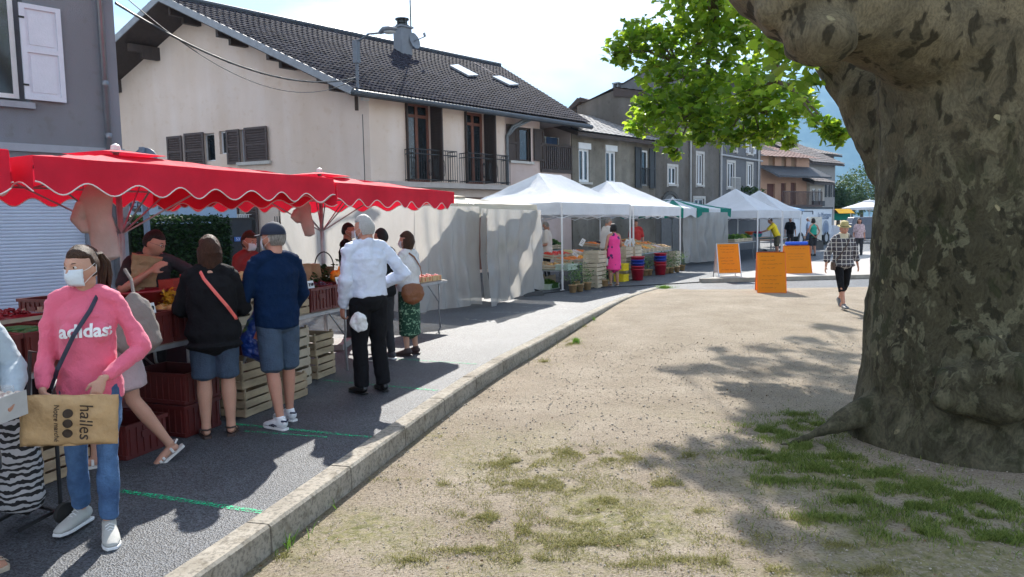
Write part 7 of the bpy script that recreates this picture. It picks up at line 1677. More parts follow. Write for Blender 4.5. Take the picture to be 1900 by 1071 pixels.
# --- 1 woman in the pink sweatshirt
MPINK = M('pink_jersey', (.72,.13,.22), .85, .06, 4, .35, 120, sheen=.2)
w1p = person('young woman with a ponytail in a pink sweatshirt, holding a brown paper bag', pw(188,990), 160, 1.62, True, SK1, build_=.90,
  pose={'elbL':(-.165,.0,.635),'wrL':(-.055,.115,.560),'elbR':(.125,.0,.64),'wrR':(.115,.115,.535),'ankL':(-.035,.05,.045),'kneeL':(-.045,.05,.285),'ankR':(.075,-.10,.055),'kneeR':(.06,-.01,.29),'toeL':-12,'toeR':30},
  top={'mat':MPINK,'hem':.475,'ease':.015,'sleeve':1.9,'ease_arm':.016,'folds':.035,'name':'sweatshirt'}, bottom={'kind':'trousers','mat':MJEAN,'len':1.88,'slim':True,'ease':.006,'cuff':.05,'folds':.022,'name':'jeans'},
  hair={'style':'pony','mat':HBROWN}, mask=MMASK, shoes={'kind':'sneaker','mat':M('grey_white_canvas', (.42,.42,.40), .8, .1, 8),'sole':MWH}, vox=.0085, hyaw=34, hpitch=6, hands={'L':{'d':(.35,.35,-.85),'n':(.2,-.9,-.3),'t':(.8,0,.5),'curl':.42},'R':{'d':(-.3,.3,-.8),'n':(-.6,-.5,0),'t':(0,1,.2),'curl':.6}})
H_ = w1p['H']
strap(w1p, [(-.05,-.055,.822),(-.045,.01,.838),(-.025,.060,.785),(.02,.098,.71),(.075,.090,.60),(.11,.03,.53),(.105,-.06,.54),(.03,-.095,.67),(-.04,-.075,.80),(-.05,-.055,.822)], M('navy_strap', (.02,.025,.05), .6), .011, 'shoulder_strap')
# lettering laid on the chest
def chest_text(p, txt, size, zc, xc, mat, shear_=0, grp=None, off=.006, dy=1, bold=.0):
    me = text_mesh(txt, size, 0, shear_, offset=bold); me.materials.clear(); me.materials.append(mat)
    o = bpy.data.objects.new('lettering', me); COL.objects.link(o); o.parent = p['tops'][0]
    bm = bmesh.new(); bm.from_mesh(me); bmesh.ops.triangulate(bm, faces=bm.faces)
    for _ in range(2): bmesh.ops.subdivide_edges(bm, edges=[e for e in bm.edges if e.calc_length() > .02], cuts=1); bmesh.ops.triangulate(bm, faces=bm.faces)
    bpy.context.view_layer.update(); dg = bpy.context.evaluated_depsgraph_get(); ev = p['tops'][0].evaluated_get(dg); tme = ev.to_mesh()
    bv = BVHTree.FromPolygons([v.co.copy() for v in tme.vertices], [tuple(q.vertices) for q in tme.polygons]); ev.to_mesh_clear()
    for v in bm.verts:
        x, z = xc-v.co.x*dy, zc+v.co.y
        hit = bv.ray_cast(Vector((x, 1.0*dy, z)), Vector((0,-1*dy,0))); y = hit[0].y if hit[0] is not None else 0
        v.co = Vector((x, y+off*dy, z))
    bm.to_mesh(me); bm.free(); return o
chest_text(w1p, 'adidas', .098, .718*H_, -.012, M('white_print', (.8,.78,.8), .7), off=.013, bold=.003)
# paper bag
mb = MB(); rows = []
for side in (1,-1):
    rows = []
    for i in range(15):
        v = i/14; row = []
        for j in range(23):
            u = j/22; x = (u-.5)*.44; z = (v-.5)*.27
            dep = .028*math.sin(math.pi*u)**.4*math.sin(math.pi*min(1,v*1.05))**.4; cr_ = .018*noise.noise(Vector((u*5,v*4,side*2.0)))+.008*noise.noise(Vector((u*13,v*11,side)))
            row.append((x+.004*noise.noise(Vector((u*9,v*9,7))), side*dep+cr_, z+.006*noise.noise(Vector((u*8,9,v*3)))))
        rows.append(row)
    mb.grid(rows)
bagc = Vector((.03,.185,.452))*H_; bm_ = Matrix.Rotation(R(-5),3,'Y') @ Matrix.Rotation(R(-6),3,'X')
mb.v = [tuple(bagc + bm_ @ Vector(v)) for v in mb.v]
pbag = _build(mb, 'paper_bag', M('brown_kraft_paper', (.46,.30,.15), .8, .15, 7, .6, 22), None, True); pbag.matrix_basis = w1p['root'].matrix_basis.copy(); solid(pbag, .002); tag(pbag, 'crumpled brown paper bag printed with letters, held by the ponytailed woman', 'paper bag')
def on_bag(txt, size, x, z, rot):
    me = text_mesh(txt, size, .0008, .15); me.materials.clear(); me.materials.append(M('print_brown', (.035,.02,.012), .7)); o = bpy.data.objects.new('print', me); COL.objects.link(o); o.parent = pbag
    for v in me.vertices:
        q = Matrix.Rotation(rot, 3, 'Z') @ v.co; lx, lz = x-q.x, z+q.y; u = lx/.44+.5; w_ = lz/.27+.5
        yy = .028*max(0,math.sin(math.pi*u))**.4*max(0,math.sin(math.pi*min(1,w_*1.05)))**.4+.018*noise.noise(Vector((u*5,w_*4,2.0)))+.008*noise.noise(Vector((u*13,w_*11,1)))
        v.co = bagc + bm_ @ Vector((lx, yy+.0055+v.co.z, lz))
on_bag('halles', .085, -.075, -.0, R(-90)); on_bag('Notre marché', .034, .055, -.005, R(-90))
for k in range(3):
    mb = MB(); mb.tube2([(0,0,-.001),(0,0,.001)], [.023,.023], 20); me = mb.mesh('round_print', MATS['print_brown']); o = bpy.data.objects.new('round_print', me); COL.objects.link(o); o.parent = pbag
    for v in me.vertices:
        lx, lz = .004-v.co.x, .045-.052*k+v.co.y; u = lx/.44+.5; w_ = lz/.27+.5; yy = .028*math.sin(math.pi*u)**.4*math.sin(math.pi*min(1,w_*1.05))**.4+.018*noise.noise(Vector((u*5,w_*4,2.0)))+.008*noise.noise(Vector((u*13,w_*11,1)))
        v.co = bagc + bm_ @ Vector((lx, yy+.006+v.co.z, lz))
# --- 2 person cut by the left edge, with a box and a zebra trolley
MJACK = M('pale_grey_jacket', (.34,.40,.45), .7, .08, 4, .3, 40)
e1 = person('person in pale grey jacket and dark shorts at the picture edge, carrying a box', pw(-62,1062), 120, 1.62, True, SK2, pose={'elbL':(-.15,.06,.62),'wrL':(-.08,.19,.55),'elbR':(.15,.06,.62),'wrR':(.06,.20,.56),'toeR':20,'toeL':0},
  top={'mat':MJACK,'hem':.52,'ease':.03,'sleeve':1.9,'folds':.03,'name':'jacket'}, bottom={'kind':'shorts','mat':M('dark_shorts', (.03,.035,.045), .9, .2, 7),'len':.92,'ease':.02,'name':'shorts'}, hair={'style':'bob','mat':HGREY}, mask=MMASK, shoes={'kind':'sandal','mat':M('tan_sandal', (.4,.33,.25), .7)}, vox=.011)
bx = empty('egg_box', 'grey cardboard box of small pink and orange buns carried at the picture edge', 'box', wpos(e1, (.04,.31,.50*1.62)), -R(120)+.5); bx.scale = (.85,.85,.85)
mb = MB(); mb.box((0,0,.035), (.42,.30,.07)); mb.box((0,.15,.07), (.42,.006,.14)); mb.box((.21,0,.05), (.006,.3,.1)); mb.box((-.21,0,.05), (.006,.3,.1)); _build(mb, 'tray', M('grey_card', (.42,.42,.42), .8), bx)
mb = MB()
for i in range(9):
    for j in range(6):
        for k in range(2): mb.ell((-.18+.045*i,-.12+.048*j,.085+.035*k), (.024,.024,.022), None, 8, 6)
_build(mb, 'rows_of_buns', M('pink_orange_mix', (.62,.28,.22), .6, .45, 30, rgb2=(.8,.68,.58)), bx, True)
mb = MB(); mb.box((0,-.02,.11), (.40,.27,.13), None, .9); _build(mb, 'clear_lid', M('clear_film', (.7,.7,.7), .1, alpha=.22), bx)
zg = G(45,985); zt_ = empty('shopping_trolley', 'zebra striped shopping trolley standing at the feet of the edge person', 'trolley', zg, R(-25))
mz = bpy.data.materials.new('zebra_cloth'); mz.use_nodes = True; n = mz.node_tree.nodes; l = mz.node_tree.links; b = n['Principled BSDF']; b.inputs['Roughness'].default_value = .8
t = n.new('ShaderNodeTexCoord'); wv = n.new('ShaderNodeTexWave'); wv.bands_direction = 'Z'; wv.inputs['Scale'].default_value = 8; wv.inputs['Distortion'].default_value = 7; wv.inputs['Detail'].default_value = 2; wv.inputs['Detail Scale'].default_value = 1.6
r = n.new('ShaderNodeValToRGB'); r.color_ramp.elements[0].position = .48; r.color_ramp.elements[1].position = .54; r.color_ramp.elements[0].color = (.012,.012,.014,1); r.color_ramp.elements[1].color = (.45,.45,.47,1)
l.new(t.outputs['Object'], wv.inputs[0]); l.new(wv.outputs['Fac'], r.inputs[0]); l.new(r.outputs[0], b.inputs['Base Color'])
mb = MB(); mb.tube([(0,0,.14),(0,0,.2),(0,.0,.45),(0,.01,.68),(0,.02,.76)], [(.12,.09),(.135,.11),(.13,.105),(.12,.09),(.08,.06)], 24, side=(1,0,0)); o = _build(mb, 'bag', mz, zt_, True); _mods(o, .015, .03, 3)
mb = MB(); mb.tube([(-.12,.14,.1),(-.12,.15,.7),(-.10,.17,1.0),(.10,.17,1.0),(.12,.15,.7),(.12,.14,.1)], .011, 8); mb.bar((-.12,.14,.1),(-.12,-.1,.06), .016); mb.bar((.12,.14,.1),(.12,-.1,.06), .016); mb.bar((-.18,.12,.09),(.18,.12,.09), .014); _build(mb, 'frame', MIR, zt_)
for sx_ in (-.19,.19): mb = MB(); mb.tube2([(sx_-.015,.12,.09),(sx_+.015,.12,.09)], [.06,.06], 20); _build(mb, 'wheel', MTYRE, zt_)
# --- 3 woman striding behind, tote bag
MTOTE = M('taupe_tote', (.20,.17,.155), .85, .1, 5, .3, 30, stretch=(9,1,1))
w3p = person('woman in short pale pink skirt striding behind the pink sweatshirt, tote on shoulder', pw(238,862), 235, 1.62, True, SK1, pose={'ankL':(-.05,-.17,.07),'kneeL':(-.05,-.03,.30),'ankR':(.05,.12,.045),'kneeR':(.05,.10,.29),'tiltL':35,'toeL':0,'wrR':(.1,.14,.6),'elbR':(.13,.0,.64)},
  top={'mat':M('grey_striped_tee', (.12,.13,.16), .85, .1, 5),'hem':.52,'ease':.02,'sleeve':.8,'name':'top'}, bottom={'kind':'skirt','mat':M('pale_pink_skirt', (.46,.36,.38), .8, .06, 5, .3, 40),'len':.36,'flare':.025,'name':'skirt'}, lean=(0,.08), hair={'style':'full','mat':HBROWN}, shoes={'kind':'sandal','mat':M('white_sandal', (.6,.6,.58), .6)}, vox=.011)
mb = MB(); mb.tube([(0,0,.24),(0,.0,.18),(0,.0,.0),(0,0,-.12),(0,0,-.19)], [(.03,.03),(.09,.05),(.15,.085),(.16,.095),(.08,.06)], 18, side=(0,1,0)); o = _build(mb, 'tote_bag', MTOTE, None, True); o.location = wpos(w3p, (-.24,-.08,1.02)); o.rotation_euler = (0,R(8),-R(235)); _mods(o, .014, .04, 3); tag(o, 'slouchy taupe grey tote bag carried on the striding woman\'s shoulder', 'tote bag')
mb = MB(); mb.tube([Vector((0,0,.24)), Vector((.06,0,.34)), Vector((.10,.03,.42))], .012, 6); h_ = _build(mb, 'strap', MTOTE, o)
# --- 4 stooping vendor with paper bag
MDKG = M('dark_grey_tee', (.03,.03,.035), .9, .1, 6, .3, 40)
v4 = T(sp_(265,1.05), 1.05)
p4 = person('stooping male vendor with glasses in a dark grey T-shirt holding up a paper bag', (v4.x, v4.y), 128, 1.75, False, SK3, pose={'elbR':(.20,.18,.66),'wrR':(.10,.30,.76),'elbL':(-.22,.20,.70),'wrL':(-.30,.36,.66)}, lean=(0,.10), top={'mat':MDKG,'hem':.5,'ease':.02,'sleeve':.85,'name':'t_shirt'}, bottom={'kind':'trousers','mat':MCHAR,'len':1.97}, hair={'style':'short','mat':HBLACK}, vox=.013, hpitch=22, glasses=True, hyaw=-35)
mb = MB(); mb.box((0,0,0), (.2,.12,.32), None, 1.15); o = MBW(mb, 'paper_bag', MATS['kraft_paper']); o.location = wpos(p4, (.16,.36,1.30)); o.rotation_euler = (.1,.2,.5); m = o.modifiers.new('s','SUBSURF'); m.subdivision_type = 'SIMPLE'; m.levels = m.render_levels = 3; m = o.modifiers.new('d','DISPLACE'); m.texture = tx2; m.strength = .08; m.texture_coords = 'GLOBAL'; tag(o, 'brown paper bag held open by the stooping vendor', 'paper bag')
# --- 5 woman in black
p5 = person('woman with an auburn bob in a long black sweater and denim shorts, seen from behind', pw(407,808), -22, 1.63, True, SK1, build_=1.12, pose={'elbL':(-.15,.05,.64),'wrL':(-.10,.17,.62),'elbR':(.15,.06,.63),'wrR':(.10,.18,.61)},
  top={'mat':MBLK,'hem':.46,'ease':.032,'sleeve':1.9,'flare':.04,'folds':.035,'name':'sweater'}, bottom={'kind':'shorts','mat':MJEANS,'len':.92,'ease':.018,'name':'shorts'}, hair={'style':'bob','mat':HAUB,'len':1.22}, mask=MMASK, shoes={'kind':'sandal','mat':M('dark_sandal', (.06,.04,.035), .7)}, vox=.010, hyaw=-22, eyes=False)
strap(p5, [(-.045,-.045,.833),(-.03,-.085,.80),(.02,-.108,.73),(.07,-.10,.66),(.105,-.06,.60),(.115,.0,.57)], M('coral_strap', (.75,.14,.12), .5), .013, 'shoulder_strap')
# --- 6 man in navy sweater
MNAVY = M('navy_knit', (.003,.016,.055), .9, .15, 6, .5, 130, spec=.15)
p6 = person('man in a navy cap, navy sweater and denim shorts with white trainers', pw(524,786), -48, 1.73, False, SK3, pose={'elbL':(-.155,.03,.64),'wrL':(-.10,.16,.58),'elbR':(.165,.03,.645),'wrR':(.135,.155,.505),'ankR':(.055,.02,.045),'ankL':(-.06,-.09,.045),'kneeL':(-.058,-.03,.285),'toeR':-8},
  top={'mat':MNAVY,'hem':.50,'ease':.024,'sleeve':1.9,'belly':.12,'folds':.03,'name':'sweater'}, bottom={'kind':'shorts','mat':MJEANS,'len':1.0,'ease':.02,'name':'shorts'}, hair={'style':'grey','mat':HGREY}, mask=MMASK, shoes={'kind':'sneaker','mat':M('white_leather', (.72,.74,.78), .45),'sole':MWH,'trim':M('navy_trim', (.01,.015,.05), .5)}, vox=.010, hyaw=-28, eyes=True, hands={'R':{'d':(0,.05,-1),'curl':1.1}})
HP = p6['HP']; mb = MB(); vs = []
rows = []
for i in range(12):
    ph = math.pi/2*i/11; rows.append([HP((.091*math.sin(ph)*math.cos(a_), -.006+.106*math.sin(ph)*math.sin(a_), .036+.100*math.cos(ph))) for a_ in [k*math.pi/16 for k in range(33)]])
mb.grid(rows); mb.tube([HP((.091*math.cos(a_), -.006+.106*math.sin(a_), .034)) for a_ in [k*math.pi/16 for k in range(33)]], .004, 6)
rows = [[HP(((.07+.004*t_)*math.sin(u_)*1.0, .085+.0*t_+ .075*t_*math.cos(u_*.9)**.6+ -.03*(1-math.cos(u_)), .036-.012*t_-.012*math.sin(u_)**2)) for u_ in [(-1.1+2.2*k/12) for k in range(13)]] for t_ in [q/5 for q in range(6)]]
mb.grid(rows); o = _build(mb, 'cap', M('navy_cap', (.012,.02,.045), .8, .15, 6), p6['root'], True); solid(o, .004)
# carrier bag: a blue printed bag with greens showing through
pb_ = wpos(p6, (.20,.10,.43)); mb = MB()
mb.tube([(0,0,.40),(0,0,.33),(.0,0,.22),(0,0,.08),(0,0,-.04),(0,0,-.09)], [(.02,.015),(.06,.04),(.14,.09),(.185,.12),(.16,.11),(.06,.05)], 22, side=(1,0,0)); mb.tube([(-.02,0,.36),(-.01,0,.45),(.01,0,.45),(.02,0,.36)], .01, 6)
mbag = bpy.data.materials.new('blue_carrier'); mbag.use_nodes = True; n = mbag.node_tree.nodes; l = mbag.node_tree.links; b = n['Principled BSDF']; b.inputs['Roughness'].default_value = .3
t = n.new('ShaderNodeTexCoord'); z = n.new('ShaderNodeTexNoise'); z.inputs['Scale'].default_value = 7; z.inputs['Detail'].default_value = 2; l.new(t.outputs['Object'], z.inputs[0]); r = n.new('ShaderNodeValToRGB'); cr_ = r.color_ramp
cr_.elements[0].position = .30; cr_.elements[0].color = (.01,.05,.30,1); cr_.elements[1].position = .75; cr_.elements[1].color = (.01,.11,.48,1); e_ = cr_.elements.new(.60); e_.color = (.01,.04,.22,1); e_ = cr_.elements.new(.66); e_.color = (.08,.24,.05,1); e_ = cr_.elements.new(.70); e_.color = (.16,.30,.05,1)
l.new(z.outputs[0], r.inputs[0]); l.new(r.outputs[0], b.inputs['Base Color']); bp = n.new('ShaderNodeBump'); bp.inputs['Strength'].default_value = .8; bp.inputs['Distance'].default_value = .03; z2 = n.new('ShaderNodeTexNoise'); z2.inputs['Scale'].default_value = 18; l.new(t.outputs['Object'], z2.inputs[0]); l.new(z2.outputs[0], bp.inputs['Height']); l.new(bp.outputs[0], b.inputs['Normal'])
cb_ = _build(mb, 'carrier_bag', mbag, None, True); cb_.location = AT(486,648,6.28); cb_.rotation_euler.z = R(25); _mods(cb_, .012, .045, 2); tag(cb_, 'blue plastic carrier bag of greens hanging from the hand of the man in navy', 'carrier bag')
mb = MB(); 
for (dx, dz, L) in ((-.02,.14,5),): 
    mb.box((dx+.02,-.128,dz+.02), (.11,.012,.14), (R(-8),R(25),0)); _build(mb, 'printed_patch', M('terracotta_print', (.35,.08,.04), .5), cb_)
mb = MB(); mb.tube([(-.05+.012*k, -.142+.002*math.sin(k), .10+.02*math.sin(k*1.3)) for k in range(12)], .005, 5); mb.tube([(-.02+.02*math.cos(k*.5), -.142, .19+.012*math.sin(k*.5)) for k in range(13)], .004, 5); _build(mb, 'white_squiggle', MWH, cb_)
# --- 7 vendor in dark red
v7 = T(sp_(462,1.15), 1.15); p7 = person('vendor in a dark red shirt behind the crates, next to the navy cap', (v7.x, v7.y), 115, 1.66, True, SK2, pose={'wrR':(.1,.2,.55)}, top={'mat':M('dark_red_shirt', (.22,.025,.025), .85, .1, 5),'hem':.5,'sleeve':.8,'ease':.02,'name':'shirt'}, bottom={'kind':'trousers','mat':MCHAR,'len':1.95}, hair={'style':'full','mat':HBROWN}, vox=.014, mask=MMASK, hpitch=15)
# --- 8 white haired man
MSHIRT = M('pale_blue_shirt', (.60,.66,.80), .7, .04, 4, .35, 30)
p8 = person('white haired man in a pale blue shirt and black trousers, seen from behind', pw(690,728), -38, 1.80, False, SK3, pose={'elbL':(-.145,-.015,.64),'wrL':(-.135,.05,.49),'elbR':(.205,-.055,.66),'wrR':(.115,.075,.60),'ankL':(-.06,.0,.045),'ankR':(.065,-.02,.045)},
  top={'mat':MSHIRT,'hem':.545,'ease':.026,'sleeve':1.93,'ease_arm':.022,'folds':.042,'collar':True,'name':'shirt'}, bottom={'kind':'trousers','mat':MBLK,'len':1.99,'ease':.022,'cuff':.075,'waist':.60,'folds':.025}, hair={'style':'grey','mat':HWHITE}, mask=MMASK, shoes={'kind':'shoe','mat':M('black_leather', (.012,.012,.012), .35)}, vox=.010, hyaw=-30, hpitch=8, lean=(0,.01), hands={'L':{'d':(0,.1,-1),'curl':.9}})
mb = MB(); mb.tube([(-.01,0,.07),(0,0,.04),(.01,0,-.01),(.03,.01,-.07),(.045,.0,-.11)], [(.03,.02),(.06,.03),(.085,.035),(.08,.035),(.05,.02)], 16, side=(1,0,0)); o = _build(mb, 'plastic_bag', M('clear_wrinkled_plastic', (.74,.76,.78), .25, .12, 9, 1, 16, alpha=.93), None, True); o.location = AT(664,594,7.02); _mods(o, .008, .06, 0); tag(o, 'crumpled clear plastic bag in the hand of the white haired man', 'plastic bag')
# --- 9 dark-clothed shopper hidden behind him, 9b vendor with a phone
p9 = person('shopper in black hidden behind the white haired man, only legs showing', pw(716,668), -60, 1.66, False, SK2, top={'mat':MBLK,'hem':.5,'ease':.02,'name':'top'}, bottom={'kind':'trousers','mat':MCHAR,'len':1.97,'slim':True,'ease':.01}, hair={'style':'short','mat':HBLACK}, shoes={'kind':'sneaker','mat':M('dark_trainer', (.05,.05,.06), .6),'sole':MWH}, vox=.014, pose={'wrR':(.09,.17,.62),'elbR':(.14,.03,.64),'wrL':(-.09,.17,.62),'elbL':(-.14,.03,.64)})
v9 = T(sp_(648,1.2), 1.2); p9b = person('masked vendor in dark clothes raising a phone beyond the white haired man', (v9.x, v9.y), 95, 1.74, False, SK2, pose={'elbR':(.16,.10,.68),'wrR':(.10,.26,.72),'wrL':(-.12,.2,.6)}, top={'mat':MBLK,'hem':.5,'ease':.02,'sleeve':.9,'name':'t_shirt'}, bottom={'kind':'trousers','mat':MCHAR,'len':1.97}, hair={'style':'short','mat':HBLACK}, mask=MMASK, vox=.014)
mb = MB(); mb.box((0,0,0), (.07,.01,.14)); o = MBW(mb, 'phone', M('black_glass', (.01,.01,.012), .15)); bevel(o,.004,2); o.location = wpos(p9b, (.13,.55,1.30)); o.rotation_euler = (R(60),0,R(20)); tag(o, 'black phone held out by the masked vendor', 'phone')
# --- 10 woman in cardigan and elephant skirt
msk = bpy.data.materials.new('elephant_print'); msk.use_nodes = True; n = msk.node_tree.nodes; l = msk.node_tree.links; b = n['Principled BSDF']; b.inputs['Roughness'].default_value = .85
t = n.new('ShaderNodeTexCoord'); sp = n.new('ShaderNodeSeparateXYZ'); l.new(t.outputs['Object'], sp.inputs[0])
br = n.new('ShaderNodeMath'); br.operation = 'SINE'; ml_ = n.new('ShaderNodeMath'); ml_.operation = 'MULTIPLY'; ml_.inputs[1].default_value = 46; l.new(sp.outputs[2], ml_.inputs[0]); l.new(ml_.outputs[0], br.inputs[0])
vz = n.new('ShaderNodeTexVoronoi'); vz.inputs['Scale'].default_value = 17; l.new(t.outputs['Object'], vz.inputs['Vector']); nz_ = n.new('ShaderNodeTexNoise'); nz_.inputs['Scale'].default_value = 42; nz_.inputs['Detail'].default_value = 1; l.new(t.outputs['Object'], nz_.inputs[0])
g1_ = n.new('ShaderNodeMath'); g1_.operation = 'LESS_THAN'; g1_.inputs[1].default_value = .34; l.new(vz.outputs['Distance'], g1_.inputs[0]); g2_ = n.new('ShaderNodeMath'); g2_.operation = 'GREATER_THAN'; g2_.inputs[1].default_value = .1; l.new(br.outputs[0], g2_.inputs[0]); g3_ = n.new('ShaderNodeMath'); g3_.operation = 'MULTIPLY'; l.new(g1_.outputs[0], g3_.inputs[0]); l.new(g2_.outputs[0], g3_.inputs[1])
g4_ = n.new('ShaderNodeMath'); g4_.operation = 'GREATER_THAN'; g4_.inputs[1].default_value = .62; l.new(nz_.outputs[0], g4_.inputs[0]); g5_ = n.new('ShaderNodeMath'); g5_.operation = 'MAXIMUM'; l.new(g3_.outputs[0], g5_.inputs[0]); l.new(g4_.outputs[0], g5_.inputs[1])
mxx = n.new('ShaderNodeMix'); mxx.data_type = 'RGBA'; mxx.inputs[6].default_value = (.008,.05,.028,1); mxx.inputs[7].default_value = (.20,.34,.22,1); l.new(g5_.outputs[0], mxx.inputs[0]); l.new(mxx.outputs[2], b.inputs['Base Color'])
MCARD = M('white_cardigan', (.66,.67,.70), .9, .04, 5, .4, 60)
p10 = person('short woman with a brown bob in a white cardigan and green elephant print skirt', pw(762,658), -62, 1.60, True, SK1, pose={'elbL':(-.14,.05,.65),'wrL':(-.08,.18,.66),'elbR':(.15,.02,.66),'wrR':(.08,.16,.66)}, top={'mat':MCARD,'hem':.52,'ease':.026,'sleeve':1.85,'folds':.03,'name':'cardigan'}, bottom={'kind':'skirt','mat':msk,'len':.17,'flare':.0,'ease':.008,'name':'skirt','folds':.012}, hair={'style':'bob','mat':HBROWN,'len':.9}, mask=MMASK, shoes={'kind':'shoe','mat':M('dark_flat_shoe', (.05,.03,.03), .6)}, vox=.010, hyaw=-25)
strap(p10, [(-.04,-.04,.835),(-.02,-.080,.80),(.03,-.098,.72),(.07,-.088,.64),(.095,-.05,.57)], M('brown_leather', (.20,.07,.025), .45, .15, 6, .2, 40), .012, 'bag_strap')
mb = MB(); mb.tube([(0,0,.11),(0,0,.07),(0,0,-.02),(0,0,-.10),(0,0,-.14)], [(.10,.03),(.14,.045),(.155,.055),(.12,.05),(.05,.03)], 20, side=(1,0,0)); o = _build(mb, 'handbag', MATS['brown_leather'], None, True); _mods(o, .01, .02, 3); o.location = wpos(p10, (-.12,-.15,.83)); o.rotation_euler.z = R(20); tag(o, 'brown leather shoulder bag on the back of the woman in cardigan', 'handbag')
# --- tents
def tpos(L, D, s_, o_): q = TT(L, D, s_, o_); return (q.x, q.y)
g_ = AT(1015,450,20.0); p11 = person('man in a pale T-shirt looking down at a blue crate in the first white tent', (g_.x, g_.y), -75, 1.72, False, SK2, pose={'wrL':(-.08,.2,.6),'wrR':(.1,.2,.58),'elbR':(.15,.03,.64)}, top={'mat':M('off_white_tee', (.58,.54,.50), .85, .05, 4, .3, 20),'hem':.5,'ease':.03,'sleeve':.85,'name':'t_shirt'}, bottom={'kind':'trousers','mat':MCHAR,'len':1.97}, hair={'style':'short','mat':HGREY}, mask=MMASK, vox=.018, hpitch=20)
o = tag(MBW((lambda m_: (m_.box((0,0,.08), (.4,.3,.16), None, 1.1), m_)[1])(MB()), 'blue_bin', M('blue_bin_plastic', (.02,.09,.35), .4)), 'blue plastic bin in front of the man in a pale T-shirt', 'bin'); o.location = wpos(p11, (0,.38,.95)); 
g_ = AT(1124,450,21.2); p12 = person('man in a white shirt leaning over the display behind the woman in pink', (g_.x, g_.y), 70, 1.80, False, SK3, lean=(0,.03), pose={'wrR':(.08,.2,.6),'wrL':(-.1,.18,.6)}, top={'mat':M('white_shirt', (.70,.68,.66), .8, .05, 4, .3, 20),'hem':.5,'ease':.035,'sleeve':1.9,'name':'shirt'}, bottom={'kind':'trousers','mat':MBLK,'len':1.97}, hair={'style':'short','mat':HGREY}, vox=.018, hpitch=22, hyaw=15)
mpd = bpy.data.materials.new('pink_floral'); mpd.use_nodes = True; n = mpd.node_tree.nodes; l = mpd.node_tree.links; b = n['Principled BSDF']; b.inputs['Roughness'].default_value = .7
t = n.new('ShaderNodeTexCoord'); vz = n.new('ShaderNodeTexVoronoi'); vz.inputs['Scale'].default_value = 6.5; l.new(t.outputs['Object'], vz.inputs['Vector']); r = n.new('ShaderNodeValToRGB'); r.color_ramp.interpolation = 'CONSTANT'; r.color_ramp.elements[0].color = (.06,.01,.10,1); r.color_ramp.elements[1].position = .32; r.color_ramp.elements[1].color = (.80,.04,.26,1); l.new(vz.outputs['Distance'], r.inputs[0]); l.new(r.outputs[0], b.inputs['Base Color'])
p13 = person('woman with black hair in a sleeveless bright pink floral dress, seen from behind', pw(1139,531), -18, 1.62, True, SK2, build_=1.08, pose={'wrL':(-.15,.05,.50),'elbL':(-.14,-.01,.63),'wrR':(.10,.17,.60),'elbR':(.15,.03,.64)}, top={'mat':mpd,'hem':.5,'ease':.016,'sleeve':0,'name':'dress_bodice'}, bottom={'kind':'skirt','mat':mpd,'len':.27,'flare':.03,'ease':.016,'waist':.66,'name':'dress_skirt'}, hair={'style':'bob','mat':HBLACK,'len':.8}, shoes={'kind':'sandal','mat':M('pale_sandal', (.5,.42,.35), .7)}, vox=.015, eyes=False)
mb = MB(); mb.box((0,0,0), (.26,.08,.19), (0,.3,0), .85); o = MBW(mb, 'handbag', M('pale_grey_leather', (.52,.52,.52), .5)); bevel(o,.02,3); o.location = wpos(p13, (-.27,.02,.66)); tag(o, 'pale grey handbag at the side of the woman in the pink dress', 'handbag')
g_ = AT(1180,450,26); p14 = person('person in a red shirt far back behind the shared tent poles', (g_.x, g_.y), 200, 1.72, False, SK3, top={'mat':M('red_shirt', (.45,.03,.03), .8),'hem':.5,'sleeve':.9,'name':'shirt'}, bottom={'kind':'trousers','mat':MCHAR,'len':1.97}, hair={'style':'short','mat':HBLACK}, vox=.022)
g_ = AT(1442,450,31.6); p15 = person('man in a yellow T-shirt bending over the salads of the far tent', (g_.x, g_.y), -80, 1.76, False, SK2, lean=(0,.12), pose={'elbL':(-.12,.25,.66),'wrL':(-.05,.42,.62),'elbR':(.14,.22,.66),'wrR':(.06,.40,.60)}, top={'mat':M('yellow_tee', (.80,.60,.02), .8, .05, 4),'hem':.5,'ease':.025,'sleeve':.9,'name':'t_shirt'}, bottom={'kind':'shorts','mat':M('olive_shorts', (.08,.07,.045), .85),'len':1.0,'ease':.025,'name':'shorts'}, hair={'style':'short','mat':HBROWN}, vox=.02, hpitch=15)
mb = MB(); mb.lathe((0,0,0), [(.001,0),(.14,0),(.19,.12),(.2,.12),(.18,.11)], 18); o = MBW(mb, 'bowl', M('magenta_bowl', (.6,.03,.2), .4), None, True); o.location = wpos(p15, (0,.80,1.0)); tag(o, 'magenta bowl in the hands of the man in yellow', 'bowl')
p16 = person('woman in a green sleeveless top and dark shorts with hands behind her back', pw(1508,475), -12, 1.64, True, SK2, pose={'elbL':(-.16,-.05,.65),'wrL':(-.02,-.10,.52),'elbR':(.16,-.05,.65),'wrR':(.03,-.11,.53)}, top={'mat':M('green_top', (.01,.30,.22), .8),'hem':.5,'ease':.014,'sleeve':0,'name':'top'}, bottom={'kind':'shorts','mat':MCHAR,'len':1.0,'ease':.02,'name':'shorts'}, hair={'style':'bob','mat':HBLACK,'len':.75}, vox=.02, eyes=False)
p17 = person('man in a light blue shirt and white cap just ahead of the woman in green', (AT(1499,470,39.5).x, 39.5), -60, 1.70, False, SK3, top={'mat':M('light_blue_tee', (.4,.5,.66), .8),'hem':.5,'ease':.02,'sleeve':.9,'name':'shirt'}, bottom={'kind':'shorts','mat':MJEANS,'len':1.0,'ease':.02,'name':'shorts'}, hair={'style':'short','mat':HWHITE}, vox=.022, eyes=False)
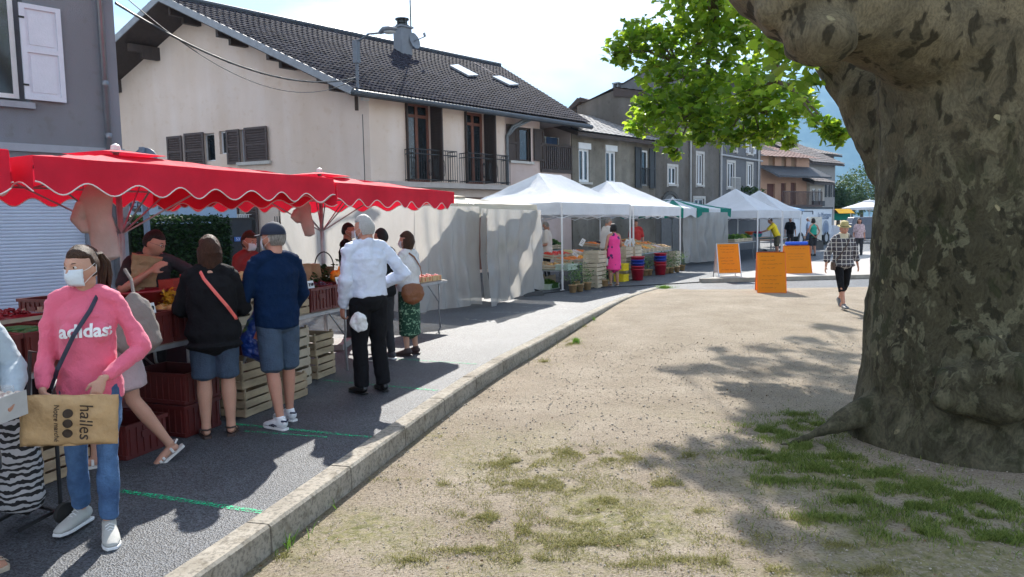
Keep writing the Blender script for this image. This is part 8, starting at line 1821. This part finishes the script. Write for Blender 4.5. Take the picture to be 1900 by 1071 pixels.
p19 = person('shopper with dark hair in a patterned blouse far behind the hat wearer', (AT(1594,440,30).x, 30), 195, 1.62, True, SK2, top={'mat':M('pale_pattern_blouse', (.4,.3,.32), .8, .5, 20),'hem':.5,'ease':.02,'sleeve':.9,'name':'blouse'}, bottom={'kind':'trousers','mat':MCHAR,'len':1.95}, hair={'style':'bob','mat':HBLACK}, vox=.02)
g_ = AT(1466,440,37.5); p20 = person('dark clothed vendor in the shade of the last white tent', (g_.x, g_.y), 190, 1.72, False, SK2, top={'mat':MBLK,'hem':.5,'ease':.02,'sleeve':.9,'name':'t_shirt'}, bottom={'kind':'trousers','mat':MCHAR,'len':1.95}, hair={'style':'short','mat':HGREY}, vox=.022)
# --- 18 woman in the straw hat
mck = bpy.data.materials.new('white_check'); mck.use_nodes = True; n = mck.node_tree.nodes; l = mck.node_tree.links; b = n['Principled BSDF']; b.inputs['Roughness'].default_value = .85
t = n.new('ShaderNodeTexCoord'); nz_ = n.new('ShaderNodeTexNoise'); nz_.inputs['Scale'].default_value = 5; l.new(t.outputs['Object'], nz_.inputs[0]); va = n.new('ShaderNodeVectorMath'); va.operation = 'MULTIPLY_ADD'; va.inputs[1].default_value = (.03,.03,.03); l.new(nz_.outputs['Color'], va.inputs[0]); l.new(t.outputs['Object'], va.inputs[2]); sp = n.new('ShaderNodeSeparateXYZ'); l.new(va.outputs[0], sp.inputs[0])
prev = None
for ax in (0, 2):
    m1_ = n.new('ShaderNodeMath'); m1_.operation = 'MULTIPLY'; m1_.inputs[1].default_value = 12.5; l.new(sp.outputs[ax], m1_.inputs[0]); m2_ = n.new('ShaderNodeMath'); m2_.operation = 'FRACT'; l.new(m1_.outputs[0], m2_.inputs[0]); m3_ = n.new('ShaderNodeMath'); m3_.operation = 'LESS_THAN'; m3_.inputs[1].default_value = .15; l.new(m2_.outputs[0], m3_.inputs[0])
    if prev is None: prev = m3_
    else: m4_ = n.new('ShaderNodeMath'); m4_.operation = 'MAXIMUM'; l.new(prev.outputs[0], m4_.inputs[0]); l.new(m3_.outputs[0], m4_.inputs[1]); prev = m4_
mxx = n.new('ShaderNodeMix'); mxx.data_type = 'RGBA'; mxx.inputs[6].default_value = (.055,.05,.065,1); mxx.inputs[7].default_value = (.5,.48,.47,1); l.new(prev.outputs[0], mxx.inputs[0]); l.new(mxx.outputs[2], b.inputs['Base Color'])
zp_ = park_z(G(1563,572,-.03).y)
p18 = person('walking woman in a straw hat, checked blouse and black cropped leggings', pw(1562,573,zp_), 184, 1.66, True, SK3, pose={'elbR':(.165,-.02,.64),'wrR':(.205,.04,.49),'elbL':(-.15,-.04,.64),'wrL':(-.19,-.06,.50),'ankR':(.025,.12,.05),'kneeR':(.05,.08,.29),'ankL':(-.045,-.20,.10),'kneeL':(-.05,-.02,.29),'tiltL':35,'tiltR':-8,'toeR':0,'toeL':0},
  top={'mat':mck,'hem':.50,'ease':.035,'sleeve':1.6,'flare':.03,'ease_arm':.028,'folds':.03,'name':'blouse','flat':True}, bottom={'kind':'trousers','mat':MBLK,'len':1.35,'ease':.008,'name':'leggings','cuff':.058}, hair={'style':'short','mat':HGREY}, shoes={'kind':'shoe','mat':M('grey_flat_shoe', (.12,.12,.13), .6)}, vox=.011, hpitch=12, zs=zp_)
HP = p18['HP']; mb = MB(); C_ = lambda r_, z, a_: HP((r_*.93*math.cos(a_), -.004+r_*1.08*math.sin(a_), z)); an = [k*math.pi/16 for k in range(33)]
mb.grid([[C_(r_, z, a_) for a_ in an] for r_, z in ((.001,.150),(.045,.152),(.068,.145),(.080,.10),(.088,.055),(.092,.045),(.125,.043),(.135,.052),(.134,.046),(.09,.038))]); ho = _build(mb, 'straw_hat', M('straw', (.42,.35,.16), .8, .2, 30, .5, 90), p18['root'], True)
mb = MB(); mb.grid([[C_(r_, z, a_) for a_ in an] for r_, z in ((.0905,.045),(.0895,.064))]); o = _build(mb, 'hat_band', M('olive_band', (.12,.10,.05), .7), ho)
mb = MB(); nb_ = p18['nb']
for k in range(3): mb.tube([nb_+Vector((.085*math.cos(a_)*(1-.1*k), .068*math.sin(a_)+.01, -.005+.026*k-(.045-.012*k)*max(0,math.sin(a_)))) for a_ in [q*math.pi/12 for q in range(25)]], .021, 9)
o = _build(mb, 'scarf', M('cream_scarf', (.60,.54,.42), .9, .08, 8, .5, 40), p18['root'], True); _mods(o, .010, .02, 3)
strap(p18, [(-.055,.02,.838),(-.04,.07,.80),(0,.098,.73),(.055,.095,.64),(.10,.075,.56)], M('dark_brown_strap', (.07,.04,.03), .6), .009, 'bag_strap')
mb = MB(); mb.box((.125*1.66,.07,.50*1.66), (.05,.15,.16)); o = _build(mb, 'handbag', MATS['dark_brown_strap'], None); bevel(o,.015,2); o.matrix_basis = p18['root'].matrix_basis.copy(); tag(o, 'small dark brown bag at the hip of the woman in the straw hat', 'handbag')
# added rear table: its dark cloth hides sunlit road and stands in for shade
tb = empty('added_rear_table', 'added rear table draped in dark cloth, standing in for shade behind the first stall', 'table', T(-1.9,2.1), RZ1)
mb = MB(); mb.box((0,0,.77), (6.2,.7,.03)); _build(mb, 'table_top', MATS['table_board'], tb)
mb = MB(); rows = [[(-3.1+6.2*k/120, -.36-.02*math.sin(k*.9)*(1-j*.5), .79*j) for k in range(121)] for j in range(2)]; mb.grid(rows); rows = [[(3.11+.015*math.sin(k*.9), -.36+.72*k/14, .79*j) for k in range(15)] for j in range(2)]; mb.grid(rows); _build(mb, 'cloth', M('added_dark_cloth', (.022,.022,.026), .9, .2, 5), tb, True)
for i, s_ in enumerate((-4.2,-3.5,-2.8,-2.1,-1.0,-.3,.5)):
    crate(ME_PC, T(s_, 2.1, .79), RZ1+rnd.uniform(-.1,.1), f'added maroon crate, {ORD[i]} from the camera on the added rear table', 'plastic_crate', 'added crates on the rear table')

# price slates on the near stall
for i, (px_, txt, lab) in enumerate(((575,'2.50','first small white price card on the crates past the navy sweater'),(628,'1.80','small white price card on the crate by the white haired man'),(448,'3.00','small white price card on the pale crates by the black sweater'),(272,'2.00','small white price card in the crate left of the woman in black'),(236,'1.50','small white price card behind the pink shoulder'))):
    q = at1(px_, .09, TH1+.29); mb = MB(); mb.box(q, (.12,.006,.085), (R(-14),0,RZ1)); o = MBW(mb, 'price_card', MWH); tag(o, lab, 'price card'); dd_ = D1; nn_ = -N1
    t_ = text_on(txt, .05, q-N1*.008, D1, -N1, MIR, o)
# ================================================================ HAZE: even air round the whole scene, sky outside it
mb = MB(); mb.box((0,3960,440), (18400,8080,900)); hz = mb.build('haze', M('haze_dummy'))
mh = bpy.data.materials.new('haze_air'); mh.use_nodes = True; n = mh.node_tree.nodes; l = mh.node_tree.links; n.remove(n['Principled BSDF']); pv = n.new('ShaderNodeVolumePrincipled')
pv.inputs['Color'].default_value = (.36,.66,1.0,1); pv.inputs['Density'].default_value = .00025; pv.inputs['Anisotropy'].default_value = 0; l.new(pv.outputs[0], n['Material Output'].inputs['Volume'])
hz.data.materials.clear(); hz.data.materials.append(mh); hz['kind'] = 'stuff'; hz['label'] = 'bluish air haze over the valley and mountain'
